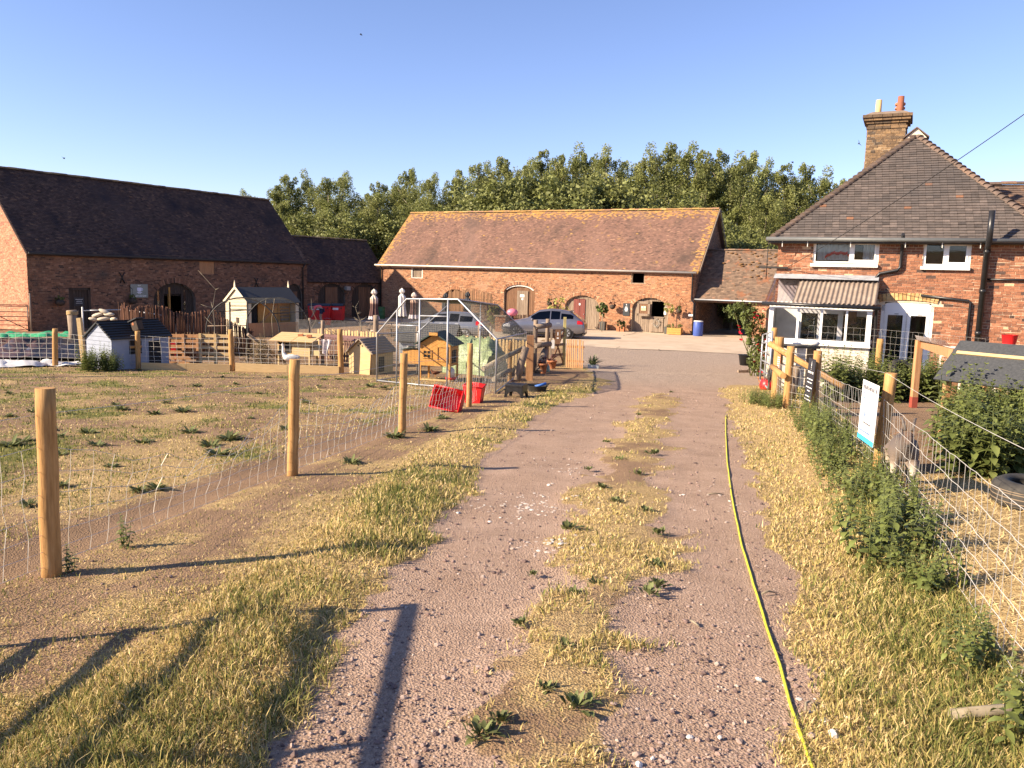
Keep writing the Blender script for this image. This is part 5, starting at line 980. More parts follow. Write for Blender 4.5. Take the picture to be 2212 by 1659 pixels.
# =============== SHEDS, COOPS AND YARD THINGS
def GT(X,Y): p=G(X,Y); return p
def hut(name,label,cat,o,rz,w,d,hw_,hr_,wm,rm,group=None,ovh=.08,slats=0,side_open=False,floor=0,bargem=None):
    "gabled hut: origin at front-left bottom corner, front faces -y, ridge runs back"
    t=thing(name,label,cat,tuple(o),rz,group)
    if slats:
        n=int(hw_/slats)
        for k in range(n): slab(t,0,w,-.012,.02,floor+k*slats+.004,floor+(k+1)*slats-.004,wm,'board')
        z=n*slats; k=n
        while z<hr_-slats*.7:
            i=(z+slats-hw_)/(hr_-hw_)*w/2; i0=max(0,(z-hw_)/(hr_-hw_)*w/2); MB().prism([(i0,floor+z+.004),(w-i0,floor+z+.004),(w-max(i,0),floor+z+slats-.004),(max(i,0),floor+z+slats-.004)],-.012,.02).build('board',wm,t); z+=slats
        MB().prism([(0,floor),(w,floor),(w,floor+hw_),(w/2,floor+hr_),(0,floor+hw_)],.021,.03).build('front_wall',wm,t)
    else: MB().prism([(0,floor),(w,floor),(w,floor+hw_),(w/2,floor+hr_),(0,floor+hw_)],0,.03).build('front_wall',wm,t)
    MB().prism([(0,floor),(w,floor),(w,floor+hw_),(w/2,floor+hr_),(0,floor+hw_)],d-.03,d).build('back_wall',wm,t)
    slab(t,0,.03,.031,d-.031,floor,floor+hw_,wm,'side_wall')
    if not side_open: slab(t,w-.03,w,.031,d-.031,floor,floor+hw_,wm,'side_wall')
    sl=math.hypot(w/2,hr_-hw_); e=ovh
    for s in(-1,1):
        dx=s*(w/2)/sl; dz=-(hr_-hw_)/sl; a=Vector((w/2,-e,floor+hr_+.012)); b=a+Vector((dx*(sl+e),0,dz*(sl+e))); n=Vector((-dz*s,0,abs(dx))) ; n=Vector((s*abs(dz),0,abs(dx)))
        vs=[a,b,b+Vector((0,d+2*e,0)),a+Vector((0,d+2*e,0))]; m=MB(); m.add(vs+[v+n*.035 for v in vs],[(0,1,2,3),(7,6,5,4),(0,4,5,1),(1,5,6,2),(2,6,7,3),(3,7,4,0)]); m.build('roof_panel',rm,t)
        if bargem: MB().beam(a+Vector((0,-.012,.02)),b+Vector((0,-.012,.02)),.02,.11,up=n).build('barge_board',bargem,t)
    return t
deg=math.radians
# cream garden shed with veranda side
o=P(489,722,41.5); o.z=g(0,41.5)-.02
sh=hut('garden_shed','cream boarded garden shed with dark felt roof and pointed finials','shed',o,-deg(38),1.95,3.1,1.78,2.5,M['cream'],M['felt'],slats=.16,side_open=True,bargem=M['cream'])
for y in(-.09,3.16): MB().prism([(.975-.05,2.42),(.975+.05,2.42),(.975+.065,2.6),(.975,2.9),(.975-.065,2.6)],y-.02,y+.02).build('finial',M['cream'],sh)
slab(sh,.95,1.2,-.03,-.014,.72,1.0,M['wood_dark'],'pop_hole'); slab(sh,1.92,1.95,.03,3.07,0,.75,M['wood_red'],'side_panel'); slab(sh,1.92,1.95,.03,.2,.75,1.78,M['cream'],'corner_post'); slab(sh,1.92,1.95,2.9,3.07,.75,1.78,M['cream'],'corner_post')
slab(sh,1.3,1.34,1.0,2.2,.1,1.75,M['wood_orange'],'inner_door'); MB().beam((1.36,1.05,.6),(1.36,2.15,1.6),.03,.1).build('door_brace',M['wood_red'],sh); slab(sh,1.3,1.33,.1,.95,.1,1.75,M['dark'],'dark_doorway'); slab(sh,1.28,1.33,2.25,3.0,.1,1.75,M['wood_orange'],'inner_wall')
for k in range(5): slab(sh,1.34,1.4,2.35,2.9,.8+.16*k,.9+.16*k,M['wood_grey'],'shelf_crate')
# grey wendy house
ph=hut('grey_playhouse','pale grey boarded playhouse with black slatted roof behind a nettle bush','playhouse',GT(190,795)+Vector((0,0,-.02)),-deg(27),1.08,1.9,.93,1.33,flat('blue_grey_paint',(.27,.30,.37),rough=.7,var=.1),M['felt'],slats=.12)
sl=math.hypot(.54,.4)
for k in range(7):
    t=(k+.3)/7; p=Vector((.54+.62*t*.98,-.09,1.345-.46*t+.045)); MB().beam(p,p+Vector((0,2.08,0)),.02,.07,up=(.6,0,.8)).build('roof_slat',M['iron'],ph)
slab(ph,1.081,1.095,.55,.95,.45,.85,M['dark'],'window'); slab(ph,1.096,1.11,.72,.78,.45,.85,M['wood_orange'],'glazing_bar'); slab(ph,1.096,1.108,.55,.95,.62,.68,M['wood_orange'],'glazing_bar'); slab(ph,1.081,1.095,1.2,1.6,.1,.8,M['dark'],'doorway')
bx=thing('bird_box','small dark nest box with heart hole tilted on the playhouse roof','bird box',tuple(ph.matrix_basis@Vector((1.05,.9,1.12))),-deg(10)); bx.rotation_euler=(0,deg(-18),-deg(20)); MB().box((0,0,.14),(.22,.22,.28)).build('box',M['wood_dark'],bx); MB().beam((-.17,0,.30),(.17,0,.33),.3,.03).build('lid',M['felt'],bx); MB().ball((-.03,-.112,.2),.045,8,6,sc=(1,.1,1)).build('heart_hole',M['terracotta'],bx)
# pale kennel-style coop with corrugated roof
cp=hut('pale_coop','pale plywood poultry hut with grey corrugated roof and leaning panel','coop',GT(754,806),-deg(24),.80,1.15,.66,1.02,M['ply'],M['corr'],ovh=.1)
for x,z in((.33,.84),(.40,.90),(.47,.84)): MB().tube([(x,-.012,z),(x,-.001,z)],.022,10).build('vent_hole',M['dark'],cp)
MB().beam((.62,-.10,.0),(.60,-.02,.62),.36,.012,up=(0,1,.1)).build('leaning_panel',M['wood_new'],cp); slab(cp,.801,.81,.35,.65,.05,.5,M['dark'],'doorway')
for k in range(6): 
    t=(k+.5)/6; p=Vector((.40+.5*t*.95,-.1,1.03-.45*t*.92+.045)); MB().tube([p,p+Vector((0,1.33,0))],.018,6).build('roof_ridge',M['corr'],cp)
# pale hutch on legs
o=GT(632,790); hu=thing('pale_hutch','pale timber hutch on legs with two-part lid and side nest box','hutch',tuple(o),-deg(12)); W_=.62
for k in range(6): slab(hu,0,W_,-.01,.02,.32+.075*k,.32+.075*(k+1)-.006,M['ply'],'board')
slab(hu,0,W_,.021,.6,.31,.80,M['ply'],'body'); slab(hu,-.55,-.02,.05,.55,.35,.78,M['wood_new'],'run_frame'); slab(hu,-.5,-.08,.03,.049,.42,.74,M['dark'],'mesh_window'); slab(hu,-.31,-.28,.02,.029,.42,.74,M['wood_new'],'glazing_bar')
for x,y in((0,0),(W_-.05,0),(-.55,.05),(W_-.05,.55)): slab(hu,x,x+.05,y-.011,y+.04,0,.80,M['ply'],'leg')
for x0,x1 in((-.75,.05),(.06,W_+.18)):
    for k in range(5): MB().beam((x0+.01,-.12+.18*k,.83+.045*k),(x1,-.12+.18*k,.83+.045*k),.17,.02,up=(0,-.24,1)).build('roof_board',M['wood_grey'] if k>5 else M['wood_new'],hu)
slab(hu,W_+.005,W_+.3,.05,.5,.36,.62,M['ply'],'nest_box'); MB().beam((W_,.27,.68),(W_+.34,.27,.60),.5,.02).build('nest_lid',M['ply'],hu)
for x,y in((.12,.35),(.5,.2)):
    q=MB().box((0,0,.04),(.16,.1,.08)).build('loose_brick',M['terracotta']); q.location=hu.matrix_basis@Vector((x,y,.94)); tag(q,'loose brick weighing down the pale hutch lid','brick','bricks on the hutch lid')
# orange coop inside the run
o=GT(905,822); oc=thing('orange_coop','orange varnished hen coop on legs with green felt roof and nest box','coop',tuple(o),-deg(14)); W2=.88
M['coop_side']=M['wood_orange']
MB().prism([(0,.42),(W2,.42),(W2,1.0),(W2/2,1.28),(0,1.0)],0,.03).build('front_wall',M['wood_orange'],oc); slab(oc,W2-.03,W2,.031,.7,.42,1.0,M['wood_orange'],'side_wall'); slab(oc,0,.03,.031,.7,.42,1.0,M['wood_orange'],'side_wall'); MB().prism([(0,.42),(W2,.42),(W2,1.0),(W2/2,1.28),(0,1.0)],.7,.73).build('back_wall',M['wood_orange'],oc)
for s in(-1,1): MB().beam((W2/2+s*.005,.36,1.325),(W2/2+s*.56,.36,.99),.95,.03).build('roof_panel',M['felt_green'],oc)
slab(oc,W2/2-.12,W2/2+.12,-.14,-.1,1.25,1.33,M['wood_orange'],'ridge_board')
for a,b,c,d in((.10,.36,.62,.65),(.10,.36,.82,.85),(.10,.13,.65,.82),(.33,.36,.65,.82),(.22,.24,.65,.82),(.13,.33,.725,.745)): slab(oc,a,b,-.02,-.001,c,d,M['wood_orange'],'window_bar')
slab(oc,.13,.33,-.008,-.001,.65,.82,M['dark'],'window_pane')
for a,b,c,d in((.5,.82,.55,.58),(.5,.82,.93,.96),(.5,.53,.58,.93),(.79,.82,.58,.93)): slab(oc,a,b,-.02,-.001,c,d,M['wood_orange'],'door_frame')
MB().beam((.1,-.025,.98),(.86,-.025,.50),.02,.035,up=(0,1,0)).build('brace',M['wood_brown'],oc)
for x,y in((0,0),(W2-.05,0),(0,.68),(W2-.05,.68)): slab(oc,x,x+.05,y,y+.05,0,.42,M['wood_orange'],'leg')
slab(oc,0,W2,-.01,.04,.02,.06,M['wood_new'],'foot_rail'); slab(oc,-.5,-.005,.05,.6,.45,.82,M['wood_orange'],'nest_box'); MB().beam((-.53,.33,.82),(.0,.33,.95),.65,.025).build('nest_lid',M['felt_green'],oc); slab(oc,W2+.001,W2+.012,.15,.5,.5,.85,M['dark'],'pop_hole')
# white playhouse with dark felt roof behind the run
o=P(862,760,28.5); o.z=g(0,28.5); 
gp=thing('felt_roofed_playhouse','pale playhouse with wide dark felt roof behind the wire run','playhouse',tuple(o),-deg(10)); W3=1.9
pw=flat('pale_grey_paint',(.30,.33,.37),rough=.7); slab(gp,0,W3,0,1.3,0,.85,pw,'walls'); MB().prism([(0,.85),(0,.85),(1.3,.85),(.65,1.38)],W3-.02,W3,M=Matrix(((0,1,0),(1,0,0),(0,0,1)))).build('gable',M['wood_brown'],gp)
for s in(-1,1): MB().beam((W3/2,.65,1.41),(W3/2,.65+s*.82,.80),W3+.3,.03).build('roof_panel',M['felt'],gp)
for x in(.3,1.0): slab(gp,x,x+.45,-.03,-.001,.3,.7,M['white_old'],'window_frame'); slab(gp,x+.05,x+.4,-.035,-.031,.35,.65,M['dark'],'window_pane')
# galvanised walk-in run
FLp,FRp,BLp,BRp=GT(814,825),GT(1070,851),GT(901,810),GT(1135,800); he_,ht=1.22,2.0
run=thing('walk_in_run','galvanised pole walk-in poultry run with wire mesh and angled roof','aviary',tuple(FLp)); lr=lambda v: Vector(v)-FLp
he_=(hpx(FLp,722)+hpx(FRp,731))/2; ht=hpx(FLp.lerp(FRp,.45),646); print('run',FLp,FRp,BLp,BRp,he_,ht)
def sec(a,b):
    d=b-a; return [lr(a),lr(a)+Vector((0,0,he_)),lr(a+d*.27)+Vector((0,0,ht)),lr(a+d*.70)+Vector((0,0,ht)),lr(b)+Vector((0,0,he_)),lr(b)]
S1,S2=sec(FLp,FRp),sec(BLp,BRp); rt=.021
MB().tube(S1,rt,8).build('front_hoop',M['galv'],run); MB().tube(S2,rt,8).build('back_hoop',M['galv'],run)
for i in(1,2,3,4): MB().tube([S1[i],S2[i]],rt*.9,8).build('roof_rail',M['galv'],run)
for i in(0,5): MB().tube([S1[i]+Vector((0,0,.04)),S2[i]+Vector((0,0,.04))],rt*.8,8).build('ground_rail',M['galv'],run)
dF=FRp-FLp
tops={.185:None}
for t,zt in((.185,he_+(ht-he_)*.185/.27),(.385,ht),(.62,ht)):
    p=lr(FLp+dF*t); MB().tube([p,p+Vector((0,0,zt))],rt,8).build('upright',M['galv'],run)
a,b=lr(FLp+dF*.385),lr(FLp+dF*.62); MB().tube([a+Vector((0,0,1.75)),b+Vector((0,0,1.75))],rt*.8,8).build('door_rail',M['galv'],run); MB().tube([a+Vector((0,0,.04)),b+Vector((0,0,.04))],rt*.8,8).build('door_rail',M['galv'],run)
c=lr(FLp+dF*.185); MB().tube([c+Vector((0,0,1.5)),a+Vector((0,0,1.5))],rt*.8,8).build('door_rail',M['galv'],run); MB().tube([S1[0]+Vector((0,0,.04)),lr(FLp+dF*.62)+Vector((0,0,.04))],rt*.7,8).build('ground_rail',M['galv'],run); m5=S1[3].lerp(S2[3],.5); MB().tube([m5,Vector((m5.x,m5.y,S1[0].z))],rt*.8,8).build('upright',M['galv'],run)
def meshpanel(root,a,b,c,d,step,r,name='mesh_panel',mat=None):
    "wire grid over the quad a-b (bottom) d-c (top)"
    a,b,c,d=[Vector(v) for v in(a,b,c,d)]; m=MB(); n=int(max((b-a).length,(c-d).length)/step); k=int(max((d-a).length,(c-b).length)/step)
    for i in range(n+1): m.tube([a.lerp(b,i/n),d.lerp(c,i/n)],r,3,cap=False,sm=False)
    for j in range(k+1): m.tube([a.lerp(d,j/k),b.lerp(c,j/k)],r,3,cap=False,sm=False)
    return m.build(name,mat or M['wire_dark'],root)
M['wire_dark']=flat('mesh_wire',(.10,.10,.085),rough=.6,metal=.2)
up=Vector((0,0,1)); 
meshpanel(run,S1[0],S2[0],S2[1],S1[1],.065,.0018); meshpanel(run,S1[5],S2[5],S2[4],S1[4],.065,.0018); meshpanel(run,S2[0],S2[5],S2[4],S2[1],.065,.0018); meshpanel(run,S2[1],S2[4],S2[3],S2[2],.065,.0018); meshpanel(run,S1[2],S2[2],S2[3],S1[3],.065,.0025); meshpanel(run,S1[1],S2[1],S2[2],S1[2],.065,.0018); meshpanel(run,S1[4],S2[4],S2[3],S1[3],.065,.0018)
meshpanel(run,S1[0],lr(FLp+dF*.38),lr(FLp+dF*.38)+up*he_,S1[1],.065,.0018); meshpanel(run,lr(FLp+dF*.62),S1[5],S1[4],lr(FLp+dF*.62)+up*he_,.065,.0018)
# black hoop frame with netting
fc=thing('netting_tunnel','black hooped fruit-cage frame draped with fine netting','plant cage',tuple(P(520,770,27.5))); fz=g(0,27.5)-fc.location.z
def hoop(X0,X1,Yt,D):
    a,b=P(X0,750,D),P(X1,750,D); w=(b-a).length; r=w/2; zc=P((X0+X1)/2,Yt,D).z-r*.92; c=(a+b)/2; pts=[Vector((a.x,a.y,g(0,D)))]
    for i in range(17): t=math.pi*(1-i/16); pts.append(Vector((c.x+r*math.cos(t),c.y,zc+r*.92*math.sin(t))))
    pts.append(Vector((b.x,b.y,g(0,D)))); return [p-Vector(fc.location) for p in pts]
H1,H2=hoop(446,604,643,27.5),hoop(533,668,643,30.2)
for Hh_ in(H1,H2): MB().tube(Hh_,.024,7).build('hoop',M['iron'],fc)
for i in(4,9,14): MB().tube([H1[i],H2[i]],.016,6).build('rail',M['iron'],fc)
for X in(497,535): p=P(X,700,27.5)-Vector(fc.location); MB().tube([Vector((p.x,p.y,fz)),Vector((p.x,p.y,P(X,652,27.5).z-fc.location.z))],.03,6).build('upright',M['iron'],fc)
for Y in(661,669): a,b=[P(X,Y,27.5)-Vector(fc.location) for X in(497,535)]; MB().tube([a,b],.018,6).build('rail',M['iron'],fc)
a,b=[P(X,Y,27.5)-Vector(fc.location) for X,Y in((448,704),(533,703))]; MB().tube([a,b],.014,6).build('rail',M['wood_grey'],fc)
nt_=MB()
for k in range(26):
    t=k/25; nt_.tube([H1[i].lerp(H2[i],t) for i in range(0,19)],.0022,3,cap=False,sm=False)
for i in range(36):
    j=i/2; q=lambda H_: H_[int(j)].lerp(H_[min(18,int(j)+1)],j-int(j)); nt_.tube([q(H1),q(H2)],.0022,3,cap=False,sm=False)
nt_.build('netting',M['wire_dark'],fc)
# reed and willow screens
def reeds(name,label,X0,X1,D0,D1,top,base_z=None,step=.02,mat=None,seed=0,group=None):
    rr=random.Random(seed); a,b=P(X0,700,D0),P(X1,700,D1); L=(Vector((b.x-a.x,b.y-a.y,0))).length; n=int(L/step); t=thing(name,label,'screen',(a.x,a.y,g(0,D0)),group=group); m=MB(); o=Vector(t.location)
    for k in range(n):
        u=k/n; x,y=a.x+(b.x-a.x)*u,a.y+(b.y-a.y)*u+rr.gauss(0,.012); h=top(u)*rr.uniform(.95,1.04); z0=g(x,y)-.03; tilt=rr.gauss(0,.03); m.tube([Vector((x,y,z0))-o,Vector((x+tilt*.6,y,z0+h*.55))-o,Vector((x+tilt+rr.gauss(0,.01),y+rr.gauss(0,.01),z0+h))-o],rr.uniform(.011,.022),4,t=rr.uniform(.05,.95))
    m.build('reeds',mat,t)
    for f in(.25,.75): 
        zz=Vector((a.x,a.y,g(0,D0)+top(.5)*f))-o; z2=Vector((b.x,b.y,g(0,D1)+top(.5)*f))-o; MB().tube([zz+Vector((0,.02,0)),z2+Vector((0,.02,0))],.012,4).build('binding_wire',M['iron'],t)
    return t
M['reed']=pm('reed_brown',[(.07,.03,.018),(.17,.075,.04)],scale=3,stretch=(4,4,.4),rough=.85,tint=.6,bump=.1); M['willow']=pm('willow',[(.12,.065,.035),(.26,.15,.08)],scale=3,stretch=(4,4,.4),rough=.85,tint=.5,bump=.1)
reeds('reed_screen','dark red-brown reed screen with wavy top beside the black playhouse roof',268,482,28.5,29.5,lambda u:1.72+.10*math.sin(u*5+1)-.06*math.sin(u*13),mat=M['reed'],seed=1)
reeds('reed_screen','short brown reed screen beside the sandbags and low brick wall',262,300,27.4,27.2,lambda u:1.7+.2*(u<.15),mat=M['reed'],seed=2)
reeds('willow_screen','brown willow hurdle standing before the sunlit barn wall',968,1080,55.5,51.5,lambda u:2.35+.15*math.sin(u*4)-.5*(u>.85),step=.05,mat=M['willow'],seed=3)
reeds('reed_screen','dark reed screen in the shadow of the cream shed',478,548,29.8,30.5,lambda u:1.45-.5*u,mat=M['reed'],seed=4)
# pallets
def pallet(label,X0,X1,Yb,D,h,rz=0,mat='wood_new',tilt=.08):
    o=P(X0,Yb,D); o.z=g(0,D); w=(X1-X0)*D/FPX; t=thing('pallet',label,'pallet',tuple(o),rz,'pallets propped behind the sleepers'); rr=random.Random(int(X0))
    for k in range(6): z=.06+k*(h-.12)/5; MB().beam((0,rr.uniform(-.01,.01)+tilt*z,z),(w*rr.uniform(.92,1),tilt*z,z+rr.uniform(-.03,.03)),.022,.10,up=(0,0,1)).build('slat',M[mat],t)
    for x in(.03,w/2,w-.05): slab(t,x-.04,x+.04,.03,.11,0,h,M[mat],'bearer')
    return t
pallet('sunlit pallet on edge behind the sleepers, right of the red box',430,500,792,24.6,1.02); pallet('shaded pallet on edge behind the red box and netting',362,430,790,24.9,.98,mat='wood_red')  # darker wood on the second pallet puts its shade into the colour
o=GT(336,786)+Vector((0,.6,0)); rb=thing('red_chair','red plastic garden chair standing against the shaded pallet','chair',tuple(o),deg(20)); slab(rb,0,.36,0,.34,.26,.30,M['red_plastic'],'seat'); MB().beam((.18,.35,.28),(.18,.42,.62),.36,.025,up=(0,-1,0)).build('backrest',M['red_plastic'],rb)
for x,y in((.02,.02),(.34,.02),(.02,.32),(.34,.32)): MB().tube([(x,y,0),(x,y,.26)],.02,6).build('leg',M['red_plastic'],rb)
# leaning pole, plank offcuts, brush pile
a,b=P(535,722,25.6),GT(601,789)+Vector((0,.8,0)); tag(MB().tube([a,b],[.05,.055],9).build('leaning_pole',M['wood_grey']),'weathered round pole leaning diagonally beside the brush pile','pole')
bp=MB(); rr=random.Random(9); c=P(565,770,25.2); c.z=g(0,25.2)
for k in range(900):
    r=abs(rr.gauss(0,.28)); an=rr.uniform(0,6.28); h=max(.02,.95-r*1.1)*rr.random(); p=c+Vector((r*math.cos(an)*1.2,r*math.sin(an),h)); q=p+Vector((rr.gauss(0,.09),rr.gauss(0,.09),rr.gauss(.02,.08))); bp.tube([p,q],[.009,.003],3,t=rr.random())
tag(bp.build('brush_pile',pm('dead_brush',[(.14,.10,.055),(.30,.23,.13)],scale=6,rough=.9,tint=.5,bump=0)),'heap of dead brushwood beside the pale hutch','brush',kind='stuff')
# low brick wall, sandbags, old post, white rail near the cafe door
o=P(158,715,34.); op_=thing('old_gatepost','old cracked wooden gatepost with frayed twine round its top','post',(o.x,o.y,g(0,34))); MB().tube([(0,0,0),(.02,0,.5),(-.02,0,hpx(Vector(op_.location),670))],[.2,.19,.2],9).build('trunk',M['wood_grey'],op_); tw=MB()
for k in range(5): z=hpx(Vector(op_.location),670)-.05-.03*k; tw.tube([(.22*math.cos(t),.22*math.sin(t),z+.02*math.sin(3*t)) for t in [i*.6 for i in range(12)]],.014,4)
tw.build('twine',M['wood_new'],op_)
o=P(196,716,31.5); lw_=thing('low_brick_wall','low sunlit brick wall with pale coping below the sandbags','wall',(o.x,o.y,g(0,31.5)),-deg(14)); wall(lw_,0,1.5,0,.66,[],M['brick_gable'],M['mortar'],T=.22,seed=95,tbias=.2); slab(lw_,-.03,1.53,-.03,.25,.66,.72,M['concrete'],'coping')
for i,(X,Y,l) in enumerate(((205,690,.5),(225,688,.5),(245,690,.5),(212,680,.45),(235,679,.5),(225,673,.4),(285,682,.5))):
    b=MB(); b.ball((0,0,.06),.12,10,6,sc=(2.1,1.1,.65)); q=b.build('sandbag',pm('hessian%d'%i,[(.44,.36,.26),(.58,.50,.38)],scale=14,rough=.95)); q.location=P(X,Y,31.9)+Vector((0,0,-.06)); q.rotation_euler=(random.gauss(0,.15),random.gauss(0,.2),random.gauss(0,.4)); tag(q,'bleached sandbag on the heap above the low brick wall','sandbag','sandbags heaped by the cafe')
rl_=thing('white_rail','white-painted pipe handrail before the cafe doorway','railing',tuple(P(178,672,32.5))); z0=g(0,32.5)
A1,A2,A3=[P(X,Y,D)-Vector(rl_.location) for X,Y,D in((178,671,32.5),(266,669,33),(352,681,33))]
MB().tube([A1,A2],.025,6).build('rail',M['galv'],rl_); MB().tube([A2+Vector((0,0,-.0)),A3],.032,6).build('rail',M['white_old'],rl_)
for A_ in(A1,A2,A2.lerp(A3,.75)): MB().tube([A_+Vector((0,0,.15)),Vector((A_.x,A_.y,z0-rl_.location.z))],.032,6).build('rail_post',M['white_old'],rl_)
# sheeting on the ground
def sheet(name,label,px,mat,amp,seed,nx=46,ny=18,lift=.03):
    q=[GT(*p) for p in px]; rr=random.Random(seed); V_=[];F_=[]
    for j in range(ny):
        for i in range(nx):
            u,v=i/(nx-1),j/(ny-1); p=q[0].lerp(q[1],u).lerp(q[3].lerp(q[2],u),v); e=min(u,1-u,v,1-v)
            z=g(p.x,p.y)+lift+amp*abs(float(noise2(np.array(p.x),np.array(p.y),1.7,seed)))*(.3+.7*min(1,e*6)); p.x+=.15*float(noise2(np.array(p.x*2),np.array(p.y*2),1,seed+3)); V_.append((p.x,p.y+.1*float(noise2(np.array(p.x*3),np.array(p.y),1,seed+5)),z))
    for j in range(ny-1):
        for i in range(nx-1): a=j*nx+i; F_.append((a,a+1,a+nx+1,a+nx))
    m=MB(); m.v=V_; m.f=F_; m.t=[.5]*len(F_); m.sm=[True]*len(F_); return tag(m.build(name,mat),label,'sheeting')
sheet('black_sheet','crumpled black plastic sheeting pegged over the ground',[(-60,783),(196,783),(190,738),(-60,738)],flat('sheet_black',(.010,.010,.014),rough=.4,spec=.5),.26,3,lift=.14)
sheet('white_sheet','strip of crumpled white plastic along the front of black sheeting',[(-60,796),(190,792),(190,785),(-60,786)],flat('sheet_white',(.55,.54,.53),rough=.5),.22,5,lift=.02,ny=9)
sheet('green_sheet','torn green netting along the back of the black sheeting',[(-60,741),(175,737),(172,729),(-60,733)],pm('sheet_green',[(.02,.22,.09),(.05,.38,.18)],scale=6,rough=.6),.25,7,lift=.2,ny=7)
# log props and wooden gate by the run
lg=lambda X0,Y0,D0,X1,Y1,D1,r,lab,m='bark': tag(MB().tube([P(X0,Y0,D0),P((X0+X1)/2+random.gauss(0,1.5),(Y0+Y1)/2+random.gauss(0,1.5),(D0+D1)/2),P(X1,Y1,D1)],[r,r*1.05,r*.95],9).build('log',M[m]),lab,'log')
lg(1043,797,20.6,1134,751,21.6,.065,'long bare log propped against the square gatepost'); lg(1066,820,19.6,1101,800,20.6,.06,'short bare log lying low beside the run corner'); lg(1116,822,21.2,1136,750,21.4,.10,'twisted grey trunk leaning on the square gatepost','wood_grey')
b=GT(1143,823); sq=thing('square_gatepost','thick square timber gatepost at the end of the paddock fence','post',tuple(b)); slab(sq,-.1,.1,-.1,.1,-.05,hpx(b,724),M['wood_red'],'post')
wg=thing('entrance_posts','round-log entrance frame with two horizontal rails','gateway',tuple(GT(1153,803)))
for i,(X,Yb,Yt) in enumerate(((1154,803,691),(1180,790,689))): b=GT(X,Yb); roundpost(wg,b-Vector(wg.location),hpx(b,Yt),.075,M['wood_grey'],seed=70+i)
d0=GT(1154,803).y
for Y in(705,746): MB().tube([P(1157,Y+1,d0-.12)-Vector(wg.location),P(1189,Y-3,d0+.3)-Vector(wg.location)],.085,10).build('rail',M['wood_grey'],wg)
q=GT(1165,806); MB().tube([q-Vector(wg.location),P(1178,752,d0+.3)-Vector(wg.location)],[.16,.10],9).build('stump',M['wood_grey'],wg)
b0,b1=GT(1189,793),GT(1217,790); gt=thing('timber_gate','weathered cross-braced timber gate with small notices','gate',tuple(b0)); v=b1-b0; hg=hpx(b0,711); yl=pm('post_yellow',[(.32,.26,.13),(.55,.48,.16)],scale=5,rough=.8)
MB().beam((0,0,0),(0,0,hg),.09,.07).build('gate_stile',M['wood_grey'],gt); MB().beam(v,v+Vector((0,0,hpx(b1,685))),.10,.10).build('gate_post',yl,gt)
for z in(.08,.35,.62,.85,1.): MB().beam(Vector((0,0,hg*z-.05)),v*.97+Vector((0,0,hg*z-.05)),.03,.09,up=(0,0,1)).build('gate_rail',M['wood_grey'],gt)
for s in(0,1): MB().beam(Vector((0,-.03,hg*(.95 if s else .1)))+v*.05,v*.95+Vector((0,-.03,hg*(.1 if s else .95))),.025,.07).build('brace',M['wood_brown'],gt)
slab(gt,v.x*.25,v.x*.62,-.10,-.085,hg*.62,hg*1.0,M['wood_brown'],'notice_board'); slab(gt,v.x*.0,v.x*.22,-.10,-.085,hg*.5,hg*.72,M['white_old'],'notice')
slab(gt,v.x*.36,v.x*.5,-.104,-.101,hg*.76,hg*.79,M['white'],'print_line'); slab(gt,v.x*.4,v.x*.46,-.104,-.101,hg*.84,hg*.93,M['white'],'emblem')
# picket fences
def pickets(name,label,p0,p1,h,mat,n=None,w=.07,gap=.03,rails=(.25,.75),round_=True,group=None):
    p0,p1=Vector(p0),Vector(p1); d=p1-p0; L=d.length; n=n or int(L/(w+gap)); rz=math.atan2(d.y,d.x); t=thing(name,label,'fence',tuple(p0),rz,group); me=MB()
    pr=[(-w/2,0),(w/2,0),(w/2,h-w*.5)]+([(w/2*math.cos(a),h-w*.5+w*.5*math.sin(a)) for a in(.6,1.2,1.57,1.94,2.54)] if round_ else [(0,h)])+[(-w/2,h-w*.5)]; me.prism(pr,-.01,.01); me=me.mesh('picket',mat); sl_=(p1.z-p0.z)/n
    for k in range(n): inst('picket',me,t,((k+.5)*L/n,-.012,k*sl_),(0,random.gauss(0,.012),0),(1,1,random.uniform(.98,1.02)),random.uniform(.3,.7))
    for f in rails: MB().beam((0,.015,h*f),(L,.015,h*f+p1.z-p0.z),.03,.07,up=(0,0,1)).build('rail',mat,t)
    return t
b0=GT(1222,794); b1=GT(1260,797); pickets('picket_gate','sunlit round-topped picket panel beside the gravel yard',b0,b1,hpx(b0,733),M['wood_red'],n=9,w=.042)
a,b=P(685,745,30),P(815,745,29); a.z=b.z=g(0,29.5); pickets('picket_fence','pale picket fence tops behind the brown slatted panel',a,b,hpx(a,709),M['wood_new'],w=.08,gap=.045)
a,b=P(1000,760,27),P(1140,760,25.5); a.z=b.z=g(0,26.2); pickets('picket_fence','pale picket fence between the green cover and the cars',a,b,hpx(a,724),M['wood_new'],w=.08,gap=.045)
a,b=P(1092,712,50),P(1168,706,51.5); a.z=b.z=g(0,50); pickets('picket_fence','brown picket fence climbing before the big cart door',a,b,1.05,M['wood_brown'],w=.07,gap=.05)
a,b=P(690,745,27.5),P(812,745,26.5); a.z=b.z=g(0,27)+.1; bpn=pickets('slatted_panel','low brown slatted plastic panel beyond the pale hutch',a,b,hpx(a,719)*.86,flat('brown_plastic',(.12,.06,.045),rough=.5),w=.06,gap=.04); MB().beam((0,.1,hpx(a,719)*.86),((b-a).length,.1,hpx(a,719)*.86),.35,.03,up=(0,-.4,1)).build('cover',flat('brown_cover',(.17,.09,.075),rough=.7),bpn)
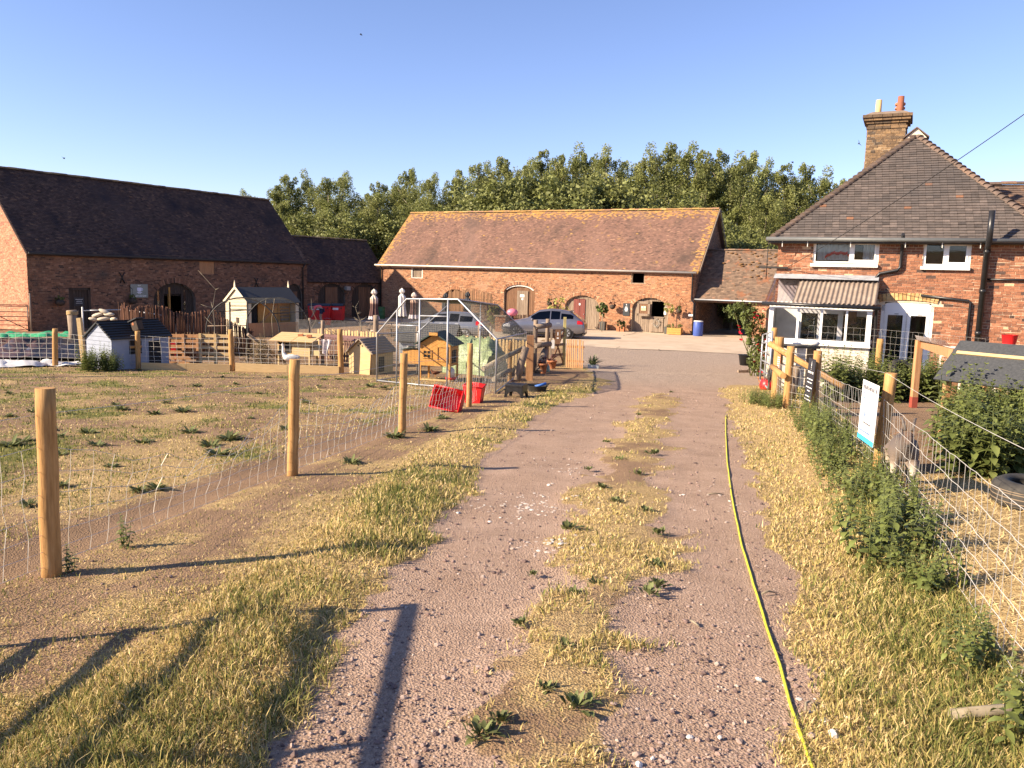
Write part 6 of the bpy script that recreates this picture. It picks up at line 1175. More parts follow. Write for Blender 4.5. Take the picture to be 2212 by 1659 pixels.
# garden posts and mesh between hutch and yard
for i,(X,Yb,Yt,D) in enumerate(((697,760,692,26.5),(669,730,687,33),(812,745,681,30),(901,770,704,27),(1060,745,704,28),(1035,735,700,30))):
    b=P(X,Yb,D); b.z=g(0,D); o=thing('garden_post',('slim round post rising beside the hanging cloth','short round post at the foot of the netting hoop','stout round post behind the corrugated hut','slim post beside the grey-felt playhouse roof','slim post beside the car tail lamp','round post between the two parked cars')[i],'post',tuple(b)); roundpost(o,Vector((0,0,0)),hpx(b,Yt),.055 if i!=2 else .1,M['wood_grey'],seed=80+i)
a,b=P(640,735,32),P(835,735,31.5); a.z=b.z=g(0,32); mp=thing('mesh_fence','square wire mesh fence between garden and shaded yard','fence',tuple(a)); h=hpx(a,690); d=b-a; meshpanel(mp,(0,0,0),d,d+Vector((0,0,h)),(0,0,h),.05,.002,mat=M['wire'])
a,b=P(830,735,28.3),P(1150,735,25.8); a.z=b.z=g(0,27); mp=thing('mesh_fence','square wire mesh fence in front of the parked cars','fence',tuple(a)); h=hpx(a,695); d=b-a; meshpanel(mp,(0,0,0),d,d+Vector((0,0,h)),(0,0,h),.07,.002,mat=M['wire'])
cl=MB(); p=P(697,733,25.6)
for i in range(12):
    for j in range(10):
        u,v=i/12,j/10; f=lambda u,v: p+Vector(((.35*u-.05)*(1-.55*v)+.02*math.sin(9*u+3*v),.03*math.sin(14*u),-.52*v*(.8+.3*u))); cl.add([f(u,v),f(u+1/12,v),f(u+1/12,v+.1),f(u,v+.1)],[(0,1,2,3)],.5,True)
tag(cl.build('hanging_cloth',pm('grey_cloth',[(.42,.38,.40),(.6,.55,.55)],scale=6,rough=.9)),'pale grey cloth hanging from a post beside the hutch','cloth')
# green covered mound
a,b=P(980,765,24.6),P(1072,768,23.6); m=MB(); rr=random.Random(4); n=14; gz=g(0,24); L=(b-a).length; rz=math.atan2(b.y-a.y,b.x-a.x); GCH=hpx(Vector(((a.x+b.x)/2,(a.y+b.y)/2+.5,gz)),729)
for i in range(25):
    for j in range(n+1):
        t=math.pi*j/n; r=1+.05*math.sin(i*1.3+j*2)+.04*math.sin(i*3.1); e=1-.35*max(0,(i-20)/4)**2-.2*max(0,(3-i)/3)**2; m.v.append((L*i/24,-.6*math.cos(t)*r,GCH*math.sin(t)**.8*r*e if 0<j<n else 0))
for i in range(24):
    for j in range(n): q=i*(n+1)+j; m.f.append((q,q+1,q+n+2,q+n+1)); m.t.append(.5); m.sm.append(True)
m.f+=[tuple(range(n+1)),tuple(range(24*(n+1)+n,24*(n+1)-1,-1))]; m.t+=[.5,.5]; m.sm+=[False,False]
gm=m.build('green_cover',pm('green_tarpaulin',[(.16,.21,.11),(.30,.36,.20)],scale=4,rough=.45,bump=.5,bscale=9,bdist=.05)); gm.location=(a.x,a.y+.5,gz); gm.rotation_euler=(0,0,rz); tag(gm,'pale green wrinkled cover over a low tunnel inside the garden','cover')
# crates, stool, tub, pots
def crate(label,X,Y,rot,w,d,h,s=1):
    t=thing('red_crate',label,'crate',tuple(GT(X,Y))); t.rotation_euler=rot; b=MB(); th=.012
    prof=[(.42,0),(.5,1)]
    vs=[]; 
    for k,(f,z) in enumerate(prof):
        for i,j in((-1,-1),(1,-1),(1,1),(-1,1)): vs.append((i*w*f,j*d*f,z*h))
    for k,(f,z) in enumerate(((.5,1),(.42,.04))):
        for i,j in((-1,-1),(1,-1),(1,1),(-1,1)): vs.append((i*(w*f-th),j*(d*f-th),z*h))
    fs=[(3,2,1,0)]+[(i,(i+1)%4,(i+1)%4+4,i+4) for i in range(4)]+[(4+i,4+(i+1)%4,8+(i+1)%4,8+i) for i in range(4)]+[(8+i,8+(i+1)%4,12+(i+1)%4,12+i) for i in range(4)]+[(12,13,14,15)]
    b.add(vs,fs); b.build('tub',M['red_plastic'],t,bev=.01); r=MB()
    for i in range(4):
        c=[(-1,-1),(1,-1),(1,1),(-1,1)]; p,q=c[i],c[(i+1)%4]; r.tube([(p[0]*w*.5,p[1]*d*.5,h),(q[0]*w*.5,q[1]*d*.5,h)],.014,6)
    r.build('rim',M['red_plastic'],t); return t
crate('red plastic crate tipped on its side by the fence post',975,888,(deg(70),deg(8),deg(-15)),.55,.40,.36).location.z+=.16
crate('red plastic crate standing upright behind the fence post',1023,868,(deg(6),deg(4),deg(-12)),.40,.34,.36)
o=GT(1115,858); stl=thing('step_stool','black plastic step stool with arched cut-outs on the verge','stool',tuple(o),-deg(20)); w,d,h=.46,.34,.30
ar=[(-w/2,0),(-w/2+.07,0)]+[(-w/2+.07+ (w-.14)*(1-math.cos(t))/2,.15*math.sin(t)**.8) for t in [math.pi*i/10 for i in range(11)]][1:-1]+[(w/2-.07,0),(w/2,0),(w/2-.05,h),(-w/2+.05,h)]
for y in(-d/2,d/2-.02): MB().prism(ar,y,y+.02).build('side_panel',M['black_plastic'],stl)
MB().b2(-w/2+.03,w/2-.03,-d/2-.012,d/2+.012,h-.05,h).build('top',M['black_plastic'],stl,bev=.006)
ar2=[(-d/2,0),(-d/2+.05,0)]+[(-d/2+.05+(d-.10)*(1-math.cos(t))/2,.15*math.sin(t)) for t in [math.pi*i/8 for i in range(9)]][1:-1]+[(d/2-.05,0),(d/2,0),(d/2,h),(-d/2,h)]
for x in(-w/2+.025,w/2-.045): MB().prism(ar2,x,x+.02,M=Matrix(((0,1,0),(1,0,0),(0,0,1)))).build('end_panel',M['black_plastic'],stl)
for k in range(8): slab(stl,-w/2+.07+k*.042,-w/2+.09+k*.042,-d/2+.02,d/2-.02,h,h+.006,M['black_plastic'],'grip_rib')
o=GT(1160,846); tb=thing('black_tub','low black rubber tub holding blue tools on the grass','tub',tuple(o)); MB().lathe([(.20,0),(.25,.15),(.26,.16),(.24,.15),(.19,.02)],16,cap=False).build('tub',M['rubber'],tb)
for s in(-1,1): MB().tube([(s*.24,-.08,.15),(s*.28,0,.21),(s*.24,.08,.15)],.014,6).build('handle',M['rubber'],tb)
bo=MB().tube([(-.05,0,.12),(.22,.04,.2)],.035,8).build('blue_bottle',flat('blue_plastic',(.05,.16,.5))); bo.location=o; tag(bo,'blue plastic bottle lying in the low black tub','bottle')
def pot(name,label,X,Y,r,h,mat,D=None):
    p=GT(X,Y); t=thing(name,label,'plant pot',tuple(p)); MB().lathe([(r*.68,0),(r*.92,h*.8),(r*1.05,h*.8),(r*1.05,h),(r*.9,h),(r*.85,h*.85)],16,cap=False).build('pot',mat,t); MB().lathe([(.001,h*.86),(r*.88,h*.86)],12,cap=False).build('soil',M['dark'],t); return t
# =============== TREES
def leaves(cent,rad,nper,size,rng,flat_=.0,clump=None):
    "leaf quads scattered round cluster centres; returns V,F,tint"
    n=len(cent); c=np.repeat(cent,nper,0); r=np.repeat(rad,nper); N=len(c)
    d=rng.normal(0,1,(N,3)); d/=np.linalg.norm(d,axis=1)[:,None]; p=c+d*(r*rng.uniform(.25,1,N)**.6)[:,None]*np.array([.9,.9,1.25])
    a=rng.normal(0,1,(N,3)); a/=np.linalg.norm(a,axis=1)[:,None]; b=np.cross(a,rng.normal(0,1,(N,3))); b/=np.linalg.norm(b,axis=1)[:,None]
    s=(size*rng.uniform(.6,1.3,N))[:,None]; V=np.stack([p-a*s*.5,p+b*s*.36,p+a*s*.6,p-b*s*.36],1).reshape(-1,3); F=np.arange(4*N).reshape(-1,4)
    ct=rng.normal(.5,.16,n) if clump is None else clump; t=np.clip(np.repeat(ct,nper)+rng.normal(0,.2,N),0,1); return V,F,t
def treemesh(seed,h,w,kind):
    rng=np.random.default_rng(seed); rr=random.Random(seed); tb=MB(); tips=[]
    tb.tube([(0,0,0),(rr.gauss(0,.1),rr.gauss(0,.1),h*.35),(rr.gauss(0,.25),rr.gauss(0,.25),h*.7),(rr.gauss(0,.3),rr.gauss(0,.3),h*.95)],[h*.017,h*.013,h*.007,h*.002],7)
    cs=[]; rs=[]
    nl=26 if kind=='poplar' else 22
    for k in range(nl):
        t=.16+.80*(k+rr.random())/nl; a=k*2.4+rr.uniform(-.5,.5); z0=h*t*.86
        prof=(math.sin(min(1,(t-.05)/.45)*math.pi/2)*(1-max(0,(t-.5)/.5)**2.2*.75)); L=w*prof*rr.uniform(.65,1.1); rise=(.75 if kind=='poplar' else .35)*L*rr.uniform(.6,1.2)
        e=Vector((L*math.cos(a),L*math.sin(a),z0+rise)); tb.tube([(0,0,z0),Vector((e.x*.5,e.y*.5,z0+rise*.35)),e],[h*.006*(1.2-t),h*.004*(1.2-t),h*.0012],5)
        for q in range(5 if kind=='poplar' else 6):
            u=.35+.65*(q+rr.random())/5; p=Vector((e.x*u,e.y*u,z0+rise*u*u))+Vector((rr.gauss(0,.12*w),rr.gauss(0,.12*w),rr.gauss(.02*w,.16*w))); cs.append(tuple(p)); rs.append(w*rr.uniform(.12,.24))
    for q in range(10): cs.append((rr.gauss(0,.12*w),rr.gauss(0,.12*w),h*rr.uniform(.86,1.0))); rs.append(w*rr.uniform(.10,.17))
    V,F,t=leaves(np.array(cs),np.array(rs),190 if h>8 else 110,.17 if h>8 else .15,rng)
    return tb.mesh('trunk',M['bark']),npmesh('crown',V,F,M['leaf_tree'] if kind!='bush' else M['leaf_bush'],t)
TM=[treemesh(100+i,16,(3.6,4.2,3.2,3.9,4.4)[i],'poplar') for i in range(5)]; BM_=[treemesh(200+i,6,(2.6,3.0,2.8)[i],'bush') for i in range(3)]
def tree(name,label,X,Yt,D,me,h0,rz,group,ws=1,cat='tree',base=None):
    p=P(X,Yt,D); z=g(p.x,D) if base is None else base; s=(p.z-z)/h0; t=thing(name,label,cat,(p.x,p.y,z),rz,group); t.scale=(s*ws,s*ws,s)
    a=inst('trunk',me[0],t); b=inst('crown',me[1],t); b.color=(0,0,0,1); return t
rr=random.Random(12); WOOD='tall trees in the belt behind the barns'
def poplab(X,k): return k+(' poplar beyond the far end of the dark barn roof' if X<655 else ' poplar rising above the low range between the barns' if X<860 else ' poplar rising above the lichened ridge of the sunlit barn' if X<1540 else ' poplar between the sunlit barn and the farmhouse roof')
TP=[(470,430,96),(540,414,92),(597,400,86),(625,377,88),(668,373,90),(705,388,84),(742,374,88),(788,418,92),(822,394,86),(862,384,90),(885,367,88),(930,378,86),(985,367,88),(1032,352,90),(1060,358,84),(1092,343,88),(1135,347,86),(1172,328,88),(1206,334,84),(1240,319,87),(1275,336,90),(1312,325,86),(1345,350,92),(1378,348,86),(1420,318,86),(1450,316,88),(1492,320,86),(1520,330,84),(1552,326,88),(1590,338,84),(1622,334,86),(1660,352,88),(1700,358,84),(1742,352,86),(1778,368,84),(1812,392,88),(1850,420,88),(1900,440,90)]
for i,(X,Y,D) in enumerate(TP): tree('poplar_tree',poplab(X,'tall'),X+rr.uniform(-4,4),Y+4,D,TM[i%5],16,rr.uniform(0,6.28),WOOD,ws=rr.uniform(.85,1.1))
for i in range(34):   # lower trees filling the foot of the belt
    X=500+i*39+rr.uniform(-12,12); Y=rr.uniform(418,470); tree('poplar_tree',poplab(X,'shorter'),X,Y,rr.uniform(78,84),TM[(i*3+1)%5],16,rr.uniform(0,6.28),WOOD,ws=rr.uniform(1.0,1.3))
for i,(X,Y,D) in enumerate([(720,470,74),(1100,405,76),(1140,392,77),(1190,398,75),(1240,388,76),(1280,402,75),(1050,420,76),(1330,410,76),(1560,480,66),(1610,500,62),(1650,512,60),(1590,520,58),(640,470,78),(820,475,76),(1545,560,60),(1580,600,62)]):
    tree('hedge_tree','rounded olive-green bushy tree in front of the poplars',X,Y,D,BM_[i%3],6,rr.uniform(0,6.28),'bushy trees before the poplars',ws=rr.uniform(1.0,1.3))
# =============== NETTLES AND WEEDS
def leafshape(p,d,up,L,W,droop,ser=0):
    "folded drooping leaf with 5 stations"
    d=Vector(d).normalized(); s=d.cross(Vector(up)).normalized(); n=s.cross(d).normalized(); st=[(0,.08),(.22,.72),(.5,1.),(.78,.62),(1,.02)]; vs=[]
    for t,w in st:
        c=Vector(p)+d*(L*t)-Vector((0,0,1))*(droop*L*t*t); vs+=[c-s*(W*w*.5)+n*(.10*W*w),c,c+s*(W*w*.5)+n*(.10*W*w)]
    fs=[]
    for i in range(4): a=i*3; fs+=[(a,a+1,a+4,a+3),(a+1,a+2,a+5,a+4)]
    return vs,fs
def nettle(seed,h,L):
    rr=random.Random(seed); m=MB(); stems=[(0,0)]+[(rr.gauss(0,.09),rr.gauss(0,.09)) for _ in range(4)]
    for sx,sy in stems:
        hh=h*rr.uniform(.75,1.05); lean=Vector((rr.gauss(0,.10),rr.gauss(0,.10),1)); tip=Vector((sx,sy,0))+lean*hh; m.tube([(sx,sy,0),Vector((sx,sy,0)).lerp(tip,.5),tip],[.006,.005,.002],4,t=.35); n=int(hh/.065); a0=rr.uniform(0,3)
        for k in range(1,n):
            t=k/n; c=Vector((sx,sy,0)).lerp(tip,t); l=L*(1.15-.75*max(0,(t-.45)/.55))*rr.uniform(.8,1.15)*(.55+.45*min(1,t*3)); tt=rr.gauss(.45+.25*t,.13)
            for s in(0,math.pi): a=a0+k*1.57+s+rr.gauss(0,.2); vs,fs=leafshape(c,(math.cos(a),math.sin(a),rr.uniform(.0,.5)),(0,0,1),l,l*.56,rr.uniform(.25,.7)); m.add(vs,fs,min(1,max(0,tt+rr.gauss(0,.1))),True)
        for k in range(4): a=k*1.57; vs,fs=leafshape(tip,(math.cos(a),math.sin(a),.9),(0,0,1),L*.35,L*.18,.2); m.add(vs,fs,.8,True)
    return m.mesh('nettle',M['leaf_nettle'])
NM=[nettle(300+i,(.62,.75,.5,.85)[i],.105) for i in range(4)]; NB=[nettle(320+i,(1.0,1.15,.9)[i],.15) for i in range(3)]
def put(name,label,me,x,y,rz,s,group,cat,dz=-.02,tilt=0):
    o=bpy.data.objects.new(name,me); link(o); o.location=(x,y,float(height(np.array(x),np.array(y),[np.zeros(())]*8)) if False else g(x,y)+dz); o.rotation_euler=(random.gauss(0,tilt),random.gauss(0,tilt),rz); o.scale=(s,s,s); o.color=(0,0,0,1); return tag(o,label,cat,group)
rr=random.Random(31)
# strip along the track side of the pen fence
for k in range(150):
    t=rr.random()**.8; y=2.6+15.0*t; x0=float(I(RF,np.array(y)))
    fx0=np.interp(y,[PEN_END.y,pp[4].y,pp[3].y,pp[2].y],[PEN_END.x,pp[4].x,pp[3].x,pp[2].x]); wd=.55 if 5.2<y<14 else .3
    if 3.9<y<4.7: continue
    x=fx0-rr.uniform(-.05,wd)*(1 if y>4.5 else .8); s=rr.uniform(.45,.78)*(1 if 5<y<12 else .75)*(.8 if 7.6<y<9.2 else 1)
    put('nettle_plant','leafy green nettle growing against the track side of the pen fence',NM[k%4],x,y,rr.uniform(0,6.28),s,'nettles along the pen fence','nettle',tilt=.12)
# bank inside the pen, right
for k in range(88):
    X=rr.uniform(1985,2230); D=rr.uniform(8.3,11.2); p=P(X,1000,D)
    if X<2010+ (11.2-D)*10: continue
    put('nettle_plant','tall leafy nettle in the bank before the felt-roofed shelter',NB[k%3],p.x,D,rr.uniform(0,6.28),rr.uniform(.72,1.08),'nettles before the shelter','nettle',tilt=.1)
for k in range(72):
    X=rr.uniform(1795,2055); D=rr.uniform(17.2,19.2); p=P(X,800,D); put('nettle_plant','tall leafy nettle below the porch and garden doors',NB[k%3],p.x,D,rr.uniform(0,6.28),rr.uniform(.8,1.1),'nettles below the farmhouse','nettle',tilt=.08)
# nettle bush at the grey playhouse
c=G(215,800)
for k in range(22): put('nettle_plant','nettle in the round green bush before the grey playhouse',NB[k%3],c.x+rr.gauss(0,.22),c.y+rr.gauss(0,.15),rr.uniform(0,6.28),rr.uniform(.5,.72),'nettle bush by the playhouse','nettle',tilt=.15)
for X,Y,s in((268,1180,.32),(150,1232,.25),(1600-1,1,0)):
    if s: p=G(X,Y); put('nettle_plant','small nettle sprouting beside the nearest paddock fence wire',NM[0],p.x,p.y,1,s*1.35,'small nettles by the near fence','nettle')
# thistle clumps in the paddock and weeds on the track
def tuft(seed,n,L,spiky,up=.5):
    rr=random.Random(seed); m=MB()
    for k in range(n):
        a=rr.uniform(0,6.28); r=min(.06,abs(rr.gauss(0,.05))); p=(r*math.cos(a),r*math.sin(a),0); a2=a+rr.gauss(0,.5); l=L*rr.uniform(.5,1.2); vs,fs=leafshape(p,(math.cos(a2),math.sin(a2),rr.uniform(up*.5,up*2.4)),(0,0,1),l,l*spiky,rr.uniform(.1,.6)); m.add(vs,fs,min(1,max(0,rr.gauss(.4,.22))),True)
    return m.mesh('tuft',M['leaf_weed'])
M['leaf_weed']=pm('weed_leaf',[(.10,.12,.04),(.17,.18,.065)],scale=5,rough=.7,bump=0,tint=.6,trans=.2)
WT=[tuft(400+i,70,.15,.22) for i in range(4)]; WS=[tuft(420+i,34,.085,.35,1.2) for i in range(3)]
wp_=[(50,955,1),(22,965,1.3),(110,930,.8),(125,945,.9),(265,885,1),(335,895,1),(395,890,1.2),(425,835,1),(510,830,.7),(190,935,.9),(210,965,1),(310,958,1),(410,935,1),(455,965,1.1),(495,950,1.4),(470,985,1.3),(620,928,.9),(660,870,.9),(730,820,.8),(70,890,.7),(20,900,.7),(130,985,.7),(370,835,.6),(300,800,.6),(560,850,.6),(850,945,1.3),(930,930,1.2),(700,820,.7),(340,1055,.8),(300,1060,.7),(130,1050,.7),(360,870,.7),(20,850,.7),(155,895,.6),(800,835,1.),(830,838,.9),(690,835,.6),(250,875,.7),(480,815,.6),(580,815,.6),(760,1000,.9),(955,905,.9),(240,1010,.7),(60,1090,.6),(540,905,.6)]
for i,(X,Y,s) in enumerate(wp_): p=G(X,Y); put('thistle_clump','low dark green thistle clump in the parched paddock',WT[i%4],p.x,p.y,i*1.3,s*.95,'thistle clumps in the paddock','weed',dz=0)
ws_=[(1230,1150,1.5),(1400,1290,1.1),(1420,1160,1.1),(1250,1540,1.3),(1040,1600,1.3),(1080,1570,.9),(1220,1410,.9),(1290,1270,.8),(1300,1060,1.2),(1410,985,1.5),(1340,1000,1.2),(1380,1030,1.2),(1310,960,1.),(1270,1020,.9),(1380,900,1),(1450,850,1),(1240,1290,.8),(1120,1360,.8),(1330,1090,1.1),(1180,1500,.8),(1150,1250,.7),(1395,1110,1),(1415,1230,1.2),(1420,1275,1.2)]
for i,(X,Y,s) in enumerate(ws_): p=G(X,Y); put('track_weed','small green weed in the dry strip along the track centre',WS[i%3],p.x,p.y,i*1.7,s*.72,'weeds on the track','weed',dz=.03)
# =============== ROSE AND POT PLANTS
def bush(root,c,r,n,size,mat,seed,name='foliage',nc=30,sc=(1,1,1)):
    rng=np.random.default_rng(seed); d=rng.normal(0,1,(nc,3)); d/=np.linalg.norm(d,axis=1)[:,None]; cs=np.array(c)+d*(r*rng.uniform(.3,1,nc)**.5)[:,None]*np.array(sc); V,F,t=leaves(cs,np.full(nc,r*.28),n//nc,size,rng); o=link(bpy.data.objects.new(name,npmesh(name,V,F,mat,t)),root); o.color=(0,0,0,1); return o,cs
def bloom(root,p,r,mat,rng_):
    m=MB()
    for k in range(9): a=k*2.4; rr_=r*(.25+.75*k/9); vs,fs=leafshape((0,0,0),(math.cos(a),math.sin(a),1.1-k*.09),(0,0,1),rr_*1.3,rr_*1.5,.1); m.add(vs,fs,rng_.random(),True)
    o=m.build('bloom',mat,root); o.location=p; o.rotation_euler=(rng_.uniform(-.6,.9),rng_.uniform(-.6,.6),rng_.uniform(0,6)); return o
M['rose']=pm('rose_red',[(.42,.008,.02),(.62,.02,.045)],scale=10,rough=.6,bump=0,tint=.4,trans=.2); M['leaf_rose']=pm('rose_leaf',[(.07,.095,.025),(.15,.18,.055)],scale=4,rough=.55,bump=0,tint=.5,trans=.25)
b=P(1628,800,27.0); b.z=g(b.x,b.y); rs=thing('rose_bush','tall climbing rose with crimson blooms at the farmhouse corner','rose',tuple(b)); rr=random.Random(6); lb_=lambda X,Y,D:P(X,Y,D)-b
for X,Y,D,r,n,sc in((1620,690,27,.42,900,(1,1,1.2)),(1640,735,27,.40,900,(1,1,1)),(1600,668,27.2,.40,600,(1.3,1,.7)),(1585,672,27.4,.28,300,(1.3,.8,.8)),(1635,770,26.5,.36,500,(1,1,1.1)),(1638,790,26,.3,200,(1,1,1))): bush(rs,tuple(lb_(X,Y,D)),r,n,.085,M['leaf_rose'],int(X+Y),sc=sc)
for k in range(9): a=Vector((rr.gauss(0,.15),rr.gauss(0,.12),0)); e_=lb_(rr.uniform(1580,1650),rr.uniform(650,760),27); MB().tube([a,a.lerp(e_,.5)+Vector((rr.gauss(0,.15),0,.2)),e_],[.02,.014,.006],5).build('cane',M['stem'],rs)
for X,Y,D in((1635,683,26.6),(1630,676,26.6),(1650,668,26.7),(1655,690,26.5),(1640,692,26.5),(1628,687,26.5),(1660,715,26.5),(1645,700,26.5),(1595,705,26.7),(1598,712,26.7),(1597,718,26.7),(1600,735,26.7),(1637,745,26.2),(1642,748,26.2),(1645,758,26.1),(1638,757,26.2),(1648,770,26),(1652,772,26),(1630,782,26),(1655,735,26.3),(1600,722,26.6),(1650,790,25.8),(1643,805,25.6),(1656,764,26)): bloom(rs,lb_(X,Y,D),rr.uniform(.055,.085),M['rose'],rr)
MB().lathe([(.2,0),(.26,.35),(.28,.36),(.22,.33)],14,tuple(lb_(1612,770,27.2)+Vector((0,0,-.3)))).build('pot',M['black_plastic'],rs)
def spikes(root,c,n,L,mat,seed,w=.045,name='leaves'):
    rr=random.Random(seed); m=MB()
    for k in range(n):
        a=rr.uniform(0,6.28); el=rr.uniform(.5,1.4); l=L*rr.uniform(.6,1.1); d=Vector((math.cos(a)*math.cos(el),math.sin(a)*math.cos(el),math.sin(el))); vs,fs=leafshape(Vector(c)+Vector((rr.gauss(0,.05),rr.gauss(0,.05),0)),d,(0,0,1) if el<1.3 else (1,0,0),l,w,rr.uniform(0,.35)); m.add(vs,fs,rr.random(),True)
    return m.build(name,mat,root)
M['leaf_iris']=pm('iris_leaf',[(.10,.14,.05),(.20,.24,.09)],scale=4,rough=.5,bump=0,tint=.4,trans=.2); M['leaf_yucca']=pm('yucca_leaf',[(.25,.26,.06),(.42,.40,.12)],scale=4,rough=.5,bump=0,tint=.3,trans=.2); M['leaf_purple']=pm('purple_leaf',[(.07,.03,.03),(.15,.07,.06)],scale=4,rough=.5,bump=0,tint=.4)
o=G(1281,796); t=thing('iris_trough','pale blue trough of upright iris leaves on the gravel','plant pot',tuple(o)); MB().box((0,0,.07),(.36,.2,.14),tp=1.1).build('trough',flat('pale_blue',(.38,.44,.48)),t); spikes(t,(0,0,.12),60,.48,M['leaf_iris'],1)
t=pot('terracotta_pot','tall terracotta pot with dark purple leaves by the log gateway',1172,806,.15,.32,M['terracotta']); bush(t,(0,0,.38),.14,160,.06,M['leaf_purple'],11,nc=12)
t=pot('terracotta_pot','wide terracotta pot with purple leaves against the timber gate',1192,797,.17,.30,M['terracotta']); bush(t,(0,0,.36),.16,180,.06,M['leaf_purple'],12,nc=12)
o=G(1184,803); bt=thing('green_bottle','pale green plastic bottle standing between terracotta pots','bottle',tuple(o)); MB().lathe([(.05,0),(.055,.02),(.055,.17),(.02,.22),(.02,.25)],12).build('body',flat('pale_green',(.35,.48,.38),rough=.3),bt)
t=pot('white_pot','white pot with yellow-green spiky leaves beside the metal gate',1636,812,.16,.22,M['white_old']); spikes(t,(0,0,.2),50,.5,M['leaf_yucca'],2,.05)
t=pot('terracotta_pot','terracotta pot at the foot of the open metal gate',1646,826,.14,.16,M['terracotta'])
o=MB().beam((-.2,0,.04),(.2,.1,.05),.1,.09).build('timber_offcut',M['wood_grey']); o.location=G(1606,805); tag(o,'weathered timber offcut lying near the rose','timber')
# barn-front planters
def wpos(X,Y,yo): x,z=onwall(barn,X,Y,yo); return barn.matrix_basis@Vector((x,yo,z))
t=thing('tall_dark_pot','tall dark square pot at the foot of the arched red door','plant pot',tuple(wpos(1302,712,-.5)),-A); t.location.z=g(0,50); MB().box((0,0,.3),(.34,.34,.6),tp=1.15).build('pot',flat('pot_dark',(.06,.055,.05)),t)
t=thing('terracotta_trough','terracotta trough with leafy plant left of the stable door','plant pot',tuple(wpos(1341,714,-.6)),-A); t.location.z=g(0,50); MB().box((0,0,.16),(.5,.3,.32),tp=1.1).build('trough',M['terracotta'],t); bush(t,(0,0,.5),.3,260,.11,M['leaf_rose'],21,nc=14)
t=thing('wooden_planter','orange wooden planter with low lavender right of the stable door','planter',tuple(wpos(1457,725,-.7)),-A); t.location.z=g(0,50)
for k in range(3): slab(t,-.45,.45,-.23,-.2,.04+.14*k,.17+.14*k,M['wood_orange'],'plank'); slab(t,-.45,.45,.2,.23,.04+.14*k,.17+.14*k,M['wood_orange'],'plank')
for s in(-1,1): slab(t,s*.44-.015,s*.44+.015,-.199,.199,.04,.45,M['wood_orange'],'end_board')
bush(t,(0,0,.52),.28,500,.06,M['leaf_nettle'],22,nc=20,sc=(1.9,.8,.6))
t=thing('tall_dark_pot','dark pot with small standard tree between stable door and planter','plant pot',tuple(wpos(1441,722,-.45)),-A); t.location.z=g(0,50); MB().box((0,0,.24),(.3,.3,.48),tp=1.15).build('pot',flat('pot_dark2',(.07,.07,.06)),t); MB().tube([(0,0,.4),(0,0,1.5)],.015,5).build('stem',M['bark'],t); bush(t,(0,0,1.65),.34,240,.10,M['leaf_yucca'],23,nc=16)
for i,(X,Y,lab) in enumerate(((1187,654,'hanging basket on the barn between cart door and red door'),(1323,661,'hanging basket on the barn right of the red door'),(1467,670,'hanging basket on the barn beside the right-hand corner'))):
    t=thing('hanging_basket',lab,'hanging basket',tuple(wpos(X,Y,-.4)),-A); MB().ball((0,0,-.06),.2,10,6,sc=(1,1,.8)).build('basket',M['wood_dark'],t); bush(t,(0,0,.10),.2,120,.09,M['leaf_rose'] if i!=1 else M['leaf_purple'],31+i,nc=10)
    br=MB(); br.tube([(0,0,.1),(0,0,.62)],.01,4); br.tube([(0,0,.6),(0,.4,.75)],.016,4); br.tube([(0,.05,.6),(0,.4,.2)],.012,4); br.build('bracket',M['iron'],t)
x,z=onwall(barn,1061,640,-.3); t=thing('wall_bracket','empty black basket bracket beside the big cart door','bracket',tuple(barn.matrix_basis@Vector((x,0,z))),-A); br=MB(); br.tube([(0,0,.15),(0,-.4,.15)],.016,4); br.tube([(0,0,-.3),(0,-.35,.15)],.012,4); br.build('bracket',M['iron'],t)
for i,(X,Y,lab) in enumerate(((130,651,'hanging basket left of the plank door on the cafe barn'),(287,648,'hanging basket in front of the cafe sign'))):
    x,z=onwall(lb,X,Y,-.3); t=thing('hanging_basket',lab,'hanging basket',tuple(lb.matrix_basis@Vector((x,-.3,z))),math.pi/2-B_); MB().ball((0,0,-.06),.24,10,6,sc=(1,1,.75)).build('basket',M['wood_dark'],t); bush(t,(0,0,.12),.2,120,.09,M['leaf_rose'],41+i,nc=10); br=MB(); br.tube([(0,.0,.1),(0,0,.6)],.01,4); br.tube([(0,0,.6),(0,.3,.75)],.016,4); br.build('bracket',M['iron'],t)
for i,(X,Y,D,r,lab) in enumerate(((1207,672,53.2,.75,'bright green shrub before the barn beside the red door'),(1302,668,52.3,.4,'climbing plant on the barn right of the red door'),(1068,682,50.5,.6,'yellowing shrub beside the stone pier'))):
    p=P(X,Y,D); t=thing('shrub',lab,'shrub',(p.x,p.y,g(0,D))); bush(t,(0,0,p.z-g(0,D)),r,420,.16,M['leaf_yucca'] if i!=1 else M['leaf_rose'],51+i,nc=24,sc=(1,.6,1.1)); MB().tube([(0,0,0),(0,0,p.z-g(0,D))],.03,5).build('stem',M['bark'],t)
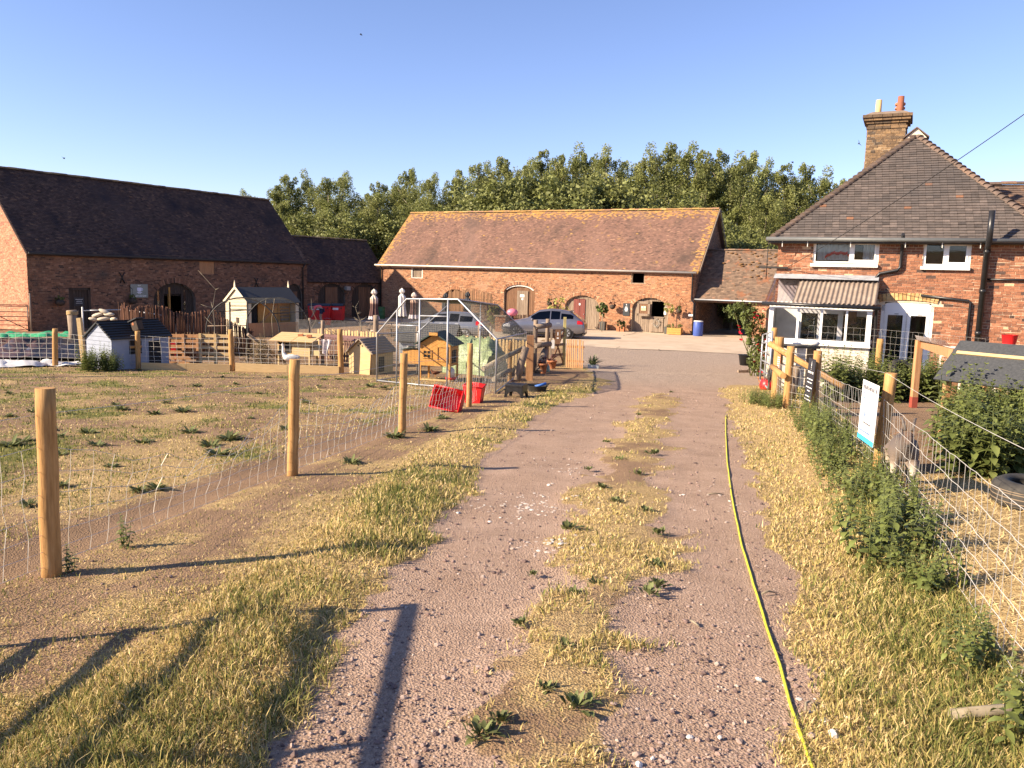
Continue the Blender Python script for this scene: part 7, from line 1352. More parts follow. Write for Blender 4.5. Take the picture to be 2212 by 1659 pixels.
# saplings
def sapling(label,X,Yb,Yt,D,br_,seed,mat='bark',r=.02):
    p=P(X,Yb,D); p.z=g(0,D); h=hpx(p,Yt); rr=random.Random(seed); t=thing('bare_sapling',label,'tree',tuple(p)); pts=[Vector((rr.gauss(0,.05)*k-.02*k*(seed%3),0,h*k/5)) for k in range(6)]; MB().tube(pts,[r*(1-.16*k) for k in range(6)],5).build('trunk',M[mat],t)
    for k in range(br_): 
        u=rr.uniform(.3,.95); b=pts[int(u*5)]; a=rr.uniform(0,6.28); l=h*.33*(1.1-u); e_=b+Vector((math.cos(a)*l,math.sin(a)*l*.6,l*rr.uniform(.2,.7))); MB().tube([b,b.lerp(e_,.5)+Vector((0,0,-.02)),e_],[r*.5,r*.4,r*.15],4).build('branch',M[mat],t)
sapling('leafless branching sapling in the shaded yard before the bins',779,712,650,45,16,1,r=.03); sapling('thin leafless sapling rising beside the netting hoop',468,760,585,26.5,4,2); sapling('bare cane with tufts leaning by the cream shed corner',676,730,645,34,1,3)
for X,Yb,Yt,lab in((572,735,645,'thin leaning cane inside the netting hoops'),(590,735,645,'bent cane before the cream shed side')):
    p=P(X,Yb,29); tag(MB().tube([p,P(X-3,(Yb+Yt)/2,29),P(X+3,Yt,29)],.012,4).build('garden_cane',M['bark']),lab,'cane')
# =============== CARS
def car(label,paint,loc,rz,S,L,glass0=1.7,glass1=4.15,wx=(.95,3.75),lampz=(.86,1.06),plate=True):
    "stations S: x,half width,sill,belt,top,roof half width; nose at x=0"
    t=thing('parked_car',label,'car',tuple(loc),rz,'cars parked in the yard'); X=np.array([s[0] for s in S]); A_=np.array([s[1:] for s in S]); xs=np.unique(np.concatenate([np.linspace(X[0],X[-1],44),X]))
    def st(x): return [float(np.interp(x,X,A_[:,k])) for k in range(5)]
    def secp(x):
        hw,zs,zb_,zt,rw=st(x); return [(hw*.86,zs),(hw*.97,zs+.07),(hw,zs+(zb_-zs)*.45),(hw*.985,zs+(zb_-zs)*.8),(hw*.95,zb_),(rw+(hw*.95-rw)*.45,zb_+(zt-zb_)*.55),(rw,zt-.05*min(1,(zt-zb_)*4)),(rw*.75,zt),(0,zt+.015)]
    def hwid(x,z):
        p=secp(x)[:-2]; return float(np.interp(z,[q[1] for q in p],[q[0] for q in p]))
    V_=[];F_=[]
    for x in xs:
        p=secp(x); V_+=[(x,-a,b) for a,b in p]+[(x,a,b) for a,b in p[-2::-1]]
    n=17
    for i in range(len(xs)-1):
        for j in range(n-1): a=i*n+j; F_.append((a,a+1,a+n+1,a+n))
    F_+=[tuple(range(n))[::-1],tuple((len(xs)-1)*n+j for j in range(n))]; m=MB(); m.v=V_; m.f=F_; m.t=[.5]*len(F_); m.sm=[True]*(len(F_)-2)+[False]*2; m.build('body',paint,t)
    slab(t,.1,L-.1,-.75,.75,.16,.3,M['black_plastic'],'underbody')
    def patch(name,mat,x0,x1,f0,f1,side,off=.008,nx=8,nz=4,zabs=False):
        m=MB(); q={}
        for i in range(nx+1):
            x=x0+(x1-x0)*i/nx; hw,zs,zb_,zt,rw=st(x); a,b=(f0,f1) if zabs else (zb_+(zt-zb_)*f0,zb_+(zt-zb_)*f1)
            for j in range(nz+1): z=a+(b-a)*j/nz; q[i,j]=(x,side*(hwid(x,z)+off),z)
        for i in range(nx):
            for j in range(nz): vs=[q[i,j],q[i+1,j],q[i+1,j+1],q[i,j+1]]; m.add(vs if side<0 else vs[::-1],[(0,1,2,3)],.5,True)
        return m.build(name,mat,t)
    cuts=[glass0,(glass0+glass1)/2-.1,glass1-.75,glass1]
    for s in(-1,1):
        for k in range(3): patch('side_window',M['glass_dark'],cuts[k]+.03,cuts[k+1]-.03,.08,.84 if k<2 else .66,s)
        patch('tail_lamp',flat('lamp_red',(.45,.01,.015),rough=.2),L-.42,L-.10,lampz[0],lampz[1],s,zabs=True); patch('head_lamp',flat('lamp_clear',(.6,.62,.65),rough=.1),.12,.55,.60,.72,s,zabs=True); patch('sill_trim',M['black_plastic'],.6,L-.5,.26,.36,s,zabs=True)
        for k,x in enumerate((2.35,3.2)): patch('door_handle',M['galv'],x,x+.2,.88,.91,s,off=.02,zabs=True)
        mr_=MB(); mr_.ball((glass0+.12,s*(hwid(glass0+.1,1.05)+.12),1.06),.1,8,6,sc=(.8,1.1,.7)); mr_.build('mirror',paint,t)
        for x in wx:
            w=MB(); w.tube([(x,s*(hwid(x,.35)-.10),.36),(x,s*(hwid(x,.35)+.004),.36)],.43,20); w.build('wheel_arch',M['black_plastic'],t); wh=MB()
            wh.lathe([(.22,-.11),(.33,-.11),(.355,-.07),(.355,.07),(.33,.11),(.22,.11)],22); o=wh.build('wheel',M['rubber'],t); o.location=(x,s*(hwid(x,.35)-.085),.355); o.rotation_euler=(math.pi/2,0,0); r_=MB(); r_.lathe([(.001,.085),(.06,.09),(.06,.1)],12)
            for k in range(7): a=k*6.283/7; r_.beam((.05*math.cos(a),.05*math.sin(a),.095),(.22*math.cos(a),.22*math.sin(a),.108),.05,.02)
            r_.lathe([(.21,.09),(.235,.112),(.22,.112)],20,cap=False); q=r_.build('rim',M['galv'],o); q.rotation_euler=(0,0 if s<0 else math.pi,0)
    # windscreen and rear window across the roof line
    def cross(name,x0,x1,mat,f=.86):
        m=MB(); n=6
        for i in range(n):
            for j in range(6):
                def pt(u,v): x=x0+(x1-x0)*u; hw,zs,zb_,zt,rw=st(x); y=(v*2-1)*rw*f*.9; return (x,y,zt+.012+.012*(1-abs(v*2-1)))
                m.add([pt(i/n,j/6),pt((i+1)/n,j/6),pt((i+1)/n,(j+1)/6),pt(i/n,(j+1)/6)],[(0,3,2,1)],.5,True)
        m.build(name,mat,t)
    i0=[s[0] for s in S]; cross('windscreen',S[4][0]+.05,S[5][0]-.03,M['glass_dark']); cross('rear_window',S[8][0]+.08,S[9][0]+.12,M['glass_dark'])
    MB().beam((S[8][0]+.02,-.5,S[8][4]+.03),(S[8][0]+.02,.5,S[8][4]+.03),.22,.03).build('spoiler',paint,t)
    slab(t,L-.04,L+.03,-.8,.8,.38,.55,paint,'rear_bumper',bev=.02); slab(t,L-.02,L+.02,-.26,.26,.72,.83,flat('plate_yellow',(.6,.42,.05)),'number_plate'); slab(t,L-.05,L+.035,-.6,.6,.28,.38,M['black_plastic'],'diffuser')
    return t
SUV=[(0,.70,.42,.60,.66,.60),(.12,.82,.32,.72,.78,.66),(.55,.91,.25,.86,.93,.76),(1.15,.935,.24,.96,1.04,.78),(1.5,.935,.24,.99,1.12,.76),(2.15,.935,.24,1.02,1.57,.60),(2.8,.935,.24,1.04,1.66,.60),(3.4,.935,.24,1.07,1.63,.60),(3.95,.93,.27,1.12,1.54,.57),(4.4,.92,.31,1.12,1.20,.66),(4.66,.90,.36,1.0,1.06,.72),(4.77,.84,.42,.75,.85,.74)]
EST=[(0,.68,.38,.55,.60,.58),(.12,.80,.30,.66,.70,.64),(.5,.88,.24,.78,.84,.72),(1.05,.90,.22,.88,.95,.74),(1.4,.90,.22,.91,1.02,.72),(2.1,.90,.22,.93,1.42,.58),(2.8,.90,.22,.95,1.50,.58),(3.5,.90,.22,.97,1.49,.58),(4.2,.895,.24,1.0,1.44,.56),(4.5,.89,.28,1.0,1.12,.64),(4.66,.88,.33,.92,.98,.70),(4.75,.82,.40,.70,.8,.72)]
def carpaint(n,c): 
    m=flat(n,c,rough=.28,metal=.55,var=.04); m.node_tree.nodes['Principled BSDF'].inputs['Coat Weight'].default_value=.7; return m
o=P(1087,735,46.5); o.z=g(0,46); car('metallic grey SUV facing the barn with its tail towards the gravel','%s'and carpaint('paint_grey',(.17,.17,.20)),o,-deg(10),SUV,4.77)
o=P(872,735,43.5); o.z=g(0,43); car('silver estate car half hidden behind the wire mesh fence',carpaint('paint_silver',(.20,.205,.22)),o,-deg(14),EST,4.75)
# =============== SKINNED FIGURES
def skin(name,V_,E_,R_,mat,parent,sub=2):
    me=bpy.data.meshes.new(name); me.from_pydata(V_,E_,[]); me.materials.append(mat); o=bpy.data.objects.new(name,me); link(o,parent); o.color=(.5,.5,.5,1); md=o.modifiers.new('skin','SKIN'); md.use_smooth_shade=True
    sv=me.skin_vertices[0].data
    for i,r in enumerate(R_): r=r if hasattr(r,'__len__') else (r,r); sv[i].radius=r
    sv[0].use_root=True; s=o.modifiers.new('sub','SUBSURF'); s.levels=sub; s.render_levels=sub; return o
class Fig:
    def __init__(s): s.v=[];s.e=[];s.r=[]
    def p(s,co,r,fr=None):
        s.v.append(tuple(co)); s.r.append(r); i=len(s.v)-1
        if fr is not None: s.e.append((fr,i))
        return i
    def chain(s,fr,pts):
        for co,r in pts: fr=s.p(co,r,fr)
        return fr
b=P(693,690,52.5); b.z=g(0,52)+.01; pe=thing('person','person in coral top and dark shorts bending into the red bins','person',tuple(b),deg(5),s=1.12)
f=Fig(); pel=f.p((.10,0,.86),.12); ch=f.chain(pel,[((-.08,0,.98),.12),((-.28,0,1.02),.13)]); nk=f.chain(ch,[((-.42,0,.97),.055)]); hd=f.chain(nk,[((-.50,0,.92),.085),((-.58,0,.86),.085),((-.62,0,.80),.05)])
for s in(-1,1):
    f.chain(pel,[((.08,s*.10,.80),.10),((-.03,s*.11,.46),.065),((.05,s*.11,.10),.045),((.02,s*.11,.04),.045),((-.13,s*.12,.03),.04)])
    w=f.chain(ch,[((-.30,s*.18,.98),.06),((-.36,s*.21,.70),.045),((-.46,s*.17,.50),.03),((-.49,s*.16,.44),.034)])
    for k in range(5): f.chain(w,[((-.51-.006*k,s*(.13+.016*k),.40),.011),((-.52,s*(.13+.015*k),.355+.008*abs(k-2)),.009)])
skn=flat('skin_tone',(.42,.25,.17),rough=.6); skin('body',f.v,f.e,f.r,skn,pe)
f=Fig(); a=f.p((.04,0,.92),.145); c_=f.chain(a,[((-.10,0,1.0),.145),((-.30,0,1.03),.15)])
for s in(-1,1): f.chain(c_,[((-.31,s*.19,.98),.078),((-.345,s*.205,.80),.066)])
skin('shirt',f.v,f.e,f.r,flat('coral_cloth',(.75,.13,.14),rough=.9),pe)
f=Fig(); a=f.p((.09,0,.88),.145)
for s in(-1,1): f.chain(a,[((.07,s*.10,.79),.115),((.0,s*.11,.55),.09)])
skin('shorts',f.v,f.e,f.r,flat('navy_cloth',(.03,.035,.07),rough=.9),pe)
MB().ball((-.555,0,.925),.10,10,8,sc=(1,1,.95)).build('hair',flat('hair_grey',(.25,.2,.16)),pe)
for s in(-1,1): MB().ball((-.05,s*.115,.045),.07,8,6,sc=(1.7,.75,.65)).build('shoe',M['white_old'],pe)
# goat
def zmat(name,stops,lo,hi):
    m=bpy.data.materials.new(name); m.use_nodes=True; N=m.node_tree.nodes; L=m.node_tree.links; b=N['Principled BSDF']; tc=N.new('ShaderNodeTexCoord'); s=N.new('ShaderNodeSeparateXYZ'); L.new(tc.outputs['Object'],s.inputs[0]); nz=N.new('ShaderNodeTexNoise'); nz.inputs['Scale'].default_value=14; L.new(tc.outputs['Object'],nz.inputs['Vector']); a=N.new('ShaderNodeMath'); a.operation='MULTIPLY_ADD'; L.new(nz.outputs[0],a.inputs[0]); a.inputs[1].default_value=.10; L.new(s.outputs[2],a.inputs[2]); mr=N.new('ShaderNodeMapRange'); mr.inputs['From Min'].default_value=lo+.05; mr.inputs['From Max'].default_value=hi+.05; L.new(a.outputs[0],mr.inputs[0]); cr=N.new('ShaderNodeValToRGB'); e=cr.color_ramp.elements; e[0].position=stops[0][0]; e[0].color=(*stops[0][1],1); e[1].position=stops[-1][0]; e[1].color=(*stops[-1][1],1)
    for p,c in stops[1:-1]: q=e.new(p); q.color=(*c,1)
    L.new(mr.outputs[0],cr.inputs[0]); L.new(cr.outputs[0],b.inputs['Base Color']); b.inputs['Roughness'].default_value=.9; bn=N.new('ShaderNodeBump'); n2=N.new('ShaderNodeTexNoise'); n2.inputs['Scale'].default_value=60; L.new(tc.outputs['Object'],n2.inputs['Vector']); L.new(n2.outputs[0],bn.inputs['Height']); bn.inputs['Strength'].default_value=.5; bn.inputs['Distance'].default_value=.01; L.new(bn.outputs[0],b.inputs['Normal']); return m
b=G(1944,1058); go=thing('goat','small horned grey-brown goat with black socks behind the netting','goat',tuple(b),math.atan2(-.93,-.36),s=.98)
gm_=zmat('goat_coat',[(0,(.015,.013,.012)),(.30,(.02,.017,.015)),(.34,(.42,.37,.30)),(.44,(.36,.29,.22)),(.52,(.15,.11,.08)),(.8,(.10,.08,.07)),(1,(.10,.06,.04))],0,.62)
f=Fig(); pv=f.p((-.28,0,.42),.12); md=f.chain(pv,[((-.08,0,.41),(.135,.14))]); cs=f.chain(md,[((.12,0,.41),.115)]); nk=f.chain(cs,[((.20,0,.49),.075),((.25,0,.57),.055)]); f.chain(nk,[((.30,0,.61),.058),((.36,.0,.57),.045),((.42,0,.53),.03)])
f.chain(pv,[((-.40,0,.48),.03),((-.43,0,.56),.015)])
for s in(-1,1):
    st_=.06 if s>0 else -.03
    f.chain(cs,[((.13,s*.085,.34),.055),((.15+st_*.6,s*.085,.20),.030),((.14+st_,s*.085,.07),.022),((.17+st_,s*.085,.015),.026)])
    f.chain(pv,[((-.27,s*.10,.36),.075),((-.22,s*.10,.28),.05),((-.34,s*.095,.17),.028),((-.32,s*.095,.05),.020),((-.30,s*.095,.012),.025)])
skin('body',f.v,f.e,f.r,gm_,go)
for s in(-1,1):
    MB().tube([(.275,s*.03,.65),(.24,s*.045,.72),(.17,s*.06,.755),(.10,s*.08,.75)],[.017,.014,.010,.004],7).build('horn',flat('horn',(.10,.08,.065),rough=.6),go); vs,fs=leafshape((.27,s*.05,.62),(-.15,s*1.,.05),(0,0,1),.10,.05,.35); MB().add(vs,fs,.5,True).build('ear',flat('ear_brown',(.22,.12,.07),rough=.9),go); MB().ball((.335,s*.042,.612),.009,6,5).build('eye',M['iron'],go)
MB().ball((.425,0,.525),.018,6,5,sc=(.6,1.2,.7)).build('nose',M['iron'],go)
MB().tube([(.17,-.075,.50),(.155,0,.44),(.17,.075,.50)],.008,5).build('collar',flat('collar_blue',(.15,.3,.45)),go)
# birds on the ground
def bird(name,label,cat,p,rz,s,mat,wing,beak,neck=.34,leg=.16,group=None):
    t=thing(name,label,cat,tuple(p),rz,group,s=s); f=Fig(); b=f.p((0,0,leg+.12),(.10,.105)); f.chain(b,[((.14,0,leg+.14),(.06,.07)),((.24,0,leg+.16),.02)]); c=f.chain(b,[((-.13,0,leg+.15),.085)]); f.chain(c,[((-.19,0,leg+.15+neck*.35),.042),((-.19,0,leg+.15+neck*.8),.032),((-.20,0,leg+.15+neck),.042),((-.245,0,leg+.145+neck),.026)])
    skin('body',f.v,f.e,f.r,mat,t)
    for q in(-1,1):
        w=MB(); w.ball((.06,q*.088,leg+.15),.1,10,6,sc=(1.9,.22,.62)); w.build('wing',wing,t); MB().tube([(.0,q*.05,leg+.06),(.01,q*.05,.02)],.012,5).build('leg',beak,t); MB().prism([(-.09,0),(.02,0),(.02,.02),(-.09,.008)],q*.05-.03,q*.05+.03).build('foot',beak,t); MB().ball((-.225,q*.03,leg+.158+neck),.007,5,4).build('eye',M['iron'],t)
    MB().tube([(-.255,0,leg+.142+neck),(-.32,0,leg+.13+neck)],[.02,.008],6).build('beak',beak,t); return t
orange=flat('bill_orange',(.55,.22,.04)); wf_=flat('goose_white',(.74,.72,.68),rough=.9); b=G(622,799)+Vector((0,.3,0)); bird('goose','white goose standing tall behind the timber sleepers','goose',b,deg(8),1.15,wf_,flat('wing_grey',(.45,.46,.47),rough=.9),orange)
b=G(993,803); bird('duck','brown and white duck standing inside the wire run','duck',b,deg(0),.62,flat('duck_brown',(.20,.13,.08),rough=.9,var=.5,scale=20),flat('duck_wing',(.5,.45,.38),rough=.9,var=.4),orange,neck=.30)
b=G(940,815); bird('hen','dark red hen in the shade under the orange coop','hen',b,deg(20),.55,flat('hen_red',(.16,.06,.03),rough=.9,var=.5,scale=20),flat('hen_wing',(.12,.05,.03),rough=.9),orange,neck=.16,leg=.1)
# swallows in the sky
sw=MB(); sw.ball((0,0,0),.04,8,6,sc=(2.2,.8,.8))
for s in(-1,1): sw.add([(.03,0,.01),(-.04,0,.01),(-.06,s*.12,.05),(-.10,s*.24,.03),(.0,s*.11,.06)],[(0,1,2,4),(2,3,4)]); sw.add([(-.07,0,0),(-.17,s*.03,0),(-.08,s*.015,0)],[(0,1,2)])
sm_=sw.mesh('swallow',M['iron'])
for i,(X,Y,rz,rx) in enumerate(((780,75,.3,.4),(138,342,1.2,.2),(1855,310,1.8,1.2),(1712,351,.1,.1))): o=inst('swallow',sm_,None,P(X,Y,26),(rx,.3,rz),(.5,.5,.5)); tag(o,'tiny dark swallow flying in the clear blue sky','bird','swallows in flight')
# =============== YARD FURNITURE
def parasol(label,X,Yt,Yb,D,mat,white=False):
    p=P(X,Yb,D); p.z=g(0,D); h=hpx(p,Yt); t=thing('closed_parasol',label,'parasol',tuple(p)); MB().tube([(0,0,0),(0,0,h)],.025,8).build('pole',M['wood_dark'],t); MB().lathe([(.28,0),(.28,.06),(.05,.1)],14).build('base',M['concrete'],t); m=MB(); prof=[(.02,h),(.13,h-.12),(.16,h-.25),(.07,h-.36),(.20,h-.55),(.19,h*.55),(.27,h*.36),(.30,h*.30)]; n=18
    for r,z in prof:
        for j in range(n): a=6.283*j/n; q=r*(1+.28*(j%2)-.1); m.v.append((q*math.cos(a),q*math.sin(a),z-.05*(j%2)*(z<h*.4)))
    for i in range(len(prof)-1):
        for j in range(n): m.f.append((i*n+j,i*n+(j+1)%n,(i+1)*n+(j+1)%n,(i+1)*n+j)); m.t.append(.5); m.sm.append(False)
    m.build('folded_canopy',mat,t); return t
stripe=zmat('parasol_stripe',[(0,(.55,.5,.52)),(.16,(.5,.45,.47)),(.17,(.07,.03,.03)),(.55,(.10,.05,.04)),(.6,(.45,.30,.22)),(.8,(.6,.5,.42)),(1,(.6,.54,.47))],.6,2.4)
parasol('brown and cream closed parasol standing in the yard shade',808,624,702,47,stripe); parasol('white closed parasol before the small barn door',868,622,694,51,flat('parasol_white',(.68,.64,.58),rough=.9)); parasol('brown and cream closed parasol beside the white parasol',894,631,694,50,stripe); parasol('dark closed parasol left of the willow hurdle',962,632,692,51.5,M['felt']); parasol('dark closed parasol in front of the willow hurdle',1009,630,692,52,M['felt'])
def bin_(label,X,Y,D,w,rz):
    p=P(X,Y,D); p.z=g(0,D); t=thing('waste_bin',label,'bin',tuple(p),rz); MB().box((w/2,0,.64),(w*.9,.86,.96),tp=1.1).build('body',M['red_plastic'],t,bev=.03)
    lid=MB(); n=8
    for i in range(n): a0,a1=math.pi*i/n,math.pi*(i+1)/n; f=lambda a:(-.5*math.cos(a),1.12+.16*math.sin(a)); lid.prism([(f(a0)[0],1.12),(f(a1)[0],1.12),(f(a1)[0],f(a1)[1]),(f(a0)[0],f(a0)[1])],0,w,M=Matrix(((0,1,0),(1,0,0),(0,0,1)))) 
    lid.build('lid',M['red_plastic'] if rz>.5 else M['black_plastic'],t)
    for x in(.12,w-.12):
        for y in(-.3,.3): MB().tube([(x-.03,y,.09),(x+.03,y,.09)],.09,10).build('castor',M['rubber'],t)
    for x in(w*.12,w*.88): MB().tube([(x,-.46,.98),(x,-.52,.98)],.05,8).build('handle',M['iron'],t)
    slab(t,w*.2,w*.65,-.475,-.47,.86,1.0,M['white'],'label') if rz<.5 else None; return t
bin_('long red wheeled bin with black lid in the shaded yard',667,688,54,1.5,deg(4)); bin_('red wheeled bin end-on beside the long red bin',716,688,54.6,.85,deg(2)); 
p=P(708,692,51.5); p.z=g(0,51); bk=thing('red_bucket','red bucket on the ground beside the bending person','bucket',tuple(p)); MB().lathe([(.17,0),(.23,.40),(.245,.41),(.22,.4),(.16,.03)],16,cap=False).build('bucket',M['red_plastic'],bk); MB().tube([(-.23,0,.4),(0,-.05,.46),(.23,0,.4)],.008,5).build('handle',M['galv'],bk)
p=P(823,690,60); p.z=g(0,60); br=thing('green_drum','green oil drum in the shaded barn corner','drum',tuple(p)); MB().lathe([(.29,0),(.3,.03),(.29,.28),(.305,.3),(.29,.32),(.29,.58),(.305,.6),(.29,.62),(.29,.88),(.3,.9),(.27,.89)],18).build('drum',flat('drum_green',(.04,.12,.04)),br)
p=wpos(1507,728,-.6); p.z=g(0,50); br=thing('blue_barrel','blue plastic barrel with white lid at the cart shed corner','barrel',tuple(p)); MB().lathe([(.27,0),(.30,.05),(.31,.45),(.30,.85),(.28,.9)],20).build('drum',flat('barrel_blue',(.05,.09,.32),rough=.45),br); MB().lathe([(.29,.9),(.30,.93),(.28,.97),(.05,.98)],20).build('lid',M['white_old'],br)
def picnic(label,X,Y,D,rz):
    p=P(X,Y,D); p.z=g(0,D); t=thing('picnic_table',label,'table',tuple(p),rz)
    for k in range(4): slab(t,-.8,.8,-.34+.17*k,-.19+.17*k,.72,.76,M['wood_grey'],'table_plank')
    for s in(-1,1):
        for k in(0,1): slab(t,-.8,.8,s*.68-.15+.15*k,s*.68-.02+.15*k,.42,.46,M['wood_grey'],'bench_plank')
        for x in(-.6,.6): MB().beam((x,s*.2,.72),(x,s*.62,0),.05,.1).build('leg',M['wood_grey'],t)
    for x in(-.6,.6): slab(t,x-.075,x-.03,-.75,.75,.36,.42,M['wood_grey'],'crossbar')
picnic('weathered picnic table in the yard near the brown parasol',822,712,44,deg(8)); picnic('weathered picnic table half hidden beyond the wire run',905,712,42,deg(-20))
p=P(1080,706,49.5); p.z=g(0,49); t=thing('brick_pier','short brick pier with stone cap before the willow hurdle','pier',tuple(p),-A); wall(t,-.35,.35,0,.95,[],M['brick_barn'],M['mortar'],T=.6,seed=97); slab(t,-.42,.42,-.07,.67,.95,1.03,M['concrete'],'cap')
p=P(1107,673,49.9); t=thing('pink_helmet','round pink toy ride-on top showing above the picket fence','toy',(p.x,p.y,g(0,50))); MB().ball((0,0,p.z-g(0,50)-.05),.32,12,8,sc=(1.1,.8,.75)).build('shell',flat('pink_plastic',(.65,.18,.25),rough=.35),t); MB().tube([(0,0,0),(0,0,p.z-g(0,50)-.1)],.05,8).build('stand',M['black_plastic'],t)
p=G(980,832)+Vector((0,1.0,0)); fd=thing('poultry_feeder','white poultry drinker with red base on the run floor','feeder',tuple(G(966,832)+Vector((0,1.2,0)))); MB().lathe([(.10,.05),(.10,.26),(.03,.33)],14).build('tank',flat('drinker_white',(.6,.6,.56),rough=.4),fd); MB().lathe([(.15,0),(.16,.05),(.13,.05)],14).build('base',M['red_plastic'],fd)
# tool shed seen through the cart shed
p=P(1560,728,60); p.z=g(0,60); hut('tool_shed','small weathered shed glimpsed through the open cart shed','shed',p,-deg(30),1.9,2.2,1.9,2.5,M['wood_grey'],M['wood_red'],slats=.16)
# shelter and timber frame in the goat pen
b1=G(1972,880); t=thing('pen_gateway','square timber posts joined by a rail below the farmhouse wall','frame',tuple(b1)); h1_=hpx(b1,735); b2=P(2052,858,12.4); b2.z=g(b2.x,b2.y); h2_=hpx(b2,754); v=b2-b1
slab(t,-.055,.055,-.055,.055,.2,h1_,M['wood_red'],'post'); slab(t,-.058,.058,-.058,.058,0,.22,flat('red_base',(.25,.05,.03),rough=.8),'painted_foot'); MB().beam(v,v+Vector((0,0,h2_)),.13,.13).build('post',M['wood_red'],t); MB().beam(Vector((.06,-.01,h1_-.08)),v+Vector((0,0,h2_-.08)),.05,.15,up=(0,0,1)).build('rail',M['wood_red'],t)
cs_=MB(); w0=Vector((.0,.1,h1_+.0)); w1_=v+Vector((0,.1,h2_+.02)); cs_.quad(w0,w1_,w1_+Vector((.75,1.6,-.0)),w0+Vector((.75,1.6,.0))); cs_.build('clear_sheet',M['corr_clear'],t)
rd0,rd1=P(2079,738,11.4),P(2330,742,10.2); t=thing('felt_shelter','ridge-roofed goat shelter under black felt among the nettles','shelter',tuple(Vector((rd0.x,rd0.y,g(rd0.x,rd0.y))))); o=Vector(t.location); d=(rd1-rd0); d.z=0; L=d.length; d.normalize(); nrm=Vector((d.y,-d.x,0)); a=rd0-o; hs1=a.z-.30*0
lowz=P(2095,826,10.9).z-o.z
for s in(1,-1):
    e=Vector((nrm.x*s*.62,nrm.y*s*.62,lowz-a.z)); p0,p1=a-d*.02,a+d*L; n=Vector((nrm.x*s,nrm.y*s,.7)).normalized()*.03; m=MB(); vs=[p0,p1,p1+e,p0+e]
    m.add(vs+[q+n for q in vs],[(3,2,1,0),(4,5,6,7),(0,1,5,4),(1,2,6,5),(2,3,7,6),(3,0,4,7)]); m.build('roof_slope',M['felt'],t)
    if s==1: MB().beam(p0+e*.32+n*1.5+d*.08,p1+e*.32+n*1.5,.045,.03,up=n).build('batten',M['wood_new'],t)
    for q in(.12,1.6): b=a+d*q+e*.85; MB().beam(b,Vector((b.x,b.y,0)),.08,.08).build('leg',M['wood_red'],t)
MB().beam(a+d*.1+Vector((0,0,-.08)),a+d*(L-.1)+Vector((0,0,-.08)),.05,.1,up=(0,0,1)).build('ridge_pole',M['wood_orange'],t)
m=MB(); e=[Vector((nrm.x*s*.58,nrm.y*s*.58,lowz-a.z)) for s in(1,-1)]; m.add([a+d*.9,a+d*.9+e[0],a+d*.9+e[1]],[(0,1,2)]); m.build('inner_panel',M['wood_red'],t)
def tyre(label,c,R_,w,rot):
    t=thing('tyre',label,'tyre',tuple(c)); t.rotation_euler=rot; r=R_; MB().lathe([(r*.62,0),(r*.8,-.01),(r*.95,.02),(r,.05),(r,w-.05),(r*.95,w-.02),(r*.8,w+.01),(r*.62,w),(r*.60,w-.03),(r*.9,w*.5),(r*.6,.03),(r*.62,0)],30,cap=False).build('carcass',M['rubber'],t)
    for z in(.07,.11,.15,w-.06): MB().lathe([(r+.001,z-.004),(r+.003,z),(r+.001,z+.004)],30,cap=False).build('tread_groove',flat('tread_dust',(.20,.15,.10),rough=.95),t)
    return t
c=G(2236,1095); tyre('worn car tyre lying flat on the straw in the pen',c,.36,.23,(0,0,0)); c=P(1945,775,17.9); tyre('black tyre propped among the nettles below the garden doors',c,.36,.22,(deg(55),0,deg(20))).location.z=c.z-.4
p=P(2180,738,17.5); t=thing('red_bucket','red bucket hanging above the nettles by the stone wall','bucket',tuple(p)); MB().lathe([(.12,-.1),(.16,.14),(.17,.15),(.15,.13)],16,cap=False).build('bucket',M['red_plastic'],t); MB().tube([(0,.1,-1.4),(0,.1,.1)],.04,8).build('support_post',M['wood_post'],t)
p=G(1700,852); p.y+=1.5; p.z=g(p.x,p.y); t=thing('red_drinker','red round drinker on the ground inside the pen','feeder',tuple(p)); MB().lathe([(.16,0),(.2,.1),(.15,.24),(.05,.3)],14).build('tank',M['red_plastic'],t)
p=P(1712,745,20.5); t=thing('black_barbecue','low black table with folded cover below the porch window','table',(p.x,p.y,g(p.x,p.y))); z=p.z-g(p.x,p.y); slab(t,-.5,.6,-.3,.3,z-.06,z,M['black_plastic'],'top'); MB().ball((.5,-.1,z+.06),.12,8,6,sc=(1.4,1,.6)).build('cover',M['white_old'],t)
for x in(-.4,.5): slab(t,x-.03,x+.03,-.25,.25,0,z-.06,M['black_plastic'],'leg')
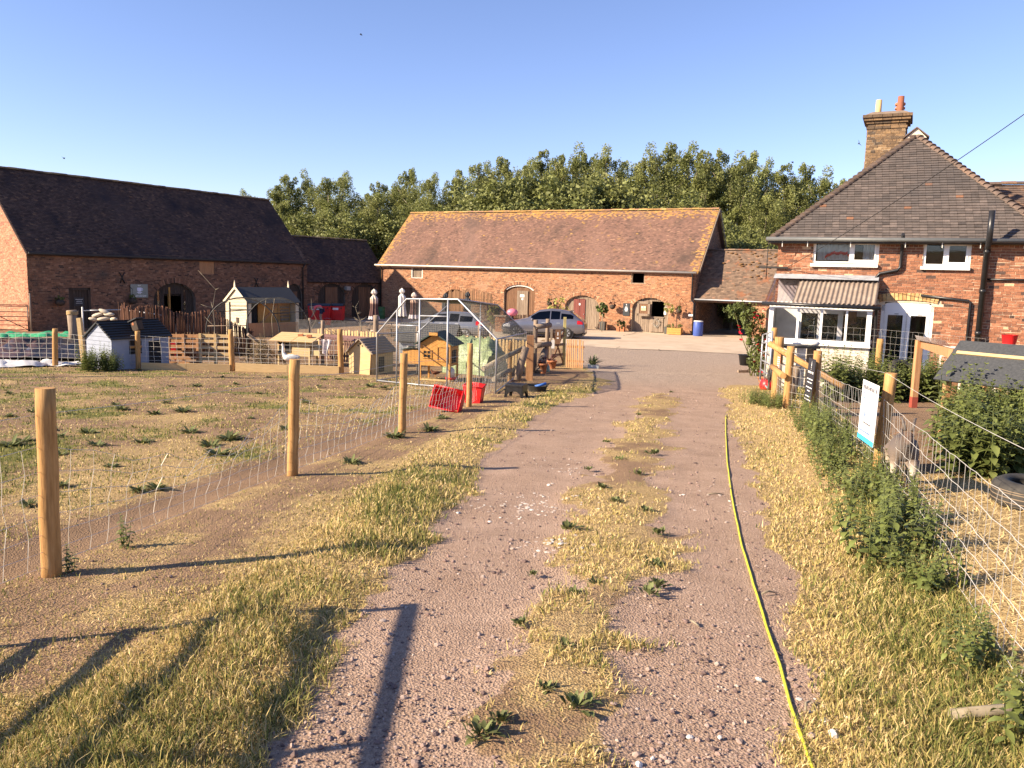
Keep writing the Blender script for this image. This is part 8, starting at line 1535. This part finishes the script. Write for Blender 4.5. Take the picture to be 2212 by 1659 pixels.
# hose
px=[(1568,898),(1568,940),(1571,1000),(1580,1070),(1590,1120),(1603,1180),(1622,1240),(1640,1300),(1662,1370),(1685,1440),(1707,1520),(1732,1590),(1757,1665),(1790,1760)]
q=[G(*p) for p in px]; pts=[]
for i in range(len(q)-1):
    for k in range(6):
        t=k/6; p=q[i].lerp(q[i+1],t); zz=float(height(np.array(p.x),np.array(p.y),zones(np.array([p.x]),np.array([p.y])))[0]) if False else float(height(np.array([p.x]),np.array([p.y]),zones(np.array([p.x]),np.array([p.y])))[0]); pts.append(Vector((p.x,p.y,zz+.008)))
tag(MB().tube(pts,.008,8).build('garden_hose',pm('hose_yellow',[(.42,.42,.02),(.60,.58,.05)],scale=20,rough=.45,bump=0)),'yellow-green garden hose laid along the right wheel track','hose')
# individual pale stones and sticks on the track
for i,(X,Y,r) in enumerate(((1490,1595,.014),(1555,1595,.010),(1185,1050,.022),(975,1080,.024),(990,1110,.018),(1800,1590,.022),(1640,1470,.015),(1410,1640,.010),(1380,1655,.016))):
    p=G(X,Y); m=MB(); m.ball((0,0,0),r,7,5,sc=(1.2,.9,.7)); m.v=[tuple(Vector(v)*random.uniform(.8,1.2)) for v in m.v]; m.sm=[False]*len(m.f); o=m.build('pale_stone',flat('stone_pale%d'%i,(.55,.52,.48),rough=.9)); o.location=p+Vector((0,0,r*.4)); o.rotation_euler=(0,0,i); tag(o,'single pale stone lying loose on the track','stone','pale stones on the track')
for i,(X,Y,l,a) in enumerate(((2170,1560,.5,.1),(1745,1530,.10,1),(1500,1350,.08,2),(1660,1285,.1,.3),(1545,1070,.16,.1))):
    p=G(X,Y); o=MB().tube([(-l/2,0,0),(0,.01,.01),(l/2,0,0)],[.006+.02*(l>.3),.007+.02*(l>.3),.004],5).build('dry_stick',M['bark']); o.location=p+Vector((0,0,.012+.03*(l>.3))); o.rotation_euler=(0,0,a); tag(o,'thick dead branch end lying at the foot of the netting' if l>.3 else 'short dry stick lying on the track','stick',None if l>.3 else 'dry sticks on the track')
# roof strut signs: small meter plate at the barn corner
x,z=onwall(barn,1492,681,-.1); o=MB().b2(-.14,.14,-.02,.02,-.06,.06).build('corner_plate',M['white']); o.location=barn.matrix_basis@Vector((x,-.12,z)); o.rotation_euler=(0,0,-A); tag(o,'small white plate on the barn downpipe corner','plate')
